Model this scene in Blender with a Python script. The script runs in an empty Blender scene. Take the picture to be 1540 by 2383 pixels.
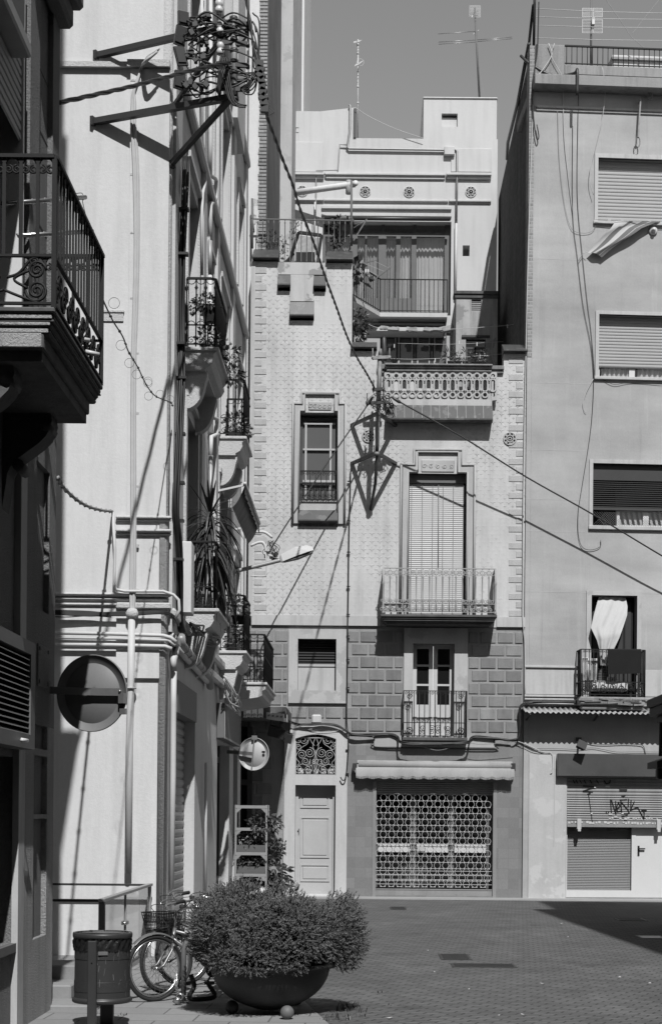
import bpy, math, random
from mathutils import Vector, Matrix
random.seed(7)
SC = bpy.context.scene
COL = SC.collection
PI = math.pi
rad = math.radians
# ---- calibrated view of the street: 1540 x 2383 picture units, principal point (850,1895)
F, CU, CV, EYE = 3700.0, 850.0, 1895.0, 1.726
ROLL = rad(0.5)
CR, SR = math.cos(ROLL), math.sin(ROLL)
DF = 32.7            # distance of the tiled house front
PH = 40.0            # distance of the penthouse front

def ray(u, v):
    du, dv = u - CU, v - CV
    return (du * CR + dv * SR) / F, -(-du * SR + dv * CR) / F
def P(u, v, Y):
    x, z = ray(u, v)
    return Vector((x * Y, Y, EYE + z * Y))
def PX(u, v, X):
    x, z = ray(u, v)
    return P(u, v, X / x)
def G(u, v, z=0.0):
    x, zz = ray(u, v)
    return P(u, v, (z - EYE) / zz)
def RC(u0, v0, u1, v1, Y):
    """picture rectangle -> x0,x1,z0,z1 on the plane at distance Y"""
    um, vm = (u0 + u1) / 2, (v0 + v1) / 2
    return ray(u0, vm)[0] * Y, ray(u1, vm)[0] * Y, EYE + ray(um, v1)[1] * Y, EYE + ray(um, v0)[1] * Y
def ZX(v, X, Y):
    """height of picture row v at a known X,Y"""
    u = CU + X / Y * F
    for _ in range(3):
        x, z = ray(u, v)
        u += (X / Y - x) * F
    return EYE + ray(u, v)[1] * Y

class MB:
    def __init__(s):
        s.v, s.f, s.m, s.s = [], [], [], []
        s.mi, s.smooth = 0, False
    def add(s, vs, fs):
        n = len(s.v)
        s.v += [tuple(p) for p in vs]
        for f in fs:
            s.f.append([i + n for i in f]); s.m.append(s.mi); s.s.append(s.smooth)
        return s
    def box(s, x0, x1, y0, y1, z0, z1):
        return s.add([(x0,y0,z0),(x1,y0,z0),(x1,y1,z0),(x0,y1,z0),(x0,y0,z1),(x1,y0,z1),(x1,y1,z1),(x0,y1,z1)],
              [(0,3,2,1),(4,5,6,7),(0,1,5,4),(1,2,6,5),(2,3,7,6),(3,0,4,7)])
    def hexa(s, p):
        return s.add(p, [(0,3,2,1),(4,5,6,7),(0,1,5,4),(1,2,6,5),(2,3,7,6),(3,0,4,7)])
    def cbox(s, c, d, rot=None):
        hx, hy, hz = d[0]/2, d[1]/2, d[2]/2
        pts = [Vector(q) for q in [(-hx,-hy,-hz),(hx,-hy,-hz),(hx,hy,-hz),(-hx,hy,-hz),(-hx,-hy,hz),(hx,-hy,hz),(hx,hy,hz),(-hx,hy,hz)]]
        c = Vector(c)
        if rot: pts = [rot @ q for q in pts]
        return s.hexa([c + q for q in pts])
    def bbox(s, x0, x1, y0, y1, z0, z1, b=.01):
        """box with chamfered edges"""
        n = len(s.v)
        X, Y, Z = (x0, x1), (y0, y1), (z0, z1)
        vs, idx = [], {}
        for i in (0,1):
            for j in (0,1):
                for k in (0,1):
                    sx, sy, sz = (b if i == 0 else -b), (b if j == 0 else -b), (b if k == 0 else -b)
                    idx[i,j,k] = len(vs)
                    vs += [(X[i], Y[j]+sy, Z[k]+sz), (X[i]+sx, Y[j], Z[k]+sz), (X[i]+sx, Y[j]+sy, Z[k])]
        q = lambda i,j,k,a: idx[i,j,k] + a
        fs = []
        for i in (0,1):
            fs.append((q(i,0,0,0),q(i,1,0,0),q(i,1,1,0),q(i,0,1,0)))
            fs.append((q(0,i,0,1),q(1,i,0,1),q(1,i,1,1),q(0,i,1,1)))
            fs.append((q(0,0,i,2),q(1,0,i,2),q(1,1,i,2),q(0,1,i,2)))
        for i in (0,1):
            for j in (0,1):
                fs.append((q(i,j,0,0),q(i,j,0,1),q(i,j,1,1),q(i,j,1,0)))
                fs.append((q(i,0,j,0),q(i,0,j,2),q(i,1,j,2),q(i,1,j,0)))
                fs.append((q(0,i,j,1),q(0,i,j,2),q(1,i,j,2),q(1,i,j,1)))
        for i in (0,1):
            for j in (0,1):
                for k in (0,1): fs.append((q(i,j,k,0),q(i,j,k,1),q(i,j,k,2)))
        return s.add(vs, fs)
    def tube(s, pts, r, n=6, closed=False, flat=None):
        pts = [Vector(p) for p in pts]
        m = len(pts)
        if m < 2: return s
        old, s.smooth = s.smooth, n > 4
        rr = r if isinstance(r, (list, tuple)) else [r] * m
        tan = []
        for i in range(m):
            a = pts[(i-1) % m] if (closed or i > 0) else pts[i]
            b = pts[(i+1) % m] if (closed or i < m-1) else pts[i]
            t = b - a
            tan.append(t.normalized() if t.length > 1e-9 else Vector((0,0,1)))
        up = Vector((0,0,1)) if abs(tan[0].z) < .9 else Vector((0,1,0))
        nv = tan[0].cross(up).normalized()
        vs = []
        for i in range(m):
            t = tan[i]
            nv = (nv - t * nv.dot(t))
            nv = nv.normalized() if nv.length > 1e-6 else t.orthogonal().normalized()
            bv = t.cross(nv)
            for k in range(n):
                a = 2*PI*k/n + (PI/4 if n == 4 else 0)
                vs.append(pts[i] + (nv*math.cos(a) + bv*math.sin(a)) * rr[i])
        fs = []
        for i in range(m if closed else m-1):
            j = (i+1) % m
            for k in range(n):
                l = (k+1) % n
                fs.append((i*n+k, i*n+l, j*n+l, j*n+k))
        if not closed:
            fs.append(tuple(range(n-1, -1, -1))); fs.append(tuple((m-1)*n + k for k in range(n)))
        s.add(vs, fs); s.smooth = old
        return s
    def bar(s, p, q, w, h=None, up=None):
        """rectangular bar from p to q"""
        p, q = Vector(p), Vector(q); h = h or w
        t = (q - p).normalized()
        u = Vector(up) if up else (Vector((0,0,1)) if abs(t.z) < .95 else Vector((0,1,0)))
        a = t.cross(u).normalized(); b = a.cross(t)
        a, b = a*w/2, b*h/2
        return s.hexa([p-a-b, p+a-b, q+a-b, q-a-b, p-a+b, p+a+b, q+a+b, q-a+b])
    def lathe(s, prof, c, n=24, rot=None):
        old, s.smooth = s.smooth, True
        c = Vector(c); vs = []
        for r, z in prof:
            for k in range(n):
                a = 2*PI*k/n
                q = Vector((r*math.cos(a), r*math.sin(a), z))
                if rot: q = rot @ q
                vs.append(c + q)
        fs = []
        for i in range(len(prof)-1):
            for k in range(n):
                l = (k+1) % n
                fs.append((i*n+k, i*n+l, (i+1)*n+l, (i+1)*n+k))
        if prof[0][0] > 1e-5: fs.append(tuple(range(n-1,-1,-1)))
        if prof[-1][0] > 1e-5: fs.append(tuple((len(prof)-1)*n + k for k in range(n)))
        s.add(vs, fs); s.smooth = old
        return s
    def prism(s, poly, o, ax, ay, depth):
        """extrude 2d poly; o origin, ax,ay axes, depth vector"""
        o, ax, ay, d = Vector(o), Vector(ax), Vector(ay), Vector(depth)
        n = len(poly)
        a = [o + ax*p[0] + ay*p[1] for p in poly]
        vs = a + [q + d for q in a]
        fs = [tuple(range(n)), tuple(range(2*n-1, n-1, -1))]
        for i in range(n):
            j = (i+1) % n
            fs.append((i, i+n, j+n, j))
        return s.add(vs, fs)
    def holed(s, x0, x1, z0, z1, holes, y, t, to=None, cutouts=()):
        """wall slab in the xz plane from depth y to y+t with rectangular openings and reveals"""
        to = to or (lambda x, yy, z: (x, yy, z))
        allh = list(holes) + list(cutouts)
        xs = sorted(set([x0, x1] + [min(max(a, x0), x1) for h in allh for a in h[:2]]))
        zs = sorted(set([z0, z1] + [min(max(a, z0), z1) for h in allh for a in h[2:4]]))
        nx, nz = len(xs), len(zs)
        solid = {}
        for i in range(nx-1):
            for k in range(nz-1):
                cx, cz = (xs[i]+xs[i+1])/2, (zs[k]+zs[k+1])/2
                solid[i,k] = not any(h[0] < cx < h[1] and h[2] < cz < h[3] for h in allh)
        vs = [to(x, y, z) for x in xs for z in zs] + [to(x, y+t, z) for x in xs for z in zs]
        N = nx*nz
        I = lambda i, k, b=0: b*N + i*nz + k
        fs = []
        for (i,k), so in solid.items():
            if not so: continue
            fs.append((I(i,k),I(i+1,k),I(i+1,k+1),I(i,k+1)))
            fs.append((I(i,k,1),I(i,k+1,1),I(i+1,k+1,1),I(i+1,k,1)))
            if not solid.get((i-1,k), False): fs.append((I(i,k),I(i,k+1),I(i,k+1,1),I(i,k,1)))
            if not solid.get((i+1,k), False): fs.append((I(i+1,k),I(i+1,k,1),I(i+1,k+1,1),I(i+1,k+1)))
            if not solid.get((i,k-1), False): fs.append((I(i,k),I(i,k,1),I(i+1,k,1),I(i+1,k)))
            if not solid.get((i,k+1), False): fs.append((I(i,k+1),I(i+1,k+1),I(i+1,k+1,1),I(i,k+1,1)))
        return s.add(vs, fs)
    def map(s, fn, start=0):
        for i in range(start, len(s.v)): s.v[i] = tuple(fn(Vector(s.v[i])))
        return s

OFF = {}
def build(mb, name, mats, parent=None, origin=None):
    """link the collected shape as one mesh object; coordinates in mb are world unless parent frame is local"""
    off = OFF.get(parent.name, Vector((0,0,0))) if parent else Vector(origin or (0,0,0))
    me = bpy.data.meshes.new(name)
    me.from_pydata([tuple(Vector(p) - off) for p in mb.v], [], mb.f)
    for m in (mats if isinstance(mats, (list, tuple)) else [mats]): me.materials.append(m)
    if mb.f:
        me.polygons.foreach_set('material_index', mb.m)
        me.polygons.foreach_set('use_smooth', mb.s)
    me.update()
    o = bpy.data.objects.new(name, me)
    COL.objects.link(o)
    if parent: o.parent = parent
    else: o.location = off
    OFF[o.name] = off
    return o
def thing(name, label, cat, loc=(0,0,0), group=None, rz=0.0, local=False):
    o = bpy.data.objects.new(name, None); COL.objects.link(o)
    o.empty_display_size = .2
    o.location = loc; o.rotation_euler = (0,0,rz)
    o['label'] = label; o['category'] = cat
    if group: o['group'] = group
    OFF[o.name] = Vector((0,0,0)) if local else Vector(loc)
    return o
def solo(mb, name, mats, label, cat, group=None, origin=None):
    if origin is None:
        n = len(mb.v)
        origin = (sum(p[0] for p in mb.v)/n, sum(p[1] for p in mb.v)/n, min(p[2] for p in mb.v))
    o = build(mb, name, mats, None, origin)
    o['label'] = label; o['category'] = cat
    if group: o['group'] = group
    return o
def struct(mb, name, mats):
    o = build(mb, name, mats); o['kind'] = 'structure'
    return o
def copy_thing(root, loc, rz=None, label=None):
    def cp(o, parent):
        c = o.copy(); COL.objects.link(c)
        if parent: c.parent = parent
        for ch in list(o.children): cp(ch, c)
        return c
    r = cp(root, None)
    r.location = loc
    if rz is not None: r.rotation_euler = (0,0,rz)
    if label: r['label'] = label
    return r

# ---- curves
def spiral(c, ax, ay, r0, r1, turns, a0=0.0, n=None):
    n = n or max(8, int(abs(turns)*14))
    c, ax, ay = Vector(c), Vector(ax), Vector(ay)
    out = []
    for i in range(n+1):
        t = i/n; a = a0 + turns*2*PI*t; r = r0 + (r1-r0)*t
        out.append(c + ax*(r*math.cos(a)) + ay*(r*math.sin(a)))
    return out
def arc(c, ax, ay, r, a0, a1, n=10):
    c, ax, ay = Vector(c), Vector(ax), Vector(ay)
    return [c + ax*(r*math.cos(a0+(a1-a0)*i/n)) + ay*(r*math.sin(a0+(a1-a0)*i/n)) for i in range(n+1)]
def smooth(pts, k=6):
    """Catmull-Rom through the points"""
    pts = [Vector(p) for p in pts]
    q = [pts[0]*2-pts[1]] + pts + [pts[-1]*2-pts[-2]]
    out = []
    for i in range(1, len(q)-2):
        for j in range(k):
            t = j/k
            out.append(.5*((2*q[i]) + (q[i+1]-q[i-1])*t + (2*q[i-1]-5*q[i]+4*q[i+1]-q[i+2])*t*t + (3*q[i]-q[i-1]-3*q[i+1]+q[i+2])*t**3))
    out.append(pts[-1])
    return out
def sag(a, b, d, n=16):
    a, b = Vector(a), Vector(b)
    return [a.lerp(b, i/n) - Vector((0,0,d*4*(i/n)*(1-i/n))) for i in range(n+1)]
def twist(mb, pts, r, n=2, pitch=.35, rr=None):
    """twisted bundle of n strands along pts"""
    pts = [Vector(p) for p in pts]
    fine, d, acc = [], [], 0
    for a, b in zip(pts, pts[1:]):
        L = (b-a).length; k = max(2, int(L/(pitch/7)))
        for i in range(k):
            fine.append(a.lerp(b, i/k)); d.append(acc + L*i/k)
        acc += L
    fine.append(pts[-1]); d.append(acc)
    for s_ in range(n):
        out = []
        for i, p in enumerate(fine):
            t = (fine[min(i+1,len(fine)-1)] - fine[max(i-1,0)]).normalized()
            u = t.orthogonal().normalized() if abs(t.z) > .98 else t.cross(Vector((0,0,1))).normalized()
            w = t.cross(u)
            a = 2*PI*(d[i]/pitch + s_/n)
            out.append(p + (u*math.cos(a) + w*math.sin(a))*r*.85)
        mb.tube(out, rr or r, 5)

# ---- materials
KA = .74     # overall level of the surface greys
def new_mat(name):
    m = bpy.data.materials.new(name); m.use_nodes = True
    nt = m.node_tree
    return m, nt, nt.nodes['Principled BSDF']
def N(nt, typ, **kw):
    n = nt.nodes.new(typ)
    for k, v in kw.items():
        if k in n.inputs: n.inputs[k].default_value = v
        else: setattr(n, k, v)
    return n
def math_(nt, op, a, b=None, c=None):
    n = nt.nodes.new('ShaderNodeMath'); n.operation = op
    for i, x in enumerate((a, b, c)):
        if x is None: continue
        if isinstance(x, (int, float)): n.inputs[i].default_value = x
        else: nt.links.new(x, n.inputs[i])
    return n.outputs[0]
def noise(nt, vec, scale, detail=4, rough=.6):
    n = N(nt, 'ShaderNodeTexNoise'); n.inputs['Scale'].default_value = scale
    n.inputs['Detail'].default_value = detail; n.inputs['Roughness'].default_value = rough
    nt.links.new(vec, n.inputs['Vector'])
    return n.outputs['Fac']
def vscale(nt, vec, s):
    n = nt.nodes.new('ShaderNodeVectorMath'); n.operation = 'MULTIPLY'
    n.inputs[1].default_value = s; nt.links.new(vec, n.inputs[0])
    return n.outputs[0]
def maprange(nt, x, a, b, c, d, smooth=True):
    n = nt.nodes.new('ShaderNodeMapRange'); n.clamp = True
    if smooth: n.interpolation_type = 'SMOOTHSTEP'
    nt.links.new(x, n.inputs[0])
    for i, q in enumerate((a,b,c,d)): n.inputs[i+1].default_value = q
    return n.outputs[0]
def setgrey(nt, bs, val):
    c = nt.nodes.new('ShaderNodeCombineColor')
    for i in range(3): nt.links.new(val, c.inputs[i])
    nt.links.new(c.outputs[0], bs.inputs['Base Color'])
def bump(nt, bs, h, strength, dist=.02, prev=None):
    b = nt.nodes.new('ShaderNodeBump'); b.inputs['Strength'].default_value = strength
    b.inputs['Distance'].default_value = dist
    nt.links.new(h, b.inputs['Height'])
    if prev: nt.links.new(prev, b.inputs['Normal'])
    nt.links.new(b.outputs[0], bs.inputs['Normal'])
    return b.outputs[0]
def pos(nt): return N(nt, 'ShaderNodeNewGeometry').outputs['Position']
def mat(name, val, rough=.85, var=.1, scale=1.5, bmp=.0, bscale=40, streak=0.0, patch=0.0, patchval=None, metal=0, spec=.3, fine=.04, dist=.01):
    m, nt, bs = new_mat(name)
    p = pos(nt)
    v = math_(nt, 'MULTIPLY_ADD', math_(nt, 'SUBTRACT', noise(nt, p, scale, 6), .5), 2*var*2, 1.0)
    if fine:
        v = math_(nt, 'MULTIPLY', v, math_(nt, 'MULTIPLY_ADD', math_(nt, 'SUBTRACT', noise(nt, p, scale*14+8, 3), .5), 4*fine, 1.0))
    if streak:
        s = noise(nt, vscale(nt, p, (4.0, 4.0, .35)), 1.6, 5, .65)
        v = math_(nt, 'MULTIPLY', v, maprange(nt, s, .42, .72, 1.0, 1.0-streak))
    v = math_(nt, 'MULTIPLY', v, val*KA)
    if patch:
        q = maprange(nt, noise(nt, p, scale*1.7, 7, .62), .62-.2*patch, .66-.2*patch, 0, 1)
        mx = math_(nt, 'MULTIPLY_ADD', q, 0.0, 0.0)
        a = math_(nt, 'MULTIPLY', v, math_(nt, 'SUBTRACT', 1.0, q))
        v = math_(nt, 'MULTIPLY_ADD', q, (patchval if patchval is not None else val*.75)*KA, a)
    setgrey(nt, bs, v)
    bs.inputs['Roughness'].default_value = rough
    bs.inputs['Metallic'].default_value = metal
    bs.inputs['Specular IOR Level'].default_value = spec
    if bmp: bump(nt, bs, noise(nt, p, bscale, 5, .7), bmp, dist)
    return m
M = {}
def m_render(name, val):
    """old painted render: broad mottling, level bands, pale smears and rain streaks"""
    m, nt, bs = new_mat(name); p = pos(nt)
    a = math_(nt, 'MULTIPLY_ADD', math_(nt, 'SUBTRACT', noise(nt, p, .55, 8, .62), .5), .85, 1.0)
    b = math_(nt, 'MULTIPLY_ADD', math_(nt, 'SUBTRACT', noise(nt, vscale(nt, p, (.5, .5, 2.6)), .8, 6, .6), .5), .5, 1.0)
    s = maprange(nt, noise(nt, vscale(nt, p, (7.0, 7.0, .45)), 1.0, 6, .66), .56, .76, 1.0, 1.13)
    d = maprange(nt, noise(nt, vscale(nt, p, (5.0, 5.0, .22)), 1.1, 6, .66), .56, .8, 1.0, .80)
    f = math_(nt, 'MULTIPLY_ADD', math_(nt, 'SUBTRACT', noise(nt, p, 26, 4), .5), .16, 1.0)
    v = math_(nt, 'MULTIPLY', math_(nt, 'MULTIPLY', a, b), math_(nt, 'MULTIPLY', math_(nt, 'MULTIPLY', s, d), f))
    setgrey(nt, bs, math_(nt, 'MULTIPLY', v, val*KA)); bs.inputs['Roughness'].default_value = .92
    bump(nt, bs, noise(nt, p, 28, 5, .7), .3, .01)
    return m
M['white'] = mat('white_plaster', .76, .9, .05, 1.1, .3, 30, .10, fine=.035)
M['white2'] = mat('white_limewash', .68, .9, .05, .5, .2, 18, .10, fine=.02)
M['white_rough'] = mat('white_rough_plaster', .66, .95, .05, 1.2, .8, 45, .05, dist=.02)
M['plaster'] = m_render('grey_plaster', .455)
M['plaster_band'] = mat('pale_plaster_band', .58, .9, .08, .9, .2, 30, .18)
M['cream'] = mat('cream_stucco', .56, .9, .08, 1.2, .3, 30, .12, patch=.35, patchval=.46)
M['doorbay'] = mat('doorway_plaster', .62, .9, .05, .8, .2, 25, .10)
M['pier'] = mat('old_pier_plaster', .56, .92, .10, 1.1, .3, 30, .08, patch=.4, patchval=.62)
M['surround'] = mat('stone_surround', .52, .9, .07, 2., .2, 30, .12)
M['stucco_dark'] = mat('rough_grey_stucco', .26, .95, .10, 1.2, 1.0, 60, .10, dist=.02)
M['stucco_grit_lit'] = mat('sunlit_gritty_stucco', .66, .95, .14, 2., 1.0, 55, .22, dist=.07)  # pale tone carries the sunlight on the lower corner pilaster
M['concrete'] = mat('weathered_concrete', .36, .92, .16, 1.2, .5, 30, .30)
M['stone'] = mat('balcony_stone', .54, .9, .12, 2., .4, 40, .2)
M['soot_shade_stone'] = mat('sooty_shaded_stone', .13, .92, .25, 3., .5, 30, .3)  # soot, plus painted shade on the near balcony's side and underside
M['clay'] = mat('dark_glazed_clay_tile', .075, .45, .18, 3., .15, 20, .1, patch=.3, patchval=.11, spec=.5)
M['iron'] = mat('black_wrought_iron', .018, .6, .2, 8, .1, 60, spec=.25)
M['iron_grey'] = mat('grey_painted_iron', .16, .6, .2, 6, spec=.4)
M['iron_white'] = mat('white_painted_iron', .42, .6, .12, 6, spec=.4)
M['cast_iron'] = mat('silver_painted_iron', .40, .55, .15, 7, spec=.4)
M['rust'] = mat('rusty_steel_tube', .30, .6, .35, 9, .2, 40, .35, metal=.3)
M['galv'] = mat('galvanised_steel', .42, .4, .12, 8, metal=.7, spec=.5)
M['chrome'] = mat('bright_metal', .62, .25, .08, 8, metal=.9, spec=.5)
M['cable'] = mat('black_cable', .02, .5, .15, 10, spec=.5)
M['cable_grey'] = mat('grey_cable', .28, .6, .15, 10)
M['cable_white'] = mat('white_painted_cable', .60, .7, .08, 8)
M['pipe_white'] = mat('white_painted_pipe', .66, .6, .05, 4, spec=.4)
M['pipe_metal'] = mat('zinc_pipe', .40, .5, .12, 4, metal=.3, spec=.5)
M['paint_dark'] = mat('dark_painted_metal', .045, .45, .12, 5, spec=.5)
M['bin'] = mat('bin_grey_paint', .045, .42, .10, 6, spec=.5)
M['bag'] = mat('black_bin_bag', .02, .3, .2, 20, .6, 30, spec=.6)
M['bowl'] = mat('dark_cast_planter', .028, .55, .15, 4, .25, 60, spec=.45)
M['sign_back'] = mat('sign_back_grey', .21, .5, .05, 3, spec=.4)
M['sign_light'] = mat('sign_back_pale', .52, .5, .04, 3, spec=.4)
M['black'] = mat('black_void', .006, .9, .0, 3, fine=0)
M['dark'] = mat('dark_interior', .02, .8, .1, 3)
M['brown'] = mat('brown_varnish_wood', .06, .55, .15, 5, spec=.4)
M['wood_grey'] = mat('grey_painted_wood', .16, .6, .08, 5, spec=.35)
M['wood_pale'] = mat('pale_painted_wood', .52, .6, .06, 4, spec=.35)
M['wood_white'] = mat('white_painted_wood', .62, .6, .05, 4, spec=.35)
M['shutter'] = mat('grey_roller_slats', .40, .5, .05, 2, spec=.4)
M['shutter_dark'] = mat('dark_roller_slats', .05, .5, .1, 3, spec=.4)
M['blind'] = mat('pale_blind_slats', .62, .65, .04, 2)
M['blind_grey'] = mat('grey_venetian_slats', .40, .5, .04, 2, spec=.4)
M['fascia'] = mat('dark_sign_fascia', .10, .35, .3, .7, spec=.55)
M['metal_blind'] = mat('roller_door_steel', .36, .5, .10, 2, .1, 40, .15, metal=.25)
M['grille'] = mat('grille_steel', .62, .5, .08, 6, metal=.0, spec=.5)
M['alu'] = mat('white_aluminium', .72, .45, .03, 3, spec=.4)
M['canvas'] = mat('awning_canvas', .40, .9, .10, 2.5, .2, 90, .12)
M['canvas_dark'] = mat('shade_canvas', .22, .9, .18, 3, .6, 30, .2)
M['cloth_white'] = mat('white_cloth', .58, .95, .04, 3)
M['cloth_dark'] = mat('dark_towel', .016, .95, .1, 6, .3, 200)
M['curtain'] = mat('pale_curtain', .66, .95, .06, 4)
M['sheer'] = mat('grey_sheer_curtain', .40, .95, .08, 4)
M['leaf'] = mat('garden_leaf', .075, .5, .35, 9, spec=.45)
M['leaf_dark'] = mat('dark_strap_leaf', .06, .45, .3, 7, spec=.45)
M['flower'] = mat('pale_flower', .5, .8, .1, 9)
M['terracotta'] = mat('terracotta_pot', .17, .8, .15, 6, .1, 50)
M['soil'] = mat('dark_soil', .02, .95, .3, 10)
M['tyre'] = mat('bicycle_tyre', .03, .7, .1, 20)
M['bike_grey'] = mat('bicycle_grey_paint', .22, .35, .05, 5, metal=.4, spec=.5)
M['bike_black'] = mat('bicycle_black_paint', .02, .35, .05, 5, spec=.5)
M['plastic_white'] = mat('white_plastic', .70, .4, .03, 4, spec=.5)
M['kiosk'] = mat('kiosk_dark_paint', .045, .6, .1, 3, spec=.25)
M['paint_spray'] = mat('black_spray_paint', .012, .6, .3, 20)
M['sticker'] = mat('torn_sticker_paper', .62, .8, .12, 30)
M['slab_x'] = None
M['slab'] = mat('stone_paving_slab', .30, .85, .12, 1.4, .3, 30, .0)
M['tar'] = mat('tarred_wall', .19, .8, .3, 1.2, .6, 14, .45)
M['cap_stone'] = mat('weathered_coping_stone', .30, .9, .3, 4., .5, 30, .4)

def m_startile():
    """relief wall tiles: pointed stars and dots on a glazed ground"""
    m, nt, bs = new_mat('relief_star_tile')
    p = pos(nt)
    sx = N(nt, 'ShaderNodeSeparateXYZ'); nt.links.new(p, sx.inputs[0])
    T = .165
    x = math_(nt, 'DIVIDE', sx.outputs[0], T); z = math_(nt, 'DIVIDE', sx.outputs[2], T)
    def star(ox, oz, size):
        fx = math_(nt, 'ABSOLUTE', math_(nt, 'SUBTRACT', math_(nt, 'FRACT', math_(nt, 'ADD', x, ox)), .5))
        fz = math_(nt, 'ABSOLUTE', math_(nt, 'SUBTRACT', math_(nt, 'FRACT', math_(nt, 'ADD', z, oz)), .5))
        d = math_(nt, 'ADD', math_(nt, 'SQRT', fx), math_(nt, 'SQRT', fz))
        return maprange(nt, d, size-.06, size+.02, 1, 0)
    a = star(.0, .0, .66); b = star(.5, .5, .50)
    # every third column a larger cross
    x3 = math_(nt, 'DIVIDE', sx.outputs[0], T*3); z3 = math_(nt, 'DIVIDE', sx.outputs[2], T*2)
    fx = math_(nt, 'ABSOLUTE', math_(nt, 'SUBTRACT', math_(nt, 'FRACT', x3), .5))
    fz = math_(nt, 'ABSOLUTE', math_(nt, 'SUBTRACT', math_(nt, 'FRACT', z3), .5))
    c = maprange(nt, math_(nt, 'ADD', math_(nt, 'SQRT', math_(nt,'MULTIPLY',fx,1.5)), math_(nt, 'SQRT', fz)), .60, .68, 1, 0)
    s = math_(nt, 'MAXIMUM', math_(nt, 'MAXIMUM', a, b), math_(nt, 'MULTIPLY', c, .25))
    wear = maprange(nt, noise(nt, p, .75, 6, .6), .40, .66, .05, 1)
    wide = math_(nt, 'MULTIPLY_ADD', math_(nt, 'SUBTRACT', noise(nt, p, .45, 6, .62), .5), .75, 1.0)
    st = maprange(nt, noise(nt, vscale(nt, p, (3.5, 3.5, .3)), 1.3, 6, .65), .4, .7, 1.0, .84)
    fine = math_(nt, 'MULTIPLY_ADD', math_(nt, 'SUBTRACT', noise(nt, p, 22, 3), .5), .14, 1.0)
    v = math_(nt, 'MULTIPLY', math_(nt, 'MULTIPLY', math_(nt, 'MULTIPLY', wide, st), fine), .63*KA)
    v = math_(nt, 'MULTIPLY', v, math_(nt, 'SUBTRACT', 1.0, math_(nt, 'MULTIPLY', math_(nt, 'MULTIPLY', s, wear), .15)))
    setgrey(nt, bs, v)
    bs.inputs['Roughness'].default_value = .7
    bump(nt, bs, math_(nt, 'MULTIPLY', s, wear), .8, .02)
    return m
M['star'] = m_startile()

def m_brick(name, val, mortar, bw, bh, ms, axis, var=.2, bmp=.5, rough=.85, rot=0.0, offset=.5, spec=.3, big=.12, streak=0, stain=0):
    m, nt, bs = new_mat(name)
    p = pos(nt)
    sx = N(nt, 'ShaderNodeSeparateXYZ'); nt.links.new(p, sx.inputs[0])
    cx = N(nt, 'ShaderNodeCombineXYZ')
    a, b = {'xz': (0,2), 'yz': (1,2), 'xy': (0,1)}[axis]
    nt.links.new(sx.outputs[a], cx.inputs[0]); nt.links.new(sx.outputs[b], cx.inputs[1])
    mp = N(nt, 'ShaderNodeMapping'); nt.links.new(cx.outputs[0], mp.inputs[0])
    mp.inputs['Rotation'].default_value[2] = rot
    br = N(nt, 'ShaderNodeTexBrick'); nt.links.new(mp.outputs[0], br.inputs[0])
    br.offset = offset
    br.inputs['Scale'].default_value = 1.0
    br.inputs['Brick Width'].default_value = bw; br.inputs['Row Height'].default_value = bh
    br.inputs['Mortar Size'].default_value = ms; br.inputs['Mortar Smooth'].default_value = .3
    br.inputs['Bias'].default_value = 0
    for k, q in (('Color1', 1-var), ('Color2', 1+var)): br.inputs[k].default_value = (q/2, q/2, q/2, 1)
    br.inputs['Mortar'].default_value = (.5*mortar/val,)*3 + (1,)
    g = N(nt, 'ShaderNodeRGBToBW'); nt.links.new(br.outputs['Color'], g.inputs[0])
    v = math_(nt, 'MULTIPLY', g.outputs[0], 2*val*KA)
    v = math_(nt, 'MULTIPLY', v, math_(nt, 'MULTIPLY_ADD', math_(nt, 'SUBTRACT', noise(nt, p, .5, 6, .6), .5), 4*big, 1.0))
    v = math_(nt, 'MULTIPLY', v, math_(nt, 'MULTIPLY_ADD', math_(nt, 'SUBTRACT', noise(nt, p, 30, 3), .5), .3, 1.0))
    if streak:
        v = math_(nt, 'MULTIPLY', v, maprange(nt, noise(nt, vscale(nt, p, (3.5,3.5,.3)), 1.5, 5, .65), .42, .7, 1, 1-streak))
    if stain:
        v = math_(nt, 'MULTIPLY', v, maprange(nt, noise(nt, p, 1.1, 8, .7), .52, .70, 1.0, 1-stain))
        v = math_(nt, 'MULTIPLY', v, maprange(nt, noise(nt, p, 9.0, 3, .6), .70, .74, 1.0, 1-stain*1.2))
        v = math_(nt, 'MULTIPLY', v, maprange(nt, noise(nt, vscale(nt, p, (1.6, .35, 1)), .9, 6, .6), .5, .72, 1.0, 1.22))
    setgrey(nt, bs, v)
    bs.inputs['Roughness'].default_value = rough
    bs.inputs['Specular IOR Level'].default_value = spec
    h = math_(nt, 'SUBTRACT', 1.0, br.outputs['Fac'])
    h = math_(nt, 'MULTIPLY_ADD', noise(nt, p, 60, 3), .25, h)
    bump(nt, bs, h, bmp, .01)
    return m
M['paver'] = m_brick('red_grey_paving_brick', .142, .045, .21, .105, .009, 'xy', .15, .6, .8, rot=rad(24), big=.16, stain=.3)
M['kerb'] = mat('pale_kerb_stone', .42, .85, .08, 1.5, .2, 40)
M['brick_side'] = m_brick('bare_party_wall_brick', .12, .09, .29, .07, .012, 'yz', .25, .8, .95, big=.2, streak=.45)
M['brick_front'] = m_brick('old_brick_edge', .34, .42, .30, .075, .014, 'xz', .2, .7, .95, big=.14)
M['shop_tile'] = m_brick('glazed_shop_tile', .25, .22, .21, .21, .004, 'xz', .11, .15, .45, offset=0, spec=.5, big=.05)
M['render_lo'] = mat('rusticated_render', .37, .92, .12, 1.0, .6, 60, .18, dist=.015)
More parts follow.
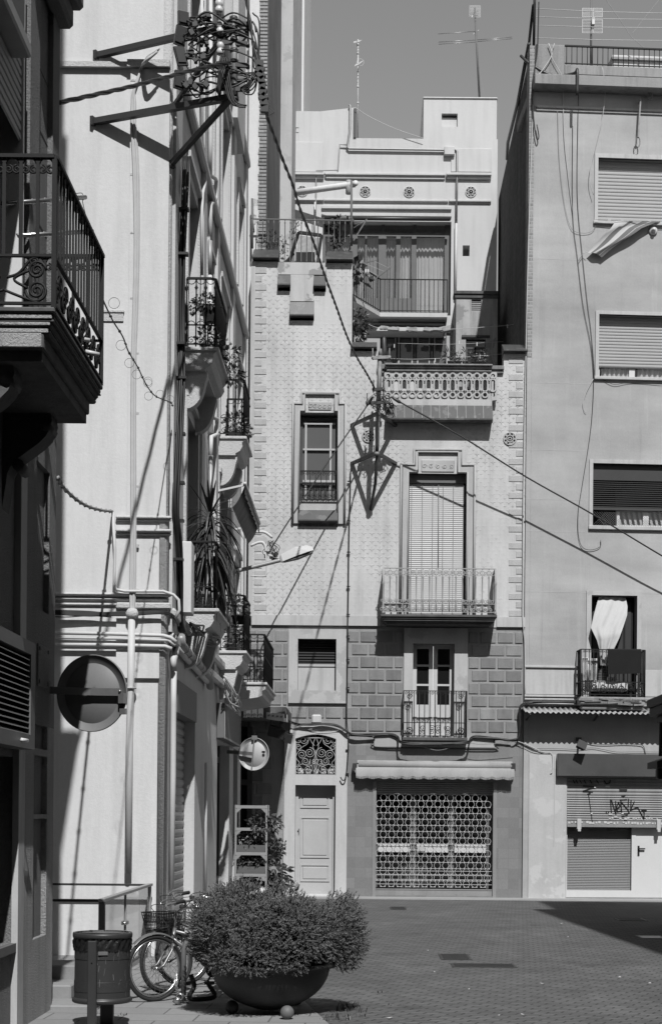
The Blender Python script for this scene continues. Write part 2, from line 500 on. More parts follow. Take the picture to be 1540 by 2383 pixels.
M['render_block'] = mat('rusticated_block', .325, .95, .2, 2.6, .9, 80, .12, dist=.02)
M['block_dark'] = mat('rusticated_block_dark', .28, .95, .2, 3.1, .9, 80, .2, dist=.02); M['block_pale'] = mat('rusticated_block_pale', .375, .95, .22, 2.2, .9, 80, .2, dist=.02)
M['quoin'] = mat('corner_block_render', .56, .95, .10, 2.0, .7, 80, .1, dist=.015)

def m_glass(name, dark, tint=.9, mixg=.12):
    m, nt, bs = new_mat(name)
    if dark:
        bs.inputs['Base Color'].default_value = (dark, dark, dark, 1)
        bs.inputs['Roughness'].default_value = .06
        bs.inputs['Specular IOR Level'].default_value = .6
    else:
        out = nt.nodes['Material Output']
        t = N(nt, 'ShaderNodeBsdfTransparent'); t.inputs[0].default_value = (tint, tint, tint, 1)
        g = N(nt, 'ShaderNodeBsdfGlossy'); g.inputs['Roughness'].default_value = .03
        fr = N(nt, 'ShaderNodeLayerWeight'); fr.inputs[0].default_value = .5
        mx = N(nt, 'ShaderNodeMixShader')
        nt.links.new(math_(nt, 'MULTIPLY_ADD', math_(nt, 'POWER', fr.outputs['Facing'], 4.0), .6, mixg), mx.inputs[0])
        nt.links.new(t.outputs[0], mx.inputs[1]); nt.links.new(g.outputs[0], mx.inputs[2])
        nt.links.new(mx.outputs[0], out.inputs[0])
    return m
M['glass'] = m_glass('window_glass', .012)
M['glass_sky'] = m_glass('sky_toned_window_glass', .11)  # grey base colour stands in for sky mirrored in the panes
M['clear'] = m_glass('clear_pane', 0, .96, .05)
M['rail_glass'] = m_glass('balustrade_glass', 0, .74, .10)
M['clear_dusty'] = m_glass('dusty_clear_pane', 0, .93, .06)

def m_leafy(name, val, var=.5):
    m, nt, bs = new_mat(name)
    p = pos(nt)
    v = math_(nt, 'MULTIPLY_ADD', math_(nt, 'SUBTRACT', noise(nt, p, 7, 3), .5), 2*var, 1.0)
    v = math_(nt, 'MULTIPLY', v, math_(nt, 'MULTIPLY_ADD', math_(nt, 'SUBTRACT', noise(nt, p, 60, 2), .5), 1.0, 1.0))
    v = math_(nt, 'MULTIPLY', math_(nt, 'MAXIMUM', v, .15), val)
    setgrey(nt, bs, v)
    bs.inputs['Roughness'].default_value = .6
    bs.inputs['Specular IOR Level'].default_value = .35
    return m
M['juniper'] = m_leafy('juniper_needles', .125, .45)
M['twig'] = mat('dry_twig', .3, .9, .2, 9)
# ---------------- light, sky, camera
TO_SUN = Vector((.113, -.639, .761)).normalized()
w = bpy.data.worlds.new("World"); SC.world = w; w.use_nodes = True
nt = w.node_tree; bg = nt.nodes['Background']
sky = nt.nodes.new('ShaderNodeTexSky'); sky.sky_type = 'NISHITA'; sky.sun_disc = False
sky.sun_elevation = math.asin(TO_SUN.z); sky.sun_rotation = math.atan2(TO_SUN.x, TO_SUN.y)
sky.altitude = 50; sky.air_density = 1.0; sky.dust_density = .2; sky.ozone_density = 1.0
bw = nt.nodes.new('ShaderNodeRGBToBW')          # a black and white photograph
nt.links.new(sky.outputs[0], bw.inputs[0]); nt.links.new(bw.outputs[0], bg.inputs[0])
bg.inputs[1].default_value = .118
sd = bpy.data.lights.new('sun', 'SUN'); sd.energy = 4.5; sd.angle = rad(.53); sd.color = (1,1,1)
so = bpy.data.objects.new('sun', sd); COL.objects.link(so)
so.rotation_euler = (-TO_SUN).to_track_quat('-Z', 'Y').to_euler()
so.location = (6, -20, 30)
cd = bpy.data.cameras.new('camera'); cam = bpy.data.objects.new('camera', cd); COL.objects.link(cam)
cam.matrix_world = Matrix.Translation((0,0,EYE)) @ Matrix.Rotation(PI/2, 4, 'X') @ Matrix.Rotation(ROLL, 4, 'Z')
cd.sensor_width = 36; cd.lens = F/2383*36
cd.shift_x = (770-CU)/2383; cd.shift_y = (CV-1191.5)/2383
cd.clip_start = .1; cd.clip_end = 2000
SC.camera = cam
vs = SC.view_settings; vs.view_transform = 'Standard'; vs.look = 'None'; vs.exposure = .17; vs.gamma = 1
SC.cycles.max_bounces = 6; SC.cycles.diffuse_bounces = 2; SC.cycles.transparent_max_bounces = 12
SC.cycles.caustics_reflective = False; SC.cycles.caustics_refractive = False

# ---------------- ground
g = MB(); g.add([(-250,-250,0),(250,-250,0),(250,250,0),(-250,250,0)], [(0,1,2,3)])
struct(g, 'ground', M['paver'])
# stone slab footway along the street wall, angled edge towards the square
M['slabs'] = m_brick('stone_slab_paving', .30, .13, .62, .42, .008, 'xy', .09, .3, .85, rot=rad(2), big=.12)
g = MB(); z = .012
edge = [(.05, 6), (-.22, 12.6), (-.55, 14.6), (-1.3, 30.2)]
poly = [(x, y) for x, y in edge] + [(-2.6, 30.2), (-9, 19.0), (-9, 6)]
g.prism(poly, (0,0,-.05), (1,0,0), (0,1,0), (0,0,.05+z))
struct(g, 'pavement', M['slabs'])
g = MB(); g.box(-3.4, 9.5, DF-.34, DF+.02, -.05, .035)
struct(g, 'kerb', M['kerb'])

# drains and covers in the paving
def cover(name, u0, v0, u1, v1, m, label, cat, bars=0, rim=True):
    a, b = G(u0, v1), G(u1, v0)
    x0, x1, y0, y1 = a.x, b.x, a.y, b.y
    r = thing(name, label, cat, ((x0+x1)/2, (y0+y1)/2, 0))
    mb = MB(); mb.box(x0+.03, x1-.03, y0+.03, y1-.03, -.03, .005)
    if bars:
        for i in range(bars):
            xx = x0+.04+(x1-x0-.08)*(i+.5)/bars
            mb.box(xx-.006, xx+.006, y0+.05, y1-.05, .005, .009)
    build(mb, 'plate', m, r)
    mb = MB()
    for q in ((x0,x0+.03,y0,y1),(x1-.03,x1,y0,y1),(x0+.03,x1-.03,y0,y0+.03),(x0+.03,x1-.03,y1-.03,y1)):
        mb.box(*q, -.03, .008)
    build(mb, 'frame', M['kerb'] if rim else M['paint_dark'], r)
M['cover_dark'] = mat('cast_iron_cover', .05, .6, .2, 6, .3, 40, metal=.3)
M['cover_pale'] = mat('sky_bright_cover', .62, .35, .05, 6, metal=.2)  # pale colour paints the sky reflected in the hatch metal
cover('drain_cover', 908, 2111, 943, 2117, M['cover_dark'], 'small iron cover in the paving close to the shop kerb', 'drain cover', 6, False)
cover('manhole_cover', 1026, 2221, 1088, 2234, M['cover_dark'], 'square iron manhole cover in the sunlit brick paving', 'manhole cover', 9, False)
cover('channel_drain', 1052, 2244, 1195, 2251, M['cover_dark'], 'long narrow dark drain channel lying across the sunlit paving', 'drain', 30, False)
cover('gutter_grate', 1440, 2138, 1492, 2143, M['cover_dark'], 'dark slot drain in the shaded corner of the square', 'drain', 8, False)
cover('metal_hatch', 1490, 2178, 1536, 2184, M['cover_pale'], 'metal hatch painted with bright sky reflection, lying in the shaded paving by the frame edge', 'hatch')

# litter and weeds
mb = MB()
for u, v in ((1320,2181),(1305,2150),(1510,2289),(1010,2263),(995,2213),(1160,2364),(1215,2362),(1090,2303),(1260,2290),(1440,2275),(905,2370)):
    c = G(u, v); s_ = random.uniform(.012, .03); a = random.random()*3
    dx, dy = math.cos(a)*s_, math.sin(a)*s_
    mb.add([c+Vector((-dx,-dy,.006)), c+Vector((dy,-dx,.006)), c+Vector((dx,dy,.014)), c+Vector((-dy*.7,dx*.7,.006))], [(0,1,2,3)])
o = build(mb, 'paper_scraps', M['sticker']); o['kind'] = 'stuff'; o['label'] = 'tiny pale paper scraps scattered on the brick paving'; o['category'] = 'litter'
mb = MB()
for u, v, n, hh in ((800,2352,26,.10),(822,2345,14,.07),(770,2368,12,.06),(806,2374,16,.09),(835,2356,10,.05),(762,2376,10,.05),(846,2366,8,.04),(905,2340,6,.03),(880,2310,6,.03),(238,2362,10,.05),(285,2366,8,.04)):
    c = G(u, v)
    for i in range(n):
        a = random.random()*2*PI; r = random.random()*.05
        b = c + Vector((math.cos(a)*r*1.4, math.sin(a)*r, 0)); a2 = random.random()*2*PI
        d = Vector((math.cos(a2), math.sin(a2), 0)); h = hh*random.uniform(.4, 1)
        sd_ = Vector((-d.y, d.x, 0))*.004
        mb.add([b-sd_, b+sd_, b+d*h*.35+sd_+Vector((0,0,h*.7)), b+d*h*.35-sd_+Vector((0,0,h*.7)), b+d*h*.8+Vector((0,0,h))], [(0,1,2,3),(3,2,4)])
o = build(mb, 'weeds', M['leaf']); o['kind'] = 'stuff'; o['label'] = 'thin weeds growing between the paving bricks around the planter'; o['category'] = 'weeds'

# building on the near right side of the square: stands outside the frame and shades the paving
r = thing('corner_building', 'tall plastered block on the right whose shadow lies across the paving', 'building', (8, 8, 0))
mb = MB()
mb.prism([(5.32,16.8),(5.95,7.2),(7.2,-14),(18,-14),(18,16.8)], (0,0,0), (1,0,0), (0,1,0), (0,0,15))
build(mb, 'wall', M['plaster'], r)
mb = MB(); mb.box(6.26, 9.2, 12, 16.8, 15.0, 18.0); mb.box(6.18, 9.3, 11.9, 16.85, 18.0, 18.12)
build(mb, 'roof', M['plaster'], r)
mb = MB()
for z in (3.6, 7.0, 10.4):
    for y in (9, 12, 15):
        x = 5.32 + (16.8-y)*.0656
        mb.box(x-.12, x-.02, y-.6, y+.6, z, z+1.9)
build(mb, 'window', M['shutter'], r)
# ================= the tiled house facing the camera =================
def slats(mb, x0, x1, z0, z1, y, n, tilt=.5, th=.006, depth=None):
    h = (z1-z0)/n; d = depth or h*.7
    for i in range(n):
        zc = z0 + h*(i+.5)
        mb.hexa([(x0,y-d*.5,zc-h*.5*tilt-th),(x1,y-d*.5,zc-h*.5*tilt-th),(x1,y+d*.5,zc+h*.5*tilt-th),(x0,y+d*.5,zc+h*.5*tilt-th),
                 (x0,y-d*.5,zc-h*.5*tilt+th),(x1,y-d*.5,zc-h*.5*tilt+th),(x1,y+d*.5,zc+h*.5*tilt+th),(x0,y+d*.5,zc+h*.5*tilt+th)])
def rollers(mb, x0, x1, z0, z1, y, n, bulge=.012, to=None):
    """roller shutter of n rounded slats as one corrugated sheet"""
    to = to or (lambda x, yy, z: (x, yy, z))
    prof = [(0,.0),(.08,-.0),(.2,-.8),(.5,-1),(.8,-.8),(.93,0)]
    h = (z1-z0)/n; pts = []
    for i in range(n):
        for t, d in prof: pts.append((z0+h*(i+t), y+bulge*d))
    pts.append((z1, y))
    vs = [to(x, yy, z) for z, yy in pts for x in (x0, x1)]
    fs = [(2*i, 2*i+1, 2*i+3, 2*i+2) for i in range(len(pts)-1)]
    mb.add(vs, fs)
def frame(mb, x0, x1, z0, z1, w, y0, y1):
    mb.box(x0, x0+w, y0, y1, z0, z1); mb.box(x1-w, x1, y0, y1, z0, z1)
    mb.box(x0+w, x1-w, y0, y1, z0, z0+w); mb.box(x0+w, x1-w, y0, y1, z1-w, z1)
def ring(mb, c, ax, ay, r0, r1, depth, n=16, sx=1, sy=1, ext=0):
    """flat annulus (or stadium with ext) extruded along depth"""
    c, ax, ay, d = Vector(c), Vector(ax), Vector(ay), Vector(depth)
    lo, li = [], []
    for i in range(n):
        a = 2*PI*i/n
        e = ext*(1 if math.sin(a) > 1e-6 else -1 if math.sin(a) < -1e-6 else (1 if i == 0 else -1)*0)
        for L, r in ((lo, r0), (li, r1)): L.append(c + ax*(r*math.cos(a)) + ay*(r*math.sin(a)+e))
    vs = lo + li + [q+d for q in lo] + [q+d for q in li]
    fs = []
    for i in range(n):
        j = (i+1) % n
        fs += [(i,j,n+j,n+i),(2*n+i,3*n+i,3*n+j,2*n+j),(i,2*n+i,2*n+j,j),(n+i,n+j,3*n+j,3*n+i)]
    mb.add(vs, fs)
XA, ZA = Vector((1,0,0)), Vector((0,0,1))

H = thing('tiled_house', 'narrow house with star relief tiles, stepped parapet and pierced roof balustrade', 'house', P(900, 2086, DF))
rc = lambda a,b,c,d,Y=DF: RC(a,b,c,d,Y)
def hole(a,b,c,d,Y=DF):
    x0,x1,z0,z1 = RC(a,b,c,d,Y); return (x0,x1,z0,z1)
# upper tiled wall with stepped top
X0,X1,Z0,Z1 = rc(588.5, 580, 1222, 1458)
Z1 = P(720,566,DF).z
cut = [hole(560,500,660,604), hole(750,500,830,607), hole(648,400,760,612), hole(820,400,1300,812), hole(877,700,1172,866), hole(903,860,1143,943), hole(1170,700,1300,819)]
w1 = hole(697.5, 960, 785.5, 1187); w2 = hole(949.6, 1102, 1084, 1434)
mb = MB(); mb.holed(X0,X1,Z0,Z1,[w1,w2],DF,.40,cutouts=cut)
WALL = build(mb, 'wall', M['star'], H)
# lower rusticated wall
l0,l1,_,_ = rc(556, 1700, 1215.5, 1800)
zb = P(800,1458,DF).z
sq = hole(693,1487,782,1607); fd = hole(960,1498,1056,1716)
gr = hole(687,1709,781.5,1804); dr = hole(686.3,1827,780,2069); shp = hole(870.5,1820,1150,2084)
mb = MB(); mb.holed(l0,l1,0,zb,[sq,fd,gr,(dr[0],dr[1],0,dr[3]),(shp[0],shp[1],0.02,shp[3])],DF+.02,.38)
build(mb, 'lower_wall', M['render_lo'], H)
# rusticated blocks
mb = MB()
pitch, rowh = .352, .262
clear = [hole(668,1462,809,1640), hole(936,1462,1090,1735), hole(606+200,1722,1230,2100), hole(658,1680,809,2100)]
k = 0; z = P(800,1468,DF).z - .225
while z > .55:
    off = (k % 2)*pitch/2
    x = l0 + .02 - pitch + off
    while x < l1:
        a, b = max(x, l0+.01), min(x+.308, l1-.02)
        segs = [(a,b)]
        for c in clear:
            if z+.21 > c[2] and z < c[3]:
                ns = []
                for s0, s1 in segs:
                    if s1 <= c[0] or s0 >= c[1]: ns.append((s0,s1))
                    else:
                        if s0 < c[0]: ns.append((s0, c[0]))
                        if s1 > c[1]: ns.append((c[1], s1))
                segs = ns
        for s0, s1 in segs:
            if s1-s0 > .06 and (z > zb-2.35 or s1 < hole(660,0,661,1)[0]):
                mb.mi = random.choice((0,0,0,1,2)); mb.bbox(s0, s1, DF+.001+random.uniform(-.003,.003), DF+.03, z+random.uniform(-.003,.003), z+.222, .010)
        x += pitch
    z -= rowh; k += 1
build(mb, 'rusticated_blocks', [M['render_block'],M['block_dark'],M['block_pale']], H)
# band between tiles and rustication
mb = MB()
x0,x1,z0,z1 = rc(586, 1434, 1221, 1457)
b0,b1,_,_ = rc(886,1434,1155,1457)
mb.box(x0, b0, DF-.035, DF+.0, z0, z1); mb.box(b1, x1, DF-.035, DF, z0, z1)
build(mb, 'ledge', M['plaster_band'], H)
# corner blocks
for side in (0,1):
    mb = MB()
    v = 622 if side == 0 else 832
    i = 0
    while v < 1425:
        long = (i % 2 == 0)
        if side == 0: a, b = 592, (592+28 if long else 592+17)
        else: a, b = (1183 if long else 1200), 1216
        dv = (1000-v)*.0085
        a2, b2 = (a+dv*0, b+dv*0)
        c = P(a2, v, DF); d = P(b2, v+14.5, DF)
        mb.bbox(c.x, d.x, DF-.011, DF+.01, d.z, c.z, .005)
        v += 19.6; i += 1
    build(mb, 'corner_blocks', M['quoin'], H)
mb = MB()
a, b = P(586, 615, DF), P(592, 1430, DF)
mb.box(P(588,1000,DF).x-.06, P(588,1000,DF).x+.03, DF-.02, DF+.3, P(588,1434,DF).z, P(588,609,DF).z)
build(mb, 'corner_strip', M['plaster_band'], H)

# dark tile copings
def coping(u0,u1,v0,v1,v2, deep=.36):
    c0,c1,_,_ = RC(u0,v0,u1,v1,DF)
    zt, ze, zu = P((u0+u1)/2,v0,DF).z, P((u0+u1)/2,v1,DF-.14).z, P((u0+u1)/2,v2,DF).z
    if deep < .3: deep = 0.0
    mb = MB(); prof = [(DF+deep,zt),(DF-.14,ze),(DF-.14,ze-.025),(DF+.0,ze-.04),(DF-.0,zu),(DF+deep,zu)]
    mb.prism(prof, (c0,0,0), (0,1,0), (0,0,1), (c1-c0,0,0))
    n = max(2, int((c1-c0)/.22))
    for i in range(1,n):                       # tile joints as fine ridges
        x = c0+(c1-c0)*i/n
        mb.hexa([(x-.004,DF-.14,ze+.002),(x+.004,DF-.14,ze+.002),(x+.004,DF+deep,zt+.002),(x-.004,DF+deep,zt+.002),
                 (x-.004,DF-.14,ze+.007),(x+.004,DF-.14,ze+.007),(x+.004,DF+deep,zt+.007),(x-.004,DF+deep,zt+.007)])
    build(mb, 'coping', M['clay'], H)
coping(588,649,566,596,609); coping(759,820.5,570,600,612)
coping(647,676.5,636,660,677,.16); coping(730,758.5,640,662,679,.16); coping(675,731,698,731,746,.16)
coping(817,877,784,804,817); coping(1170,1226,790,813,823)
# plaster infill of the stepped parapet
mb = MB()
a0,a1,az0,az1 = rc(648,612,760,640); mb.box(a0,a1,DF-.03,DF+.35,az0,az1)
a0,a1,az0,az1 = rc(676,639.5,730,702); mb.box(a0,a1,DF-.03,DF,az0,az1)
M['infill'] = mat('stained_plaster_infill', .60, .92, .06, 1.5, .3, 25, .15, patch=.35, patchval=.36)
build(mb, 'parapet_infill', M['infill'], H)

# terrace balustrade with pierced panel
bal_y = DF-.16
mb = MB()
for (a,b,c,d,pr) in ((895,849,1145,853.5,.10),(897,853.5,1143,859,.06),(899,859,1143,865.5,.03)):
    q = RC(a,b,c,d,bal_y); mb.bbox(q[0],q[1],bal_y-pr,bal_y+.14+pr,q[2],q[3],.012)
for (a,b,c,d) in ((877,848,899,866),(1141,852,1172,867)):
    q = RC(a,b,c,d,DF-.05); mb.bbox(q[0],q[1],DF-.10,DF+.2,q[2]+.05,q[3],.012)
    mb.bbox(q[0]+.01,q[1]-.01,DF-.06,DF+.19,q[2]-.02,q[2]+.05,.01)
build(mb, 'coping', M['cap_stone'], H)
mb = MB()
q = RC(903,865.5,1143,931,bal_y); step = 18.72*bal_y/F
for i in range(-1, 13):
    for row, vv in ((0,874.5),(1,896.5),(2,918.5)):
        u = 921.7 + 18.72*i
        c = P(u, vv + (u-903)*.0085*0+ .5, bal_y)
        if not (q[0]-.03 < c.x < q[1]+.03): continue
        if row == 1: ring(mb, c-Vector((0,.02,0)), XA, ZA, .068, .040, (0,.13,0), 18, ext=.072)
        else: ring(mb, c-Vector((0,.02,0)), XA, ZA, .068, .040, (0,.13,0), 16)
    for vv in (885, 908):
        c = P(921.7+18.72*(i+.5), vv, bal_y)
        if q[0] < c.x < q[1]:
            mb.cbox(c+Vector((0,.04,0)), (.075,.10,.075), Matrix.Rotation(PI/4,3,'Y')); mb.cbox(c+Vector((0,-.01,0)), (.035,.04,.035), Matrix.Rotation(PI/4,3,'Y'))
def plate(c, hx, z0, z1, r, ext, y, t, n=24):
    ho, bo = [], []
    for i in range(n):
        a = 2*PI*(i+.5)/n; e = ext*(1 if math.sin(a) > 0 else -1)
        hxp, hzp = r*math.cos(a), r*math.sin(a)+e
        ho.append((c.x+hxp, c.z+hzp))
        dx, dz = math.cos(a), math.sin(a)*(1+ext/r)
        zz = (z1-c.z) if dz > 0 else (c.z-z0)
        k = min(hx/abs(dx) if abs(dx) > 1e-6 else 1e9, zz/abs(dz) if abs(dz) > 1e-6 else 1e9)
        bo.append((c.x+dx*k, c.z+dz*k))
    vs_ = [(x, yy, z) for yy in (y, y+t) for L in (bo, ho) for x, z in L]; f_ = []
    for i in range(n):
        j = (i+1) % n
        f_ += [(i,j,n+j,n+i),(2*n+i,3*n+i,3*n+j,2*n+j),(n+i,n+j,3*n+j,3*n+i),(i,2*n+i,2*n+j,j)]
    mb.add(vs_, f_)
for i in range(-1, 14):
    u = 921.7 + 18.72*i; hx = 9.36*bal_y/F
    for vv, va, vb, r_, ex in ((875, 865.5, 884.5, .041, 0), (897, 884.5, 908.5, .041, .072), (919, 908.5, 931, .041, 0)):
        c = P(u, vv, bal_y)
        if c.x+hx*.6 < q[0] or c.x-hx*.6 > q[1]: continue
        plate(c, hx, P(u, vb, bal_y).z, P(u, va, bal_y).z, r_, ex, bal_y+.01, .07)
mb.box(q[0]-.01,q[1]+.01,bal_y,bal_y+.11,q[2]-.01,q[2]+.02); mb.box(q[0]-.01,q[1]+.01,bal_y,bal_y+.11,q[3]-.02,q[3]+.0)
mb.box(q[0]-.04,q[0]+.0,bal_y,bal_y+.12,q[2],q[3]); mb.box(q[1]-.0,q[1]+.04,bal_y,bal_y+.12,q[2],q[3])
build(mb, 'pierced_panel', M['stone'], H)
mb = MB(); q = RC(900,930.5,1144,943.5,bal_y); mb.box(q[0],q[1],bal_y-.01,DF+.1,q[2],q[3])
build(mb, 'ledge', M['plaster_band'], H)
mb = MB(); zt = q[2]; ze = P(1020,973,DF-.30).z; zu = P(1020,985,DF).z
mb.prism([(DF+.0,zt),(bal_y-.015,zt-.002),(DF-.30,ze),(DF-.30,ze-.03),(DF-.22,ze-.06),(DF+.0,zu)], (q[0]-.01,0,0),(0,1,0),(0,0,1),(q[1]-q[0]+.02,0,0))
M['clay_worn'] = mat('worn_dark_tile', .065, .6, .25, 2.5, .2, 20, .1, patch=.45, patchval=.13, spec=.4)
SK = build(mb, 'tiled_skirt', M['clay_worn'], H)
mb = MB()
for i in range(1,12):
    x = q[0] + (q[1]-q[0])*i/12
    mb.bar((x, bal_y-.02, zt-.004), (x, DF-.305, ze), .008, .006)
build(mb, 'tile_joints', M['plaster'], SK)
# terrace floors behind the parapets
mb = MB()
zlow = P(1020,946,DF).z; zhigh = P(700,640,DF).z
xs0 = P(588,800,DF).x
mb.box(xs0, P(820,700,DF).x, DF+.40, PH-.2, zhigh-.25, zhigh)
mb.box(P(820,900,DF).x+.01, P(1222,900,DF).x-.02, DF+.40, PH-.2, zlow-.25, zlow)
mb.box(P(820,700,DF).x-.25, P(820,700,DF).x-.02, DF+.40, PH-.3, zlow, zhigh-.25)
build(mb, 'terrace_floor', M['concrete'], H)
mb = MB(); mb.box(xs0-.05, xs0+.2, DF+.42, PH-.1, 0, zhigh-.25); mb.box(P(1222,900,DF).x-.2,P(1222,900,DF).x-.02, DF+.42, PH-.1, 0, zlow-.25)
build(mb, 'side_wall', M['tar'], H)

# windows --------------------------------------------------------
def surround(outer, shoulder, top, opening, panel, slot, zbot, name='window_surround'):
    """stepped art-nouveau surround: outer legs, shoulders, raised head, inset panel"""
    ol, orr = P(outer[0],1000,DF).x, P(outer[1],1000,DF).x
    tl, tr = P(top[0],1000,DF).x, P(top[1],1000,DF).x
    um = (outer[0]+outer[1])/2
    zs, zt = P(um,shoulder,DF).z, P(um,top[2],DF).z
    pl, pr_ = P(panel[0],1000,DF).x, P(panel[2],1000,DF).x
    zp0, zp1 = P(um,panel[3],DF).z, P(um,panel[1],DF).z
    mb = MB(); y = DF-.045
    # legs
    for a,b in ((ol,opening[0]),(opening[1],orr)): mb.box(a,b,y,DF+.12,zbot,zs)
    # head pieces round the panel
    mb.box(tl,pl-.06,y,DF+.12,zs,zp1+.10); mb.box(pr_+.06,tr,y,DF+.12,zs,zp1+.10)
    mb.box(tl,tr,y,DF+.12,zp1+.10,zt)
    mb.box(opening[0],pl-.06,y,DF+.12,opening[3],zs) ; mb.box(pr_+.06,opening[1],y,DF+.12,opening[3],zs)
    # rounded rim
    r = .028
    pts = [(ol+r,y,zbot),(ol+r,y,zs-r),(tl+r,y,zs-r),(tl+r,y,zt-r),(tr-r,y,zt-r),(tr-r,y,zs-r),(orr-r,y,zs-r),(orr-r,y,zbot)]
    mb.tube(pts, r, 6)
    pts = [(opening[0]-.01,y,zbot),(opening[0]-.01,y,opening[3]+.02),(pl-.07,y,opening[3]+.02),(pl-.07,y,zp1+.11),(pr_+.07,y,zp1+.11),(pr_+.07,y,opening[3]+.02),(opening[1]+.01,y,opening[3]+.02),(opening[1]+.01,y,zbot)]
    mb.tube(pts, .02, 6)
    s = build(mb, name, M['surround'], H)
    mb = MB(); mb.box(pl-.06,pr_+.06,DF+.06,DF+.12,opening[3],zp1+.10)
    mb.bbox(pl,pr_,DF-.02,DF+.06,zp0+.01,zp1-.04,.02)
    for i in range(5):
        x = pl+(pr_-pl)*(i+.5)/5
        mb.tube(spiral((x,DF-.022,(zp0+zp1)/2-.02),XA,ZA,.05,.012,1.3,i), .008, 5)
    build(mb, 'carved_panel', M['plaster'], s)
    return s
w1t = hole(697.5,959.5,785.5,1163)
surround((679.5,806),938,(699,792,912),w1t,(717,930,771,957),None,P(740,1219,DF).z)
s2 = surround((931.5,1107.5),1080,(962,1078,1044),w2,(980,1065,1058,1101),None,P(1020,1434,DF).z)
# narrow window sash
def sash(a,b,c,d,y,parent_name='window',m='wood_pale',gl='glass',bars_v=(),bars_h=(),w=.05,bw=.03,parent=None):
    mb = MB(); frame(mb,a,b,c,d,w,y,y+.06)
    for t in bars_v: x=a+(b-a)*t; mb.box(x-bw/2,x+bw/2,y+.005,y+.05,c+w,d-w)
    for t in bars_h: z=c+(d-c)*t; mb.box(a+w,b-w,y+.002,y+.055,z-bw/2,z+bw/2)
    f = build(mb, parent_name, M[m], parent or H)
    mb = MB(); mb.box(a+.01,b-.01,y+.03,y+.04,c+.01,d-.01)
    build(mb, 'pane', M[gl], f)
    return f
a,b,c,d = w1
sash(a,b,P(740,1163,DF).z,d-.08,DF+.17,'window','brown','glass_sky',(),(),.05)
mb = MB(); zc = P(740,1163,DF).z; zd = d-.16
for uu in (711.5,769): x = P(uu,1050,DF+.16).x; mb.box(x-.02,x+.02,DF+.155,DF+.20,zc+.05,zd)
for vv in (986,1046): z = P(740,vv,DF+.16).z; mb.box(a+.06,b-.06,DF+.152,DF+.20,z-.018,z+.018)
for vv in (1123,): z = P(740,vv,DF+.16).z; mb.box(a+.06,b-.06,DF+.152,DF+.20,z-.05,z+.05)
build(mb, 'glazing_bars', M['wood_pale'], H)
mb = MB(); mb.box(a,b,DF+.02,DF+.26,P(740,1187,DF).z,P(740,1164,DF).z)
build(mb, 'window_sill', M['surround'], H)
q = RC(695,1191,785.5,1212,DF); mb = MB()
mb.prism([(DF+.05,q[3]+.04),(DF-.03,q[3]+.03),(DF-.13,q[2]),(DF-.13,q[2]-.025),(DF-.03,q[2]-.06),(DF,q[2]-.12)],(q[0],0,0),(0,1,0),(0,0,1),(q[1]-q[0],0,0))
build(mb, 'window_sill', M['clay_worn'], H)
# guard of the narrow window
def guard_scroll(mb, x0, x1, z0, z1, y, n, r=.008):
    mb.box(x0,x1,y-.012,y+.012,z1-.025,z1); mb.box(x0,x1,y-.01,y+.01,z0,z0+.02)
    mb.box(x0,x1,y-.008,y+.008,z0+(z1-z0)*.32,z0+(z1-z0)*.32+.014)
    for i in range(n+1):
        x = x0+(x1-x0)*i/n
        mb.tube([(x,y,z0),(x,y,z1)], r*1.1, 5)
        if i < n:
            xm = x+(x1-x0)/n/2; rr = (x1-x0)/n*.46
            mb.tube(spiral((xm,y,z1-.06-rr*.2),XA,ZA,rr*.8,rr*.15,1.5,0), r*.8, 5)
            mb.tube(spiral((xm,y,z0+.09),XA,ZA,rr,rr*.15,1.6,PI), r*.8, 5)
q = RC(696,1095,785,1163,DF-.03); mb = MB(); guard_scroll(mb,q[0],q[1],q[2],q[3],DF-.03,7)
build(mb, 'window_guard', M['iron'], H)
# blind of the balcony door
a,b,c,d = w2
mb = MB(); slats(mb,a+.02,b-.06,c,d-.17,DF+.16,66,.96,.003,.014); mb.box(a+.02,b-.06,DF+.172,DF+.18,c,d-.17)
bl = build(mb, 'blind', M['blind'], H)
mb = MB()
for t in (.055,.24,.42,.6,.78,.955):
    x=a+(b-a)*t; mb.box(x-.004,x+.004,DF+.138,DF+.142,c,d-.17)
mb.tube([(a+(b-a)*.52,DF+.135,d-.17),(a+(b-a)*.525,DF+.135,c+1.0)],.008,5)
build(mb, 'cord', M['cable_grey'], bl)
mb = MB(); mb.box(a,b,DF+.10,DF+.22,d-.17,d); mb.box(a,b,DF+.25,DF+.30,c,d)
build(mb, 'blind_box', M['wood_grey'], H)
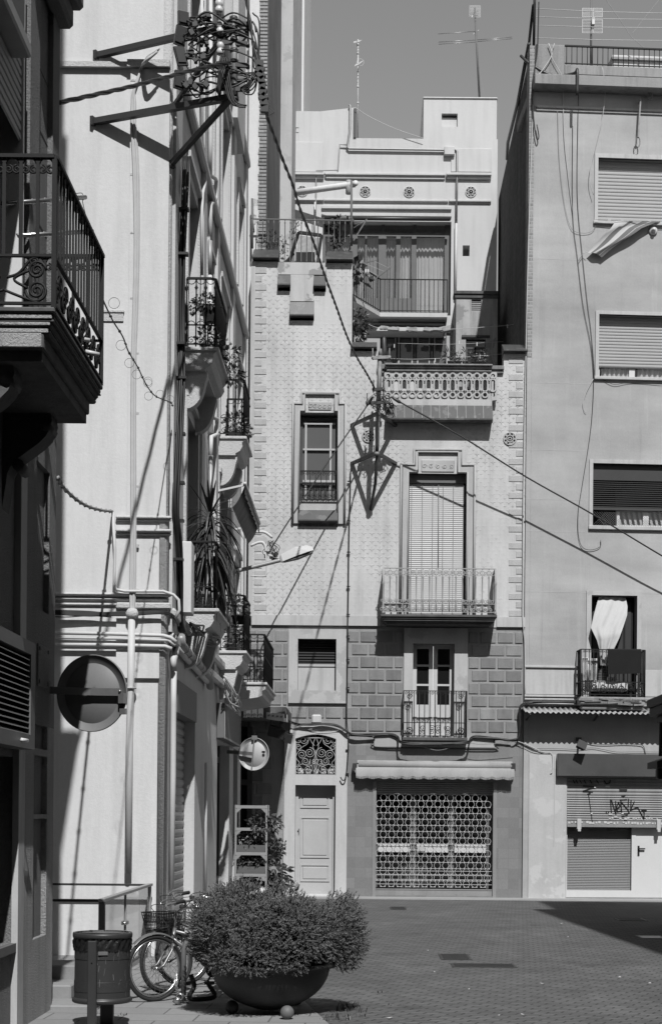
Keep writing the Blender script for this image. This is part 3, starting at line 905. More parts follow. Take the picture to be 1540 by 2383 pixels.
# cast-iron balcony
yb = DF-.60
q = RC(885,1430,1156,1452,yb)
mb = MB()
for (in_, z0, z1) in ((0,q[3]-.05,q[3]),(.03,q[3]-.09,q[3]-.05),(.055,q[3]-.13,q[3]-.09),(.085,q[3]-.155,q[3]-.13),(.12,q[3]-.185,q[3]-.155)):
    mb.bbox(q[0]+in_,q[1]-in_,yb+in_,DF-.0,z0,z1,.008)
bal = build(mb, 'balcony', M['soot_shade_stone'], H)
mb = MB(); r0,r1,_,rz1 = RC(891.5,1322,1152,1430,yb+.04); yr = yb+.04; zb0 = q[3]
z_top, z_mid, z_bot = P(1020,1323,yr).z, P(1020,1405,yr).z, P(1020,1424,yr).z
def cast_side(mb, p, qv, n, ends=True):
    p, qv = Vector(p), Vector(qv); ax = (qv-p).normalized()
    for z,t in ((z_top,.018),(z_mid,.014),(z_bot,.014)):
        mb.bar((p.x,p.y,z),(qv.x,qv.y,z),.03 if z==z_top else .018,t)
    for i in range(n+1):
        c = p.lerp(qv, i/n)
        if i in (0,n) and ends:
            mb.lathe([(.022,0),(.03,.04),(.02,.08),(.02,.6),(.032,.63),(.02,.68),(.02,z_top-zb0)],(c.x,c.y,zb0),8)
        else:
            mb.lathe([(.012,z_bot-zb0),(.012,z_mid-zb0+.02),(.024,z_mid-zb0+.05),(.011,z_mid-zb0+.11),(.014,z_mid-zb0+.3),(.011,z_top-zb0-.2),(.02,z_top-zb0-.18),(.012,z_top-zb0-.15),(.010,z_top-zb0)],(c.x,c.y,zb0),6)
        if i < n:
            m_ = p.lerp(qv,(i+.5)/n); L = (qv-p).length/n
            o_ = Vector((m_.x,m_.y,0))
            cb = Vector((c.x,c.y,0))
            mb.tube(arc(cb+ZA*(z_top-.085),ax,ZA,.042,0,2*PI,12)[:-1],.0085,5,True)
            mb.tube(spiral(o_+ZA*(z_top-.09),ax,ZA,.03,.008,1.2,0),.006,5)
            mb.tube(arc(o_+ZA*(z_top-.075),ax,ZA,L*.5,PI*1.05,PI*1.95,8),.006,5)
            for sg in (-1,1):
                mb.tube(spiral(cb+ax*(sg*.03)+ZA*(z_mid+.06),ax,ZA,.03,.008,1.25*sg,PI/2),.007,5)
                mb.tube(spiral(cb+ax*(sg*.03)+ZA*(z_bot+.05),ax,ZA,.036,.01,1.2*sg,-PI/2),.008,5)
            for k in range(-2,3):
                mb.tube([cb+ZA*(z_bot+.02), cb+ax*(k*.018)+ZA*(z_mid-.02-abs(k)*.012)],.006,4)
            mb.tube(arc(o_+ZA*(z_mid+.045),ax,ZA,.028,0,2*PI,10)[:-1],.007,5,True)
cast_side(mb,(r0,yr,0),(r1,yr,0),17)
cast_side(mb,(r0,yr+.03,0),(r0,DF,0),4,False); cast_side(mb,(r1,yr+.03,0),(r1,DF,0),4,False)
build(mb, 'railing', M['cast_iron'], bal)
# ceramic vents
def vent(u,v,rp):
    c = P(u,v,DF); r = rp*DF/F
    mb = MB(); mb.tube(arc(c-Vector((0,.012,0)),XA,ZA,r*.93,0,2*PI,24)[:-1],r*.10,6,True)
    mb.tube(arc(c-Vector((0,.012,0)),XA,ZA,r*.52,0,2*PI,18)[:-1],r*.10,6,True)
    mb.tube(arc(c-Vector((0,.012,0)),XA,ZA,r*.22,0,2*PI,10)[:-1],r*.08,6,True)
    for i in range(8):
        a = i*PI/4; d = XA*math.cos(a)+ZA*math.sin(a)
        mb.tube([c+d*r*.2,c+d*r*.55],r*.07,5); mb.cbox(c+d*r*.73-Vector((0,.01,0)),(r*.2,.02,r*.28),Matrix.Rotation(-a,3,'Y'))
    o = build(mb,'vent',M['stone'],H)
    mb = MB(); mb.prism([(math.cos(i*PI/10)*r*.95,math.sin(i*PI/10)*r*.95) for i in range(20)],c+Vector((0,-.004,0)),XA,ZA,(0,.003,0))
    build(mb,'vent_hole',M['black'],o)
vent(857,1015.5,15); vent(1185.5,1021.5,15.5)
# square lower window with shutter
x0,x1,z0,z1 = hole(671.5,1464.5,805.5,1636.5)
mb = MB(); mb.holed(x0,x1,z0,z1,[sq],DF-.04,.10)
build(mb,'window_surround',M['cream'],H)
mb = MB(); a,b,c,d = sq; zz = P(737,1549,DF+.15).z
slats(mb,a,b,zz+.03,d,DF+.18,9,.8,.006,.05); sh = build(mb,'shutter',M['shutter_dark'],H)
mb = MB(); mb.box(a,b,DF+.14,DF+.19,zz-.02,zz+.03); build(mb,'shutter_rail',M['wood_pale'],sh)
mb = MB(); mb.box(a,b,DF+.16,DF+.22,c,zz-.03)
build(mb,'window_board',M['plaster_band'],H)
mb = MB(); mb.box(a,b,DF+.25,DF+.3,c,d); build(mb,'window_back',M['black'],H)
# french door
x0,x1,z0,z1 = hole(939,1462,1087,1716)
mb = MB(); mb.holed(x0,x1,z0,z1,[fd],DF-.035,.075)
build(mb,'door_surround',M['cream'],H)
a,b,c,d = fd; y = DF+.22; xm = (a+b)/2
mb = MB(); mb.box(b-.0,b+.0001,y,y+.01,c,d)
for (p,q_) in ((a,xm-.005),(xm+.005,b)):
    mb = MB(); frame(mb,p,q_,c,d,.085,y,y+.05)
    zs_ = [P(1008,vv,y).z for vv in (1640,1594,1549)]
    for z in zs_[1:]: mb.box(p+.085,q_-.085,y+.01,y+.045,z-.02,z+.02)
    mb.box(p+.085,q_-.085,y+.008,y+.045,c+.085,zs_[0])
    fo = build(mb,'french_door',M['wood_white'],H)
    mb = MB(); mb.box(p+.08,q_-.08,y+.025,y+.03,zs_[0],d-.08); build(mb,'pane',M['glass'],fo)
# balconette
q = RC(938.5,1608,1085,1716,DF-.22); yr = DF-.22
mb = MB(); mb.bbox(q[0]-.02,q[1]+.02,yr-.03,DF+.0,q[2]-.07,q[2],.01); mb.box(q[0]+.02,q[1]-.02,yr,DF,q[2]-.12,q[2]-.07)
bc = build(mb,'balcony',M['soot_shade_stone'],H)
mb = MB(); zt=q[3]; zm=P(1010,1682,yr).z; zl=q[2]+.03
for z in (zt,zm,zl): mb.bar((q[0],yr,z),(q[1],yr,z),.022,.016)
for xx in (q[0],q[1]):
    for z in (zt,zm,zl): mb.bar((xx,yr,z),(xx,DF+.02,z),.018,.014)
    for yy in (yr,yr+.11): mb.tube([(xx,yy,q[2]),(xx,yy,zt)],.011,6)
n=12
for i in range(n+1):
    x=q[0]+(q[1]-q[0])*i/n
    mb.tube([(x,yr,q[2]),(x,yr,zt)],.009 if i not in (1,n-1) else .011,5)
    if i<n:
        xm_=x+(q[1]-q[0])/n/2
        mb.tube(spiral((xm_,yr,zt-.05),XA,ZA,.035,.008,1.3,0),.006,5)
for xx in (q[0]+.12,q[1]-.12):
    mb.tube(spiral((xx,yr,zm-.16),XA,ZA,.09,.015,2,PI),.010,5); mb.tube(spiral((xx,yr,zt-.12),XA,ZA,.06,.01,1.6,0),.009,5)
for xx in (.3,.45,.55,.7):
    x=q[0]+(q[1]-q[0])*xx
    mb.tube(spiral((x,yr,zm-.11),XA,ZA,.07,.01,1.6,PI*xx*4),.007,5); mb.tube(spiral((x,yr,zl+.08),XA,ZA,.06,.01,1.5,-PI*xx*4),.007,5)
build(mb,'railing',M['iron'],bc)
q = RC(870,1713,1151,1739,DF); mb = MB(); mb.box(q[0],q[1],DF-.06,DF+.02,q[2],q[3]); build(mb,'ledge',M['plaster'],H)

# white doorway bay
mb = MB(); q = RC(660.5,1706,807,2084,DF)
mb.holed(q[0],q[1],0,q[3],[gr,(dr[0],dr[1],0.03,dr[3])],DF-.03,.06)
pts = [(q[0]+(q[1]-q[0])*i/14, q[3]+ .165*math.sin(PI*i/14)**.8 if 0<i<14 else q[3]) for i in range(15)]
mb.prism(pts,(0,DF-.03,0),XA,ZA,(0,.06,0))
x0,x1,z0,z1 = gr; zs_=z1-.09
n=12
for i in range(n):
    t0,t1=i/n,(i+1)/n
    f0,f1=zs_+.09*math.sin(PI*t0),zs_+.09*math.sin(PI*t1)
    mb.prism([(x0+(x1-x0)*t0,z1+.01),(x0+(x1-x0)*t0,f0),(x0+(x1-x0)*t1,f1),(x0+(x1-x0)*t1,z1+.01)],(0,DF-.028,0),XA,ZA,(0,.35,0))
q2 = RC(725,1663,748,1684,DF); mb.bbox(q2[0],q2[1],DF-.05,DF+.02,q2[2],q2[3],.03)
build(mb,'doorway_wall',M['doorbay'],H)
mb = MB(); mb.box(gr[0],gr[1],DF+.32,DF+.36,gr[2],gr[3]); build(mb,'transom_back',M['black'],H)
# wrought fanlight grille with its year
mb = MB(); cx=(x0+x1)/2; y=DF+.03; W=(x1-x0)/2; Hh=z1-z0; zc=(z0+z1)/2
def sp(dx,dz,r,turn,a0): 
    for sg in (-1,1): mb.tube(spiral((cx+sg*dx*W,y,z0+dz*Hh),XA*sg,ZA,r,.018,turn,a0,26),.0075,5)
sp(.30,.55,.11,2.1,PI*.5); sp(.68,.50,.10,1.9,PI*.2); sp(.50,.34,.085,1.7,PI); sp(.60,.86,.085,1.4,PI); sp(.85,.68,.065,1.4,0); sp(.82,.15,.10,1.6,PI); sp(.36,.15,.10,1.6,PI*.5); sp(.88,.85,.06,1.2,PI)
for sg in (-1,1):
    mb.tube(smooth([(cx,y,z0+.1*Hh),(cx+sg*.1*W,y,z0+.3*Hh),(cx+sg*.02*W,y,z0+.52*Hh),(cx+sg*.14*W,y,z0+.72*Hh),(cx+sg*.0*W,y,z0+.95*Hh)]),.008,5)
    mb.tube(smooth([(cx+sg*.05*W,y,z0+.72*Hh),(cx+sg*.22*W,y,z0+.82*Hh),(cx+sg*.34*W,y,z0+.97*Hh)]),.0075,5)
    mb.tube(smooth([(cx+sg*.36*W,y,z0+.96*Hh),(cx+sg*.40*W,y,z0+.78*Hh),(cx+sg*.72*W,y,z0+.66*Hh),(cx+sg*.97*W,y,z0+.45*Hh),(cx+sg*.80*W,y,z0+.30*Hh),(cx+sg*.9*W,y,z0+.24*Hh)]),.0075,5)
    mb.tube(smooth([(cx+sg*.04*W,y,z0+.3*Hh),(cx+sg*.3*W,y,z0+.22*Hh),(cx+sg*.7*W,y,z0+.27*Hh),(cx+sg*.96*W,y,z0+.12*Hh)]),.0075,5)
mb.bar((cx,y,z0),(cx,y,z0+.62*Hh),.012)
frame(mb,x0,x1,z0,z1-.06,.018,y-.01,y+.01)
gl = build(mb,'fanlight_grille',M['iron_white'],H)
def text(s,name,size,o,m,parent,ext=.006,ax=None):
    cu = bpy.data.curves.new(name,'FONT'); cu.body=s; cu.size=size; cu.extrude=ext; cu.align_x='CENTER'; cu.resolution_u=2
    ob = bpy.data.objects.new('tmp',cu); COL.objects.link(ob)
    dg = bpy.context.evaluated_depsgraph_get(); me = bpy.data.meshes.new_from_object(ob.evaluated_get(dg))
    bpy.data.objects.remove(ob)
    mb = MB(); R = Matrix.Rotation(PI/2,3,'X')
    if ax: R = ax @ R
    mb.add([Vector(o)+R@v.co for v in me.vertices],[tuple(p.vertices) for p in me.polygons])
    bpy.data.meshes.remove(me)
    return build(mb,name,m,parent)
text('1873','date_figures',.15,(cx,y-.012,z0+.27*Hh),M['iron_white'],gl)
mb = MB()
for i in range(5): mb.bbox(x0+.05+i*.155,x0+.17+i*.155,y+.08,y+.2,z0+.01,z0+.14,.03)
build(mb,'carved_panel',M['plastic_white'],H)
# street door
a,b,c,d = dr; y=DF+.19; c=.06
mb = MB(); frame(mb,a,b,c,d,.06,y-.02,y+.06); mb.box(a+.06,b-.06,y+.02,y+.06,c+.06,d-.06)
W_=b-a
for (v0,v1) in ((1852,1877),(1905,1993),(2015,2048)):
    q=RC(702,v0,763,v1,y); frame(mb,q[0]-.03,q[1]+.03,q[2]-.03,q[3]+.03,.025,y+.002,y+.03)
    mb.bbox(q[0]+.02,q[1]-.02,y+.006,y+.03,q[2]+.02,q[3]-.02,.012)
do = build(mb,'door',M['wood_pale'],H)
mb = MB(); p=P(694,1934,y); mb.lathe([(.0,-.04),(.018,-.03),(.012,0)],(p.x,y,p.z),8,Matrix.Rotation(-PI/2,3,'X')); mb.box(p.x-.015,p.x+.015,y+.0,y+.01,p.z-.07,p.z+.05)
build(mb,'handle',M['iron'],do)
mb = MB(); q=RC(676,2069,792,2084,DF-.1); mb.bbox(q[0],q[1],DF-.14,DF+.2,.0,.075,.02); build(mb,'doorstep',M['doorbay'],H)

# tiled shop front
q = RC(806.5,1736,1213.5,2086,DF); mb=MB()
mb.holed(q[0],q[1],.02,q[3],[shp],DF-.012,.04); build(mb,'shop_wall',M['shop_tile'],H)
mb=MB(); a,b,c,d=shp
for xx in (a,b): mb.box(xx-.035,xx+.035,DF-.03,DF+.1,.03,d)
build(mb,'shutter_guide',M['metal_blind'],H)
zr=P(1010,1850,DF+.05).z; zbm=P(1010,2071,DF+.05).z
mb=MB(); rollers(mb,a+.03,b-.03,zr,d,DF+.07,6,.018); ro=build(mb,'roller_shutter',M['metal_blind'],H)
mb=MB(); mb.box(a+.03,b-.03,DF+.03,DF+.09,.04,zbm); mb.box(a+.03,b-.03,DF+.02,DF+.09,zbm,zbm+.02)
for uu in (966,1145,1065): 
    x=P(uu,2075,DF).x
    if uu!=1145: mb.box(x-.03,x+.03,DF+.0,DF+.03,.06,.10)
build(mb,'bottom_bar',M['metal_blind'],ro)
mb=MB(); sx_=.1715; sz=.1265; rr=.066; nrow=int((zr-zbm)/sz)
for k in range(nrow+1):
    z=zr-.06-k*sz
    if z<zbm+.03: break
    off=(k%2)*sx_/2
    x=a+.10+off-sx_/2
    while x<b-.08:
        if x>a+.08:
            mb.tube(arc((x,DF+.055,z),XA,ZA,rr,0,2*PI,14)[:-1],.0052,4,True)
            for sg in (-1,1):
                if a+.05 < x+sg*sx_/4 < b-.05: mb.cbox((x+sg*sx_/4,DF+.055,z-sz/2),(.024,.016,.014))
                mb.tube([(x+sg*rr*.75,DF+.055,z-rr*.62),(x+sg*sx_/4,DF+.055,z-sz/2)],.0045,4)
        x+=sx_
for vv in (2027,2037,2047,2058):
    z=P(1010,vv,DF+.05).z; mb.tube([(a+.04,DF+.06,z),(b-.04,DF+.06,z)],.006,4)
build(mb,'ring_grille',M['grille'],ro)
# shop window behind the grille
y=DF+.30
mb=MB(); xs=[P(u,1950,y).x for u in (872,878,954,968,1043,1056,1131,1150)]
for p_,q_ in ((xs[0],xs[1]),(xs[2],xs[3]),(xs[4],xs[5]),(xs[6],xs[7])): mb.box(p_,q_,y,y+.08,.05,d)
mb.box(xs[0],xs[7],y,y+.08,.05,.14); mb.box(xs[0],xs[7],y,y+.08,d-.12,d)
sw=build(mb,'shop_window',M['wood_grey'],H)
mb=MB(); mb.box(xs[0],xs[7],y+.04,y+.05,.1,d); build(mb,'pane',M['glass'],sw)
mb=MB(); zz0,zz1=P(1010,1984,y).z,P(1010,1965,y).z
for p_,q_ in ((xs[1],xs[2]),(xs[3],xs[4]),(xs[5],xs[6])): mb.box(p_+.01,q_-.01,y+.02,y+.038,zz0,zz1)
build(mb,'white_strip',M['plastic_white'],sw)
q=RC(970,1969,988,1981,y); mb=MB(); mb.box(q[0],q[1],y+.005,y+.018,q[2],q[3]); build(mb,'notice',M['wood_pale'],sw)
mb=MB()   # radiator-like rack inside the glass
for i in range(15):
    x=P(934+i*4.2,2040,y).x; mb.box(x-.006,x+.006,y+.02,y+.034,.15,P(960,2014,y).z)
build(mb,'window_bars',M['iron_grey'],sw)
# roofed awning
r=thing('shop_awning','rolled fringed canvas awning above the ring grille shop front','awning',P(1010,1800,DF))
za,zb_=P(1010,1775,DF).z,P(1010,1790,DF).z
ax0,ax1,_,_=RC(828,1780,1196,1815,DF-.22)
mb=MB(); mb.tube([(ax0+.05,DF-.13,za-.06),(ax1-.05,DF-.13,za-.06)],.075,12)
build(mb,'roll',M['canvas'],r)
mb=MB(); nx=150; zt=za-.03
vsx=[];fsx=[]
def sc_(x): 
    t=(x-ax0)/(ax1-ax0); return .025*abs(math.sin(t*PI*14))
rows=((DF-.06,0,0),(DF-.17,-.055,0),(DF-.235,-.14,.4),(DF-.245,-.25,1))
for i in range(nx+1):
    x=ax0+(ax1-ax0)*i/nx; t=i/nx
    for j,(yy,dz,k_) in enumerate(rows):
        rip=.012*math.sin(x*9+1)*k_+.006*math.sin(x*31)*k_
        sl=-.03*t
        vsx.append((x,yy+rip,zt+dz+sl*0-(.0 if k_<1 else sc_(x))))
for i in range(nx):
    for j in range(3):
        k_=i*4+j; fsx.append((k_,k_+4,k_+5,k_+1))
mb.smooth=True; mb.add(vsx,fsx); va=build(mb,'valance',M['canvas'],r)
mb=MB()
for i in range(330):
    x=ax0+(ax1-ax0)*(i+.5)/330; z=zt-.25-sc_(x); yy=DF-.245+.012*math.sin(x*9+1)
    mb.add([(x-.004,yy,z+.005),(x+.004,yy,z+.005),(x+.003+random.uniform(-.004,.004),yy,z-.045),(x-.003,yy,z-.045)],[(0,1,2,3)])
build(mb,'fringe',M['canvas'],va)
for u in (825,1192):
    p=P(u,1780,DF-.1); mb=MB()
    mb.box(p.x-.04,p.x+.05,DF-.2,DF-.012,p.z-.13,p.z+.03); mb.bar((p.x,DF-.15,p.z+.02),(p.x+.02,DF-.2,p.z-.16),.03)
    build(mb,'bracket',M['paint_dark'],r)
mb=MB(); q=RC(822,1771,1200,1777,DF-.05); mb.box(q[0]+.08,q[1]-.08,DF-.10,DF-.012,q[2],q[3]); build(mb,'wall_board',M['plaster_band'],r)
# ================= white penthouse set back behind the tiled house =================
B = thing('white_penthouse', 'white flat-roofed storeys with glazed gallery set back behind the roof terraces', 'building', P(915, 900, PH))
Rp = lambda a,b,c,d,Y=PH: RC(a,b,c,d,Y)
def hp(a,b,c,d): return RC(a,b,c,d,PH)
bx0 = P(676,600,PH).x; bx1 = P(1155,600,PH).x
ztop = P(900,322,PH).z
up = hp(750,515,1048.5,733); lowh = hp(822,772,1047,870); sm = hp(1076,571,1092,596)
mb = MB(); mb.holed(bx0,bx1,6.0,ztop,[up,lowh,sm],PH,.30)
mb.box(bx0,bx0+.3,PH+.3,PH+8,6,ztop); mb.box(bx1-.3,bx1,PH+.3,PH+8,6,ztop); mb.box(bx0+.3,bx1-.3,PH+.4,PH+8,ztop-.4,ztop-.2)
build(mb,'wall',M['white2'],B)
# stair heads on the roof
q = Rp(676,257,826,322); z1=P(752,259,PH).z; z2=P(826,250,PH).z; z0=ztop
xm=P(745,260,PH).x
mb=MB(); mb.prism([(q[0],z0),(q[1],z0),(q[1],z2),(xm,z1),(q[0],z1)],(0,PH+.002,0),XA,ZA,(0,3,0))
x0,x1,zz0,zz1 = hp(683,297,695,308); 
o=build(mb,'stair_head',M['white2'],B)
mb=MB(); mb.box(x0,x1,PH-.01,PH+.002,zz0+.08,zz1); build(mb,'opening',M['black'],o)
mb=MB(); mb.box(x0,(x0+x1)/2-.02,PH-.012,PH+.0,zz0,zz0+.10); mb.box((x0+x1)/2+.0,x1,PH-.012,PH+.0,zz0,zz0+.10); build(mb,'opening_block',M['white2'],o)
mb=MB(); x=P(824,300,PH).x; mb.box(x-.02,x+.05,PH-.03,PH+.0,P(824,321,PH).z,P(824,253,PH).z); build(mb,'side_shade_strip',M['paint_dark'],o)  # dark strip painted as the shaded side face of the stair head
q = Rp(985,231,1155,322)
rh = hp(1027,264,1064,295)
mb=MB(); mb.holed(q[0],q[1],ztop,q[3],[rh],PH+.002,.35); mb.box(q[0],q[1],PH+.352,PH+2.9,ztop,q[3]-.01)
o=build(mb,'stair_head',M['white2'],B)
mb=MB(); mb.box(rh[0],rh[1],PH+.30,PH+.35,rh[2]+.25,rh[3]); build(mb,'opening',M['black'],o)
mb=MB(); mb.box(rh[0],rh[1],PH+.10,PH+.35,rh[2],rh[2]+.27); build(mb,'opening_block',M['white2'],o)
mb=MB(); mb.bbox(q[0]-.02,q[1]+.02,PH-.03,PH+2.92,q[3]-.0,q[3]+.05,.02); build(mb,'coping',M['white2'],o)
# cornices
def bandp(parts, name='cornice', m='white2'):
    mb=MB()
    for a,b,c,d,pr in parts:
        q=Rp(a,b,c,d,PH-pr); mb.bbox(q[0],q[1],PH-pr,PH+.0,q[2],q[3],.008)
    return build(mb,name,M[m],B)
bandp([(676,400.5,754,406,.13),(756,402,1036,407,.10),(1038,401,1143,407,.13)])
bandp([(676,407,753,415,.07),(758,408,1034,416,.05),(1040,408,1142,416,.07)])
bandp([(676,461,753,466,.07),(754,463,1042,468,.06),(1044,464,1142,469,.07)])
bandp([(676,466,752,470,.03),(755,468,1042,471,.03),(1046,469,1142,473,.03)])
bandp([(748,479,1050,486,.07),(748,495,1050,503,.06)],'lintel')
bandp([(1049,345,1143,400,.03)],'pilaster'); bandp([(676,330,752,400,.03)],'pilaster')
# rosettes
for u,v in ((703,445),(849.5,446),(951.5,447),(1095,447)):
    c=P(u,v,PH); r=13.2*PH/F
    mb=MB(); mb.tube(arc(c-Vector((0,.01,0)),XA,ZA,r*.93,0,2*PI,20)[:-1],r*.09,5,True)
    for k in range(4):
        a=k*PI/4; d=XA*math.cos(a)+ZA*math.sin(a); e=XA*-math.sin(a)+ZA*math.cos(a)
        for sg in (-1,1): mb.tube([c+d*r*.9-Vector((0,.012,0)),c+e*sg*r*.34-Vector((0,.012,0)),c-d*r*.9-Vector((0,.012,0))],r*.055,4)
    mb.tube(arc(c-Vector((0,.012,0)),XA,ZA,r*.42,0,2*PI,12)[:-1],r*.07,5,True); mb.lathe([(r*.12,0),(r*.1,.03)],c-Vector((0,.0,0)),8,Matrix.Rotation(PI/2,3,'X'))
    o=build(mb,'rosette_vent',M['white2'],B)
    mb=MB(); mb.prism([(math.cos(i*PI/10)*r*.95,math.sin(i*PI/10)*r*.95) for i in range(20)],c+Vector((0,-.006,0)),XA,ZA,(0,.004,0)); build(mb,'vent_hole',M['dark'],o)
# gallery glazing
yg=PH+.22
ux=[750,821,824,887,894,961,968,1034,1048]
X=lambda u: P(u,620,yg).x
zt_,zb_=P(930,519,yg).z,P(930,731,yg).z; zm0,zm1=P(930,550,yg).z,P(930,541.5,yg).z
mb=MB()
for a,b in ((750,757),(813,823),(887,894),(961,968),(1034,1048.5)): mb.box(X(a),X(b),yg,yg+.08,zb_,zt_)
mb.box(X(750),X(1048),yg-.01,yg+.09,zt_-.0,zt_+.05); mb.box(X(750),X(1048),yg+.001,yg+.079,zm0,zm1)
for a,b in ((823,831),(849,853),(880,887),(894,898),(921,931),(957,961)): mb.box(X(a),X(b),yg+.002,yg+.07,zb_,zm0)
for a,b in ((823,887),(894,961)): mb.box(X(a),X(b),yg+.003,yg+.07,zb_,P(930,694,yg).z)
gw=build(mb,'gallery_window',M['wood_grey'],B)
mb=MB(); mb.box(X(750),X(1048),yg+.035,yg+.043,zb_,zt_); build(mb,'pane',M['clear_dusty'],gw)
def curtain(mb,u0,u1,v0,v1,y,amp=.03,freq=16,n=70):
    x0,x1,z0,z1=RC(u0,v0,u1,v1,y); vs=[];fs=[]
    for i in range(n+1):
        t=i/n; x=x0+(x1-x0)*t
        d=amp*math.sin(t*freq*2*PI*(.9+.1*math.sin(t*7)))+amp*.4*math.sin(t*freq*5.3+1)
        vs+=[(x,y+d*1.1,z0),(x,y+d*.9,(z0+z1)/2),(x,y+d*.35,z1)]
    for i in range(n):
        k=3*i; fs+=[(k,k+3,k+4,k+1),(k+1,k+4,k+5,k+2)]
    mb.smooth=True; mb.add(vs,fs)
yc=yg+.20
for (a,b,c,d,fq,mm) in ((968.5,1034,553,731,9,'curtain'),(833,847,555,698,3,'curtain'),(851,886,556,731,6,'sheer'),(898,921,560,698,4,'sheer'),(931,956,553,700,4,'curtain'),(757,813,555,731,8,'sheer')):
    mb=MB(); curtain(mb,a,b,c,d,yc,.025,fq); build(mb,'curtain',M[mm],B)
mb=MB(); curtain(mb,826,1034,521,541,yc,.01,40); build(mb,'curtain',M['curtain'],B)
mb=MB(); mb.box(X(750),X(1048),PH+.75,PH+.8,zb_-.3,zt_+.3); build(mb,'room_back',M['wood_grey'],B)
# gallery balcony, its left end turning towards the camera
ybl=PH-.75; zf=P(960,727,ybl).z; zr=P(960,650.5,ybl).z
pl=P(812,700,PH-2.1); pc=P(884,727,ybl); pr=P(1040,727,ybl)
mb=MB()
poly=[(P(760,700,PH).x,PH),(pl.x-.3,PH-2.1),(pl.x,PH-2.15),(pc.x,ybl-.04),(pr.x,ybl-.04),(pr.x,PH)]
mb.prism(poly,(0,0,zf-.12),(1,0,0),(0,1,0),(0,0,.10))
bs_=build(mb,'balcony',M['white2'],B)
mb=MB()
def plain_rail(mb,a,b,z0,z1,n,r=.008,top=.02):
    a,b=Vector(a),Vector(b)
    mb.bar((a.x,a.y,z1),(b.x,b.y,z1),.035,top); mb.bar((a.x,a.y,z0+.04),(b.x,b.y,z0+.04),.02,.014)
    for i in range(n+1):
        p=a.lerp(b,i/n); mb.tube([(p.x,p.y,z0),(p.x,p.y,z1)],r if i%n else r*1.6,5)
plain_rail(mb,(pc.x,ybl,0),(pr.x,ybl,0),zf,zr,15); plain_rail(mb,(pl.x,PH-2.1,0),(pc.x,ybl,0),zf,zr,13)
build(mb,'railing',M['iron'],bs_)
# beams under the gallery
mb=MB()
for a,b,c,d,pr_ in ((868,740.5,1036,748,.55),(862,752,1036,757,.50),(852,761,1033,771,.62)):
    q=Rp(a,b,c,d,PH-pr_); mb.bbox(q[0],q[1],PH-pr_,PH-.001,q[2],q[3],.01)
build(mb,'beam',M['white2'],B)
mb=MB(); p0,p1=P(880,749.5,PH-.6),P(1036,751,PH-.6); mb.tube([p0,p1],.018,6); build(mb,'pipe',M['paint_dark'],B)
q=Rp(884,726,1040,741,PH-.4); mb=MB(); mb.box(q[0],q[1],PH-.35,PH-.002,q[2],q[3]+.02); build(mb,'lintel',M['wood_grey'],B)
# lower glazed doors
yl=PH-.12; XL=lambda u:P(u,815,yl).x; z0,z1=P(960,870,yl).z,P(960,777,yl).z
mb=MB()
for a,b in ((884,890),(892.5,895.5),(920,926),(928,932),(960,964),(965.5,972),(998,1003),(1006,1010),(1034,1038)): mb.box(XL(a),XL(b),yl,yl+.06,z0,z1)
mb.box(XL(884),XL(1038),yl+.001,yl+.059,z1-.05,z1+.04)
for a,b in ((890,926),(928,963),(968,1003),(1006,1038)): mb.box(XL(a),XL(b),yl+.002,yl+.05,P(960,786,yl).z-.03,P(960,786,yl).z+.0)
gd=build(mb,'glazed_door',M['brown'],B)
mb=MB()
for a,b in ((890,893),(918,921),(926,929),(957,960),(970,973),(997,999.5),(1009,1012)): mb.box(XL(a),XL(b),yl-.004,yl,z0,z1-.09)
for a,b in ((892,920),(928,958),(972,998),(1010,1036)): mb.box(XL(a),XL(b),yl-.004,yl,z1-.09,z1-.06)
build(mb,'worn_edges',M['wood_pale'],gd)
mb=MB(); mb.box(XL(886),XL(1037),yl+.03,yl+.04,z0,z1); build(mb,'pane',M['glass_sky'],gd)
# outbuilding at the right of the terrace
YO=38.0
q=RC(1060,684,1156.5,900,YO); vh=RC(1096.5,697,1119,724,YO); wh=RC(1083,787,1129,853,YO)
mb=MB(); mb.holed(q[0],q[1],q[2],q[3],[vh,wh],YO,.25); mb.box(q[0],q[0]+.2,YO+.25,PH-.01,q[2],q[3]); mb.box(q[0]+.2,q[1],YO+.25,PH-.01,q[3]-.15,q[3]-.05)
M['stain_wall']=mat('water_stained_wall',.50,.92,.16,1.3,.3,25,.35,patch=.3,patchval=.33)
ob=build(mb,'outbuilding_wall',M['stain_wall'],B)
mb=MB(); mb.bbox(q[0]-.06,q[1]+.02,YO-.06,YO+.4,q[3]-.02,q[3]+.06,.01); mb.box(q[0]-.03,q[1]+.01,YO-.03,YO,q[3]-.10,q[3]-.02); build(mb,'coping',M['soot_shade_stone'],ob)
mb=MB(); slats(mb,vh[0],vh[1],vh[2],vh[3],YO+.06,6,.5,.01,.06); build(mb,'vent_grille',M['plaster_band'],ob)
mb=MB(); mb.box(vh[0],vh[1],YO+.2,YO+.24,vh[2],vh[3]); build(mb,'vent_hole',M['black'],ob)
mb=MB(); a,b,c,d=wh; zt2=P(1100,805,YO).z
mb.box(a-.10,b+.10,YO-.04,YO,d+.01,d+.06)
frame(mb,a,b,c,zt2,.05,YO+.1,YO+.15); xm=(a+b)/2; mb.box(xm-.015,xm+.015,YO+.1,YO+.14,c,zt2)
for t in (.25,.5,.75): mb.box(a,b,YO+.102,YO+.138,c+(zt2-c)*t-.01,c+(zt2-c)*t+.01)
wo=build(mb,'window',M['brown'],ob)
mb=MB(); mb.box(a,b,YO+.12,YO+.128,c,d); build(mb,'pane',M['glass'],ob)
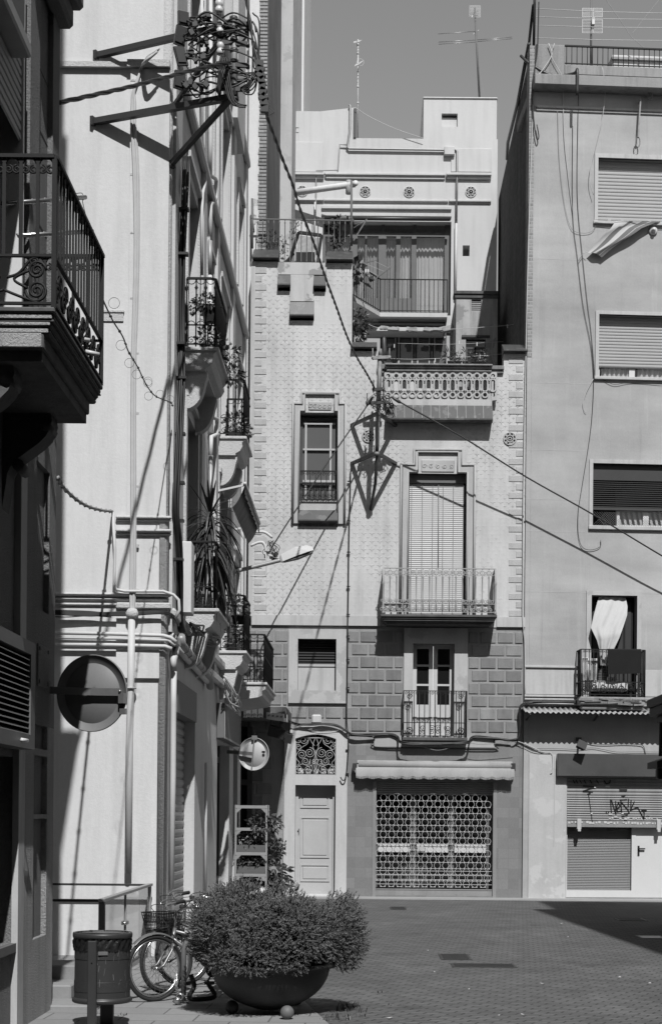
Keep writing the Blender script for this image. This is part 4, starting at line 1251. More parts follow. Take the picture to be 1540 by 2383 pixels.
# pipes on the white wall
def pipes(parent,lst,name='drainpipe'):
    for pts,r,m,gap in lst:
        mb=MB(); mb.tube([P(u,v,PH-gap) for u,v in pts],r,8); build(mb,name,M[m],parent)
pipes(B,[([(812,244),(815,247),(814,300),(808,343),(812,346),(1036,349),(1060,348),(1063,352),(1063,395),(1061,520)],.028,'pipe_metal',.06),
 ([(1061,520),(1059,690)],.03,'pipe_white',.09),
 ([(806,337),(790,336),(786,396),(736,397),(735,470),(733,520)],.018,'pipe_metal',.06),
 ([(733,470),(732,560)],.02,'pipe_white',.08)])
mb=MB(); c=P(1045,351,PH-.06); mb.bbox(c.x-.13,c.x+.13,PH-.12,PH,c.z-.12,c.z+.10,.015); build(mb,'junction_box',M['white2'],B)
mb=MB(); mb.tube([P(676,450,PH-.3),P(826,428.5,PH-.75)],.075,12); mb.lathe([(0,0),(.06,.02),(.075,.06)],P(827,428.5,PH-.76),10,Matrix.Rotation(PI/2,3,'X')); build(mb,'flue',M['white'],B)
mb=MB(); mb.lathe([(.04,0),(.075,.01),(.075,.25),(.06,.30),(.06,.34)],P(811,452,PH-.7),12); mb.tube([P(811,438,PH-.7),P(811,432,PH-.72)],.02,6); build(mb,'flue_trap',M['stone'],B)
# awning roll over the gallery
mb=MB(); mb.tube([P(755,508,PH-.15),P(1047,510,PH-.15)],.05,8); build(mb,'blind_box',M['paint_dark'],B)

# ================= tall party-wall buildings behind at the left =================
Y1=DF+.45; xA=P(621,300,Y1).x
t=thing('tall_party_wall_house','tall white house with brick edge and dark weathered side wall above the roofs','building',(xA-1,Y1,0))
xb=P(604.5,300,Y1).x
mb=MB(); mb.box(-9,xb,Y1,Y1+.3,0,26); build(mb,'wall',M['white'],t)
mb=MB()
z=8.0
while z<26:
    mb.bbox(xb-random.uniform(0,.03),xA,Y1-.015,Y1+.3,z+.008,z+.068,.006); z+=.076
mb.box(xb,xA-.002,Y1,Y1+.3,0,26)
build(mb,'brick_edge',M['brick_front'],t)
mb=MB(); mb.box(xA-.3,xA,Y1+.301,38.12,0,26); build(mb,'side_wall',M['tar'],t)
t=thing('stucco_tower','pale stucco end wall rising behind the terrace railing beside the dark party wall','building',(xA+.3,38.15,0))
q=RC(640,0,679.5,700,38.15)
mb=MB(); mb.box(q[0]-.4,q[1],38.15,43,0,27); build(mb,'wall',M['concrete_pale'] if 'concrete_pale' in M else M['cream'],t)
q=RC(660,0,707,300,45)
mb=MB(); mb.box(q[0]-1.0,q[1],45,50,0,36); solo(mb,'white_tower',M['white'],'plain white tower slab rising behind the penthouse against the sky','building')
# ================= grey apartment house at the right =================
ANG=rad(3.5); CA,SA=math.cos(ANG),math.sin(ANG)
RO=P(1216,1895,DF)+Vector((0,-.02,0)); RO.z=0
def rl(u,v,y=0.0):
    x,z=ray(u,v)
    s=(x*(RO.y+y*CA)-RO.x+y*SA)/(CA-x*SA)
    Y=RO.y+s*SA+y*CA
    return s, EYE+z*Y
def RR(u0,v0,u1,v1,y=0.0):
    um,vm=(u0+u1)/2,(v0+v1)/2
    return rl(u0,vm,y)[0],rl(u1,vm,y)[0],rl(um,v1,y)[1],rl(um,v0,y)[1]
def L2W(s,y,z): return Vector((RO.x+s*CA-y*SA,RO.y+s*SA+y*CA,z))
def W2L(p): 
    dx,dy=p[0]-RO.x,p[1]-RO.y
    return Vector((dx*CA+dy*SA,-dx*SA+dy*CA,p[2]))
A=thing('apartment_house','grey plastered apartment house with roller shutters and corrugated awning, right of the tiled house','building',tuple(RO),rz=ANG,local=True)
SW=9.0
zt=rl(1400,255)[1]
W1=RR(1390,372,1640,519); W2=RR(1392,735,1640,880); W3=RR(1378,1081,1630,1226); W4=RR(1374,1386,1480,1646)
SH=RR(1317.5,1812,1760,2086); 
mb=MB(); mb.holed(.10,SW,0,zt+.5,[W1,W2,W3,W4,(SH[0],SH[1],.04,SH[3])],0,.35)
build(mb,'wall',M['plaster'],A)
zt0=rl(1240,200)[1]
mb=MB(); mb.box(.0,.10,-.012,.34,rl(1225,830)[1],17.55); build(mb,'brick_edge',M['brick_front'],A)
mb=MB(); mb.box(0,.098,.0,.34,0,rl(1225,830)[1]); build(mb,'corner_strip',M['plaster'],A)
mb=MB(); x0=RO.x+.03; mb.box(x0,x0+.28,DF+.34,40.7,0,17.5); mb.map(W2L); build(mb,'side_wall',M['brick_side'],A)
# roof slab, plinth, railing
def rbox(mb,u0,v0,u1,v1,y0,y1,b=.01,s1=None):
    q=RR(u0,v0,u1,v1,y0); mb.bbox(q[0],s1 if s1 else q[1],y0,y1,q[2],q[3],b); return q
mb=MB(); rbox(mb,1244,177,1600,201,-.36,2.0,.012,SW); build(mb,'roof_slab',M['concrete'],A)
mb=MB(); rbox(mb,1247,250,1600,256,-.05,-.0,.01,SW); rbox(mb,1247,258,1600,263,-.03,-.0,.008,SW); build(mb,'moulding',M['plaster_band'],A)
mb=MB(); q=rbox(mb,1244,103,1313,178,.02,.5,.015); rbox(mb,1313,155,1600,178,.04,.35,.012,SW)
pa=build(mb,'parapet',M['concrete'],A)
q=RR(1313,112,1600,156,.15); z0,z1=q[2],q[3]; s0=q[0]
mb=MB(); mb.bar((s0,.15,z1),(SW,.15,z1),.04,.03); mb.bar((s0,.15,z0+.03),(SW,.15,z0+.03),.02)
for i in range(50):
    s=s0+.04+i*.108
    if s<SW: mb.tube([(s,.15,z0),(s,.15,z1)],.008,5)
build(mb,'roof_railing',M['iron'],A)
mb=MB(); q=RR(1423,132,1700,160,2.4); mb.bbox(q[0],SW,2.4,4.4,q[2]-.4,q[3],.02); rh=build(mb,'roof_hut',M['white2'],A)
q=RR(1423,138,1700,143,2.36); mb=MB(); mb.box(q[0],SW,2.34,2.4,q[2],q[3]); build(mb,'hut_moulding',M['concrete'],rh)
# windows
def rwin(hole,surr,shut0,shut1,name='window',slm='shutter',n=14,dark=None,sill_p=.06):
    a,b,c,d=hole
    mb=MB(); sa,sb,sc_,sd=surr
    mb.box(sa,a,-.035,.06,c,d); mb.box(b,min(sb,SW),-.035,.06,c,d); mb.box(sa,min(sb,SW),-.035,.06,d,sd)
    mb.bbox(sa-.02,min(sb+.02,SW),-sill_p,.06,sc_,c,.008)
    w_=build(mb,'window_surround',M['plaster_band'],A)
    mb=MB(); rollers(mb,a,b,shut1,shut0,.14,n,.010); build(mb,'shutter',M[slm],A)
    mb=MB(); mb.box(a,b,.28,.34,c,d); build(mb,'window_back',M['black'],A)
    return w_
s1=RR(1382,362,1648,526); rwin(W1,s1,W1[3],rl(1500,511)[1],n=17)
mb=MB(); 
for t in (.10,.22,.47,.59): mb.box(W1[0]+(W1[1]-W1[0])*t,W1[0]+(W1[1]-W1[0])*t+.07,.08,.2,W1[2],W1[2]+.09)
build(mb,'sill_blocks',M['plaster_band'],A)
s2_=RR(1384,727,1648,887); rwin(W2,s2_,W2[3],rl(1500,852)[1],n=16)
def pvc(a,b,c,d,y,mull):
    mb=MB(); frame(mb,a,b,c,d,.06,y,y+.06)
    for m_ in mull: mb.box(m_-.06,m_+.06,y+.001,y+.059,c+.06,d-.06)
    f=build(mb,'window',M['alu'],A)
    mb=MB(); mb.box(a+.05,b-.05,y+.03,y+.036,c+.05,d-.05); build(mb,'pane',M['clear'],f)
    return f
pvc(W2[0],W2[1],W2[2],rl(1500,845)[1],.18,[rl(1474,860)[0]])
mb=MB(); 
for (ua,ub) in ((1398,1466),(1482,1560)):
    x0,x1=rl(ua,865,.26)[0],rl(ub,865,.26)[0]; n=40; vs=[];fs=[]
    for i in range(n+1):
        t=i/n; y=.25+.02*math.sin(t*40); vs+=[(x0+(x1-x0)*t,y,W2[2]),(x0+(x1-x0)*t,y,W2[2]+.4)]
    for i in range(n): fs.append((2*i,2*i+2,2*i+3,2*i+1))
    mb.add(vs,fs)
build(mb,'curtain',M['curtain'],A)
s3=RR(1369.5,1072,1640,1235)
a,b,c,d=W3
mb=MB(); mb.box(s3[0],a,-.035,.06,c,d); mb.box(s3[0],SW,-.035,.06,d,s3[3]); mb.bbox(s3[0]-.01,SW,-.06,.06,s3[2],c,.008); build(mb,'window_surround',M['plaster_band'],A)
zb1=rl(1500,1181)[1]
mb=MB(); slats(mb,a,b,zb1,d-.33,.10,13,.6,.005,.05); mb.box(a,b,.06,.16,d-.33,d); bd=build(mb,'blind',M['shutter_dark'],A)
mb=MB(); mb.box(a,b,.08,.13,zb1-.05,zb1+.02); build(mb,'blind_rail',M['brown'],bd)
x1=rl(1438,1200)[0]
mb=MB(); mb.box(a,x1,.30,.34,c,d); build(mb,'window_back',M['black'],A)
pvc(x1,b,c,zb1,.16,[rl(1506,1200)[0]])
mb=MB(); mb.box(x1,b,.29,.33,c,d); build(mb,'window_back',M['sheer'],A)
mb=MB()       # folded cloth behind the panes
for i in range(12):
    x=x1+.08+i*.11; mb.hexa([(x,.22,c+.02),(x+.05,.22,c+.02),(x+.05,.24,c+.02),(x,.24,c+.02),(x-.08,.22,zb1),(x-.03,.22,zb1),(x-.03,.24,zb1),(x-.08,.24,zb1)])
build(mb,'curtain',M['curtain'],A)
mb=MB(); zn=rl(1450,1183)[1]
for i in range(48):
    x=a+i*.05
    mb.tube([(x,.05,c),(min(x+.3,b),.05,c+.3)],.002,3); mb.tube([(x+.3,.05,c),(x,.05,c+.3)],.002,3)
build(mb,'net',M['cable_grey'],A)
# curtain door with balcony
a,b,c,d=W4; sr=RR(1362.5,1376,1490,1646)
mb=MB(); mb.box(sr[0],a,-.03,.06,c,d); mb.box(b,sr[1],-.03,.06,c,d); mb.box(sr[0],sr[1],-.03,.06,d,sr[3]); build(mb,'door_surround',M['cream'],A)
mb=MB(); mb.box(a,b,.24,.34,c,d); 
dd=build(mb,'balcony_door',M['dark'],A)
mb=MB(); 
for i in range(5): mb.box(a+.08+i*.17,a+.20+i*.17,.225,.24,c,d-.1)
build(mb,'door_slats',M['shutter_dark'],dd)
yb_=-.42
q=RR(1350,1512,1499,1619,yb_); zsl=rl(1424,1622,yb_)[1]
mb=MB(); mb.bbox(q[0]-.02,q[1]+.02,yb_-.04,0,zsl-.17,zsl,.03)
for i in range(14):
    x=random.uniform(q[0],q[1]); mb.cbox((x,yb_-.04,zsl-random.uniform(.04,.15)),(random.uniform(.1,.4),.05,random.uniform(.02,.05)),Matrix.Rotation(random.uniform(-.1,.1),3,'Y'))
mb.bbox(q[0]+.03,q[1]-.03,yb_+.02,0,zsl-.26,zsl-.175,.02)
bal2=build(mb,'balcony',M['cap_stone'],A)
mb=MB(); zt_=q[3]; zm_=rl(1424,1587,yb_)[1]; zl=zsl+.05
for z in (zt_,zm_,zl):
    mb.bar((q[0],yb_,z),(q[1],yb_,z),.022,.018)
    for xx in (q[0],q[1]): mb.bar((xx,yb_,z),(xx,-.0,z),.02,.016)
for xx in (q[0],q[1]):
    for k in range(4): mb.tube([(xx,yb_+k*.1,zsl),(xx,yb_+k*.1,zt_)],.011,6)
    mb.tube([(xx-.0,yb_,zsl),(xx,yb_,zt_)],.018,6)
n=15
for i in range(1,n):
    x=q[0]+(q[1]-q[0])*i/n; mb.tube([(x,yb_,zm_),(x,yb_,zt_)],.008,5)
    for dx in (-.022,.022): mb.tube(spiral((x+dx,yb_,zt_-.045),XA,ZA,.024,.006,1.2,0),.005,4)
for i in range(7):
    x=q[0]+(q[1]-q[0])*(i+.5)/7; sg=1 if i%2 else -1
    mb.tube(spiral((x,yb_,(zm_+zl)/2+.03*sg),XA,ZA,.085,.012,1.9*sg,i),.008,5)
    mb.tube(smooth([(x-.09,yb_,zl),(x-.02,yb_,zm_-.05),(x+.06,yb_,zl+.07),(x+.1,yb_,zm_)]),.007,5)
    mb.tube(arc((x,yb_,(zm_+zl)/2),XA,ZA,.05,0,2*PI,10)[:-1],.006,4,True)
build(mb,'railing',M['iron'],bal2)
# base mouldings under the sill band
mb=MB(); rbox(mb,1222,1553,1348,1616,-.012,.0,.004); rbox(mb,1500,1560,1640,1622,-.012,0,.004,SW); build(mb,'dado',M['plaster_band'],A)
mb=MB(); rbox(mb,1220,1549,1350,1554,-.05,0,.006); rbox(mb,1220,1617,1352,1622,-.06,0,.006); rbox(mb,1220,1627,1640,1631,-.05,0,.006,SW); rbox(mb,1220,1638,1640,1643,-.05,0,.006,SW); build(mb,'moulding',M['plaster_band'],A)
# score lines in the render
mb=MB()
for v,u0,u1 in ((603,1232,1380),(891,1228,1375),(1047,1226,1360),(1162,1224,1362),(1236,1222,1360),(1379,1221,1600)):
    q=RR(u0,v,u1,v+1.5); mb.box(q[0],min(q[1],SW),-.002,.0,q[2],q[3])
q=RR(1368,520,1370.5,880); 
build(mb,'render_joint',M['surround'],A)
# corrugated awning
za=rl(1380,1646,-.1)[1]; zb2=rl(1380,1659,-.55)[1]
s0,s1=rl(1222,1655,-.5)[0],SW
vs=[];fs=[]; n=int((s1-s0)/.0135)
for i in range(n+1):
    s=s0+(s1-s0)*i/n; w_=.018*math.sin(i*.0135/.108*2*PI)
    vs+=[(s,-.0,za+w_),(s,-.5,zb2+w_),(s,-.5,zb2+w_-.006),(s,0,za+w_-.006)]
for i in range(n):
    k=4*i
    for j in range(4): fs.append((k+j,k+4+j,k+4+(j+1)%4,k+(j+1)%4))
mb=MB(); mb.smooth=True; mb.add(vs,fs)
M['corrugated']=mat('corrugated_sheet',.40,.7,.15,3,.2,30,.2)
build(mb,'corrugated_awning',M['corrugated'],A)
mb=MB()
for i in range(5): mb.bar((s0+.1+i*1.4,-.01,zb2-.12),(s0+.1+i*1.4,-.48,zb2-.03),.03)
build(mb,'awning_bracket',M['paint_dark'],A)
# shop: fascia, roller door, window, white door
mb=MB(); q=RR(1297,1755,1640,1808,-.17); mb.bbox(q[0],SW,-.17,-.002,q[2],q[3],.012); build(mb,'shop_fascia',M['fascia'],A)
a,b,c,d=SH
zdoor=rl(1430,1925,.03)[1]
mb=MB(); zr0=rl(1430,1838,.03)[1]; zr1=rl(1430,1852,.03)[1]
rollers(mb,a+.01,b,zr1+.0,d,.05,5,.016); mb.box(a+.01,b,.035,.06,zr0-.12,zr1); rollers(mb,a+.01,b,zdoor+.13,zr0-.12,.05,11,.018)
mb.box(a+.01,b,.03,.06,zdoor+.05,zdoor+.13); mb.box(a+.01,b,.0,.07,zdoor,zdoor+.05)
rd=build(mb,'roller_door',M['metal_blind'],A)
for u in (1346,1531):
    x=rl(u,1925)[0]; mb=MB(); mb.bbox(x-.045,x+.045,-.04,.02,zdoor-.05,zdoor+.17,.01); mb.box(x-.03,x+.03,-.06,-.0,zdoor-.09,zdoor-.04); build(mb,'lock',M['plaster_band'],rd)
mb=MB(); rng=random.Random(3)
for i in range(46):
    x=a+.06+i*.062+rng.uniform(-.01,.01)
    if x>b-.1: break
    if rng.random()<.85: mb.cbox((x,.024,zdoor+.09+rng.uniform(-.012,.012)),(rng.uniform(.03,.06),.006,rng.uniform(.025,.05)))
for i in range(30):
    x=a+.9+i*.055; 
    if rng.random()<.6 and x<b: mb.cbox((x,.028,zdoor+.185+rng.uniform(-.012,.012)),(rng.uniform(.03,.05),.006,rng.uniform(.02,.03)))
for u,v,w_ in ((1420,1895,9),(1432,1901,7),(1376,1893,4),(1455,1906,7),(1448,1893,5),(1413,1830,10),(1384,1832,4),(1530,1913,6)):
    s,z=rl(u,v); mb.cbox((s,.024,z),(w_*.009,.012,.03))
build(mb,'stickers',M['sticker'],rd)
mb=MB(); q=RR(1440,1834,1458,1840,.03); mb.box(q[0],q[1],.02,.034,q[2],q[3]); build(mb,'letter_plate',M['paint_dark'],rd)
# spray-painted tag, drawn as strokes lying on the slats
mb=MB()
def stroke(pts,w_=.02,y=.026):
    pp=[rl(1314.5+x*.1+0,1570.9+yv*.1708) for x,yv in pts]
    for (s0_,z0_),(s1_,z1_) in zip(pp,pp[1:]):
        p,q_=Vector((s0_,y,z0_)),Vector((s1_,y,z1_)); t=(q_-p)
        if t.length<1e-4: continue
        mb.bar(p-t.normalized()*w_*.3,q_+t.normalized()*w_*.3,w_,.012,up=(0,1,0))
K=lambda zx,zy:((zx*.17086-7.2)*10,zy)          # zoom coordinates to strokes
def S(*pts,w_=.02): stroke([((1307.3+x*.17086-1314.5)*10,y) for x,y in pts],w_)
S((660,1695),(672,1880)); S((672,1700),(735,1895),(730,1720)); S((745,1830),(790,1790),(770,1730),(745,1790),(755,1860),(800,1850)); S((800,1730),(815,1880)); S((800,1720),(900,1840),(915,1880)); S((905,1690),(900,1800)); S((940,1705),(935,1830)); S((985,1725),(930,1840)); S((790,1700),(880,1695)); S((930,1840),(1030,1800),(1115,1960),(1120,1870),(1085,1840),(1150,1845)); S((830,1890),(900,1885)); S((815,1925),(890,1910)); S((600,1868),(606,1868)); S((630,1868),(636,1868)); S((1155,1918),(1162,1918)); S((1180,1920),(1186,1920))
S((810,1645),(860,1640),(830,1655),w_=.016)
for k in range(9): y0=1625+k*44; S((362+k*6,y0),(364+k*6,y0+26),w_=.016)
S((350,1620),(385,1610)); S((290,1580),(420,1590)); S((290,1578),(460,1520),(290,1510)); S((575,1440),(600,1480),(650,1470),(655,1430)); 
for xx in (150,190,240,300,380,470): S((xx,1430),(xx+25,1475),w_=.016)
build(mb,'spray_paint',M['paint_spray'],rd)
# glazed shop window under the half-lowered roller
yv=.16; q=RR(1313,1925,1473,2086,yv); z0=.05
mb=MB(); zw=rl(1390,2072,yv)[1]
mb.box(q[0],q[0]+.045,yv-.02,yv+.06,z0,d-.3); s_m0,s_m1=rl(1468,2000,yv)[0],rl(1477.5,2000,yv)[0]
mb.box(s_m0,s_m1,yv-.02,yv+.06,z0,d-.3); mb.box(q[0]+.045,s_m0,yv-.02,yv+.06,z0,zw)
fr=build(mb,'shop_window',M['alu'],A)
mb=MB(); slats(mb,q[0]+.045,s_m0,zw,d-.3,yv+.06,60,.8,.003,.02); build(mb,'venetian_blind',M['blind_grey'],A)
mb=MB(); mb.box(q[0]+.04,s_m0,yv+.02,yv+.026,zw,d-.3); build(mb,'pane',M['clear'],fr)
mb=MB(); mb.box(s_m1+.003,SW-.5,yv-.01,yv+.05,z0,d-.3); wd=build(mb,'shop_door',M['alu'],A)
mb=MB(); s,z=rl(1485,1975,yv-.03); mb.tube([(s,yv-.012,z),(s,yv-.05,z)],.012,6); mb.bar((s-.01,yv-.05,z),(s+.13,yv-.05,z),.025); mb.bbox(s-.02,s+.02,yv-.025,yv-.012,z-.15,z+.06,.004); build(mb,'handle',M['iron'],wd)
mb=MB(); mb.box(SH[0],SH[1],-.02,.3,.0,.045); build(mb,'threshold',M['concrete'],A)
mb=MB(); mb.box(a,b,.33,.34,0.05,d); build(mb,'shop_back',M['dark'],A)
# pier beside the shop
mb=MB(); q=RR(1215,1756,1315.5,2088); mb.box(.12,q[1],-.012,.0,.0,q[3]); q2=RR(1289,1800,1316,2088)
build(mb,'pier_plaster',M['pier'],A)
mb=MB(); q=RR(1287.5,1760,1289.5,1970); mb.box(q[0],q[1],-.018,-.012,q[2],q[3]); build(mb,'render_joint',M['surround'],A)
# ================= white corner house along the left of the street =================
XW=-2.39; YF=19.0; YE=30.4; HT=19.0
W=thing('white_corner_house','white corner house with stacked iron balconies along the narrow street','building',(XW,YF,0))
def zf(v,u=260,y=YF): return P(u,v,y).z
def xf(u,v=1200,y=YF): return P(u,v,y).x
# front wall facing the camera
mb=MB(); mb.box(-9.5,XW-.02,YF,YF+.4,0,HT); build(mb,'front_wall',M['white'],W)
xp0,xp1=xf(297),xf(388)
mb=MB(); mb.box(xp0,xp1,YF-.05,YF,zf(1203),zf(163)); build(mb,'pilaster',M['white'],W)
mb=MB(); 
xl,xr=xf(120,1390),xf(392,1390)
mb.box(-6,XW-.01,YF-.06,YF,zf(160),zf(148)); mb.box(xf(290),XW-.01,YF-.10,YF-.06,zf(162),zf(146))
mb.box(xf(232,735),xf(290,735),YF-.03,YF,zf(728),zf(724)); mb.box(xf(232,735),xf(288,735),YF-.018,YF,zf(748),zf(728))
for v0,v1,p_ in ((1201,1209,.065),(1209,1213,.04),(1232,1240,.07),(1240,1246,.04)):
    mb.bbox(xf(271),XW+.05,YF-p_,YF,zf(v1),zf(v0),.015)
mb.bbox(-6,XW+.06,YF-.07,YF,zf(1389),zf(1380),.02); mb.bbox(-6,XW+.03,YF-.04,YF,zf(1399),zf(1391),.02)
mb.bbox(-6,XW+.03,YF-.035,YF,zf(1411),zf(1404),.015); mb.bbox(xf(274),XW+.05,YF-.07,YF,zf(1418),zf(1403),.015)
build(mb,'moulding',M['white_rough'],W)
mb=MB(); mb.box(xf(272,1540),xf(372,1540),YF-.045,YF,zf(1578),zf(1512)); mb.box(xf(272,1460),xf(376,1460),YF-.03,YF,zf(1506),zf(1422)); build(mb,'plinth',M['white'],W)
# corner roll and street wall
mb=MB(); mb.tube([(XW-.06,YF+.06,0),(XW-.06,YF+.06,HT)],.075,10); build(mb,'corner_roll',M['white_rough'],W)
to=lambda a,b,z:(XW-b,a,z)
floors=((4.42,7.0),(7.78,10.1),(11.15,13.2),(14.4,16.5))
bays=((20.75,22.05),(25.35,26.75))
holes=[]
for z0,z1 in floors:
    for y0,y1 in bays: holes.append((y0,y1,z0,z1))
for (y0,y1,z0,z1) in ((28.6,29.6,4.02,6.3),(28.6,29.6,7.9,9.8),(28.6,29.6,11.2,12.9),(28.6,29.6,14.4,16.2),(23.3,24.0,7.9,9.9),(23.3,24.0,11.2,13.1),(23.3,24.0,14.5,16.3)): holes.append((y0,y1,z0,z1))
doors=[(20.0,22.25,0.03,3.35),(25.6,27.9,.03,2.9),(28.7,29.7,.03,2.9)]
mb=MB(); mb.holed(YF+.1,YE,0,HT,holes+doors,0,.32,to=to)
M['street_wall']=mat('street_side_plaster',.66,.92,.07,1.0,.5,45,.10)
build(mb,'side_wall',M['street_wall'],W)
mb=MB(); mb.box(XW-6,XW-.02,YE-.3,YE,0,HT); mb.box(XW-6,XW-.03,YF+.41,YE-.31,HT-.3,HT-.1); build(mb,'rear_wall',M['white'],W)
# storey mouldings and shallow pilasters on the street side
for y0,y1 in ((19.1,19.75),(22.4,22.8),(24.5,24.85),(27.3,27.75),(30.0,30.4)):
    mb=MB(); mb.box(XW,XW+.05,y0,y1,3.9,HT-.2); build(mb,'pilaster',M['street_wall'],W)
for z in (3.75,4.05,10.75,14.0): mb=MB(); mb.bbox(XW,XW+.10,YF+.12,YE-.1,z,z+.14,.03); build(mb,'moulding',M['white_rough'],W)
for (y0,y1,z0,z1) in holes:
    mb=MB(); mb.box(XW,XW+.035,y0-.14,y0,z0,z1+.14); mb.box(XW,XW+.035,y1,y1+.14,z0,z1+.14); mb.box(XW,XW+.06,y0-.14,y1+.14,z1+.14,z1+.22); build(mb,'window_surround',M['white_rough'],W)
mb=MB(); mb.hexa([(XW,26.9,13.5),(XW+.13,26.9,13.5),(XW+.13,28.4,13.5),(XW,28.4,13.5),(XW,26.9,18.0),(XW+.13,26.9,18.0),(XW+.13,28.4,18.0),(XW,28.4,18.0)])
build(mb,'oriel',M['street_wall'],W)
# shutters and panes in the openings
for (y0,y1,z0,z1) in holes:
    mb=MB(); mb.box(XW-.30,XW-.25,y0,y1,z0,z1); build(mb,'window_pane',M['glass'],W)
    mb=MB()
    for k in (0,1):
        a,b=(y0,(y0+y1)/2-.01) if k==0 else ((y0+y1)/2+.01,y1)
        mb.box(XW-.25,XW-.20,a,a+.07,z0,z1); mb.box(XW-.25,XW-.20,b-.07,b,z0,z1); mb.box(XW-.249,XW-.201,a,b,z0,z0+.5); mb.box(XW-.249,XW-.201,a,b,z1-.07,z1)
    build(mb,'window_frame',M['wood_grey'],W)
# street level doors
y0,y1,z0,z1=doors[0]
mb=MB(); rollers(mb,y0,y1,z0,z1-.35,.16,26,.02,to=to); build(mb,'roller_shutter',M['metal_blind'],W)
mb=MB(); mb.box(XW-.2,XW+.02,y0-.02,y1+.02,z1-.36,z1+.05); build(mb,'shutter_box',M['wood_grey'],W)
for y0,y1,z0,z1 in doors[1:]:
    mb=MB(); mb.box(XW-.32,XW-.27,y0,y1,z0,z1); build(mb,'door_back',M['dark'],W)
    mb=MB(); n=3 if y1-y0>1.5 else 2
    for i in range(n+1):
        yy=y0+(y1-y0)*i/n; mb.box(XW-.27,XW-.17,yy-.05,yy+.05,z0,z1)
    mb.box(XW-.268,XW-.172,y0,y1,z1-.3,z1-.2); mb.box(XW-.268,XW-.2,y0,y1,z0,z0+.6)
    build(mb,'door_frame',M['brown'],W)
# balconies
def street_balcony(y0,y1,zs,zr,xo,bulge=True,m_rail='iron',mid=.33):
    p=xo-XW
    mb=MB(); e=.06
    mb.bbox(XW,xo+e,y0-e,y1+e,zs-.05,zs,.01)
    prof=[(0,zs-.05),(p+e*.4,zs-.05),(p-.02,zs-.10),(p-.01,zs-.16),(p-.05,zs-.23),(p-.12,zs-.27),(p-.12,zs-.30),(0,zs-.30)] if bulge else [(0,zs-.05),(p+.03,zs-.05),(p+.03,zs-.12),(p-.03,zs-.15),(p-.03,zs-.23),(p-.10,zs-.26),(0,zs-.34)]
    mb.prism(prof,(XW,y0-e*.5,0),XA,ZA,(0,y1-y0+e,0))
    b_=build(mb,'balcony',M['white_rough'],W)
    if bulge:
        for yy in (y0+.02,y1-.20):
            mb=MB(); c=[(0,zs-.30),(p-.10,zs-.30),(p-.10,zs-.36)]+[(p-.12-(p-.14)*(1-math.cos(a)),zs-.36-.42*math.sin(a)) for a in [i*PI/16 for i in range(1,9)]]+[(0,zs-.80)]
            mb.prism(c,(XW,yy,0),XA,ZA,(0,.18,0)); build(mb,'console',M['white_rough'],b_)
    mb=MB(); 
    path=[(XW+.02,y0),(xo-.05,y0),(xo,y0+.05),(xo,y1-.05),(xo-.05,y1),(XW+.02,y1)]
    L=[]
    for (a,b),(c,d) in zip(path,path[1:]):
        mb.bar((a,b,zr),(c,d,zr),.04,.025); mb.bar((a,b,zs+.05),(c,d,zs+.05),.022,.015); mb.bar((a,b,zs+(zr-zs)*mid),(c,d,zs+(zr-zs)*mid),.018,.014)
    segs=(((XW+.02,y0),(xo,y0),max(3,int(p/.11))),((xo,y0),(xo,y1),int((y1-y0)/.11)),((xo,y1),(XW+.02,y1),max(3,int(p/.11))))
    for (a,c,n) in segs:
        a,c=Vector((a[0],a[1],0)),Vector((c[0],c[1],0)); ax=(c-a).normalized(); st=(c-a).length/n
        for i in range(n+1):
            q=a.lerp(c,i/n)
            mb.lathe([(.009,0),(.009,zr-zs-.15),(.024,zr-zs-.12),(.009,zr-zs-.09),(.009,zr-zs)],(q.x,q.y,zs),6)
            if i<n:
                m_=q+ax*st/2
                mb.tube(arc(m_+ZA*(zr-.02),ax,ZA,st*.45,PI*1.0,PI*2.0,6),.006,4)
                mb.tube(spiral(m_+ZA*(zs+.10),ax,ZA,st*.42,.008,1.4,0,12),.006,4)
                mb.tube(arc(m_+ZA*(zs+(zr-zs)*mid),ax,ZA,st*.42,0,PI,6),.006,4)
    build(mb,'railing',M[m_rail],b_)
    return b_
XO=-2.0
street_balcony(20.6,22.1,7.75,8.65,XO); street_balcony(25.4,26.6,7.74,8.65,XO)
street_balcony(20.9,22.4,4.41,5.29,XO); street_balcony(25.8,27.1,4.36,5.26,XO)
street_balcony(27.6,30.2,4.00,4.83,-1.78,False,mid=.55)
# pipes running down the street wall
def spipe(lst,r,m,name='drainpipe',gap=.06):
    mb=MB(); mb.tube([PX(u,v,XW+gap) for u,v in lst],r,8); return build(mb,name,M[m],W)
spipe([(490,0),(490,330),(489,408),(500,414),(503,420),(503,462),(498,470),(491,474),(490,480),(490,560)],.032,'pipe_white')
spipe([(489,560),(489,640)],.034,'pipe_metal'); spipe([(489,640),(490,960),(493,970),(505,975),(506,1000),(503,1012),(492,1017),(491,1060)],.032,'pipe_white')
spipe([(491,1060),(490,1260)],.034,'pipe_metal'); 
spipe([(470,0),(471,330),(478,380),(479,420),(472,450),(470,500),(470,640)],.022,'pipe_white')
spipe([(405,1560),(404,1640),(403,1800),(399,2070)],.036,'pipe_white'); spipe([(412,1490),(409,1520),(404,1535),(405,1560)],.04,'pipe_white')
spipe([(480,1775),(479,1900),(478,2080)],.022,'pipe_white')
mb=MB(); mb.tube([PX(u,v,XW+.10) for u,v in ((421,1480),(423,1500),(440,1520),(488,1575),(490,1600))],.055,10)
for i in range(7):
    a=PX(430+i*9,1510+i*10,XW+.10); b=PX(431+i*9,1511.3+i*10,XW+.10); mb.tube([a,b],.062,10)
build(mb,'conduit',M['pipe_metal'],W)
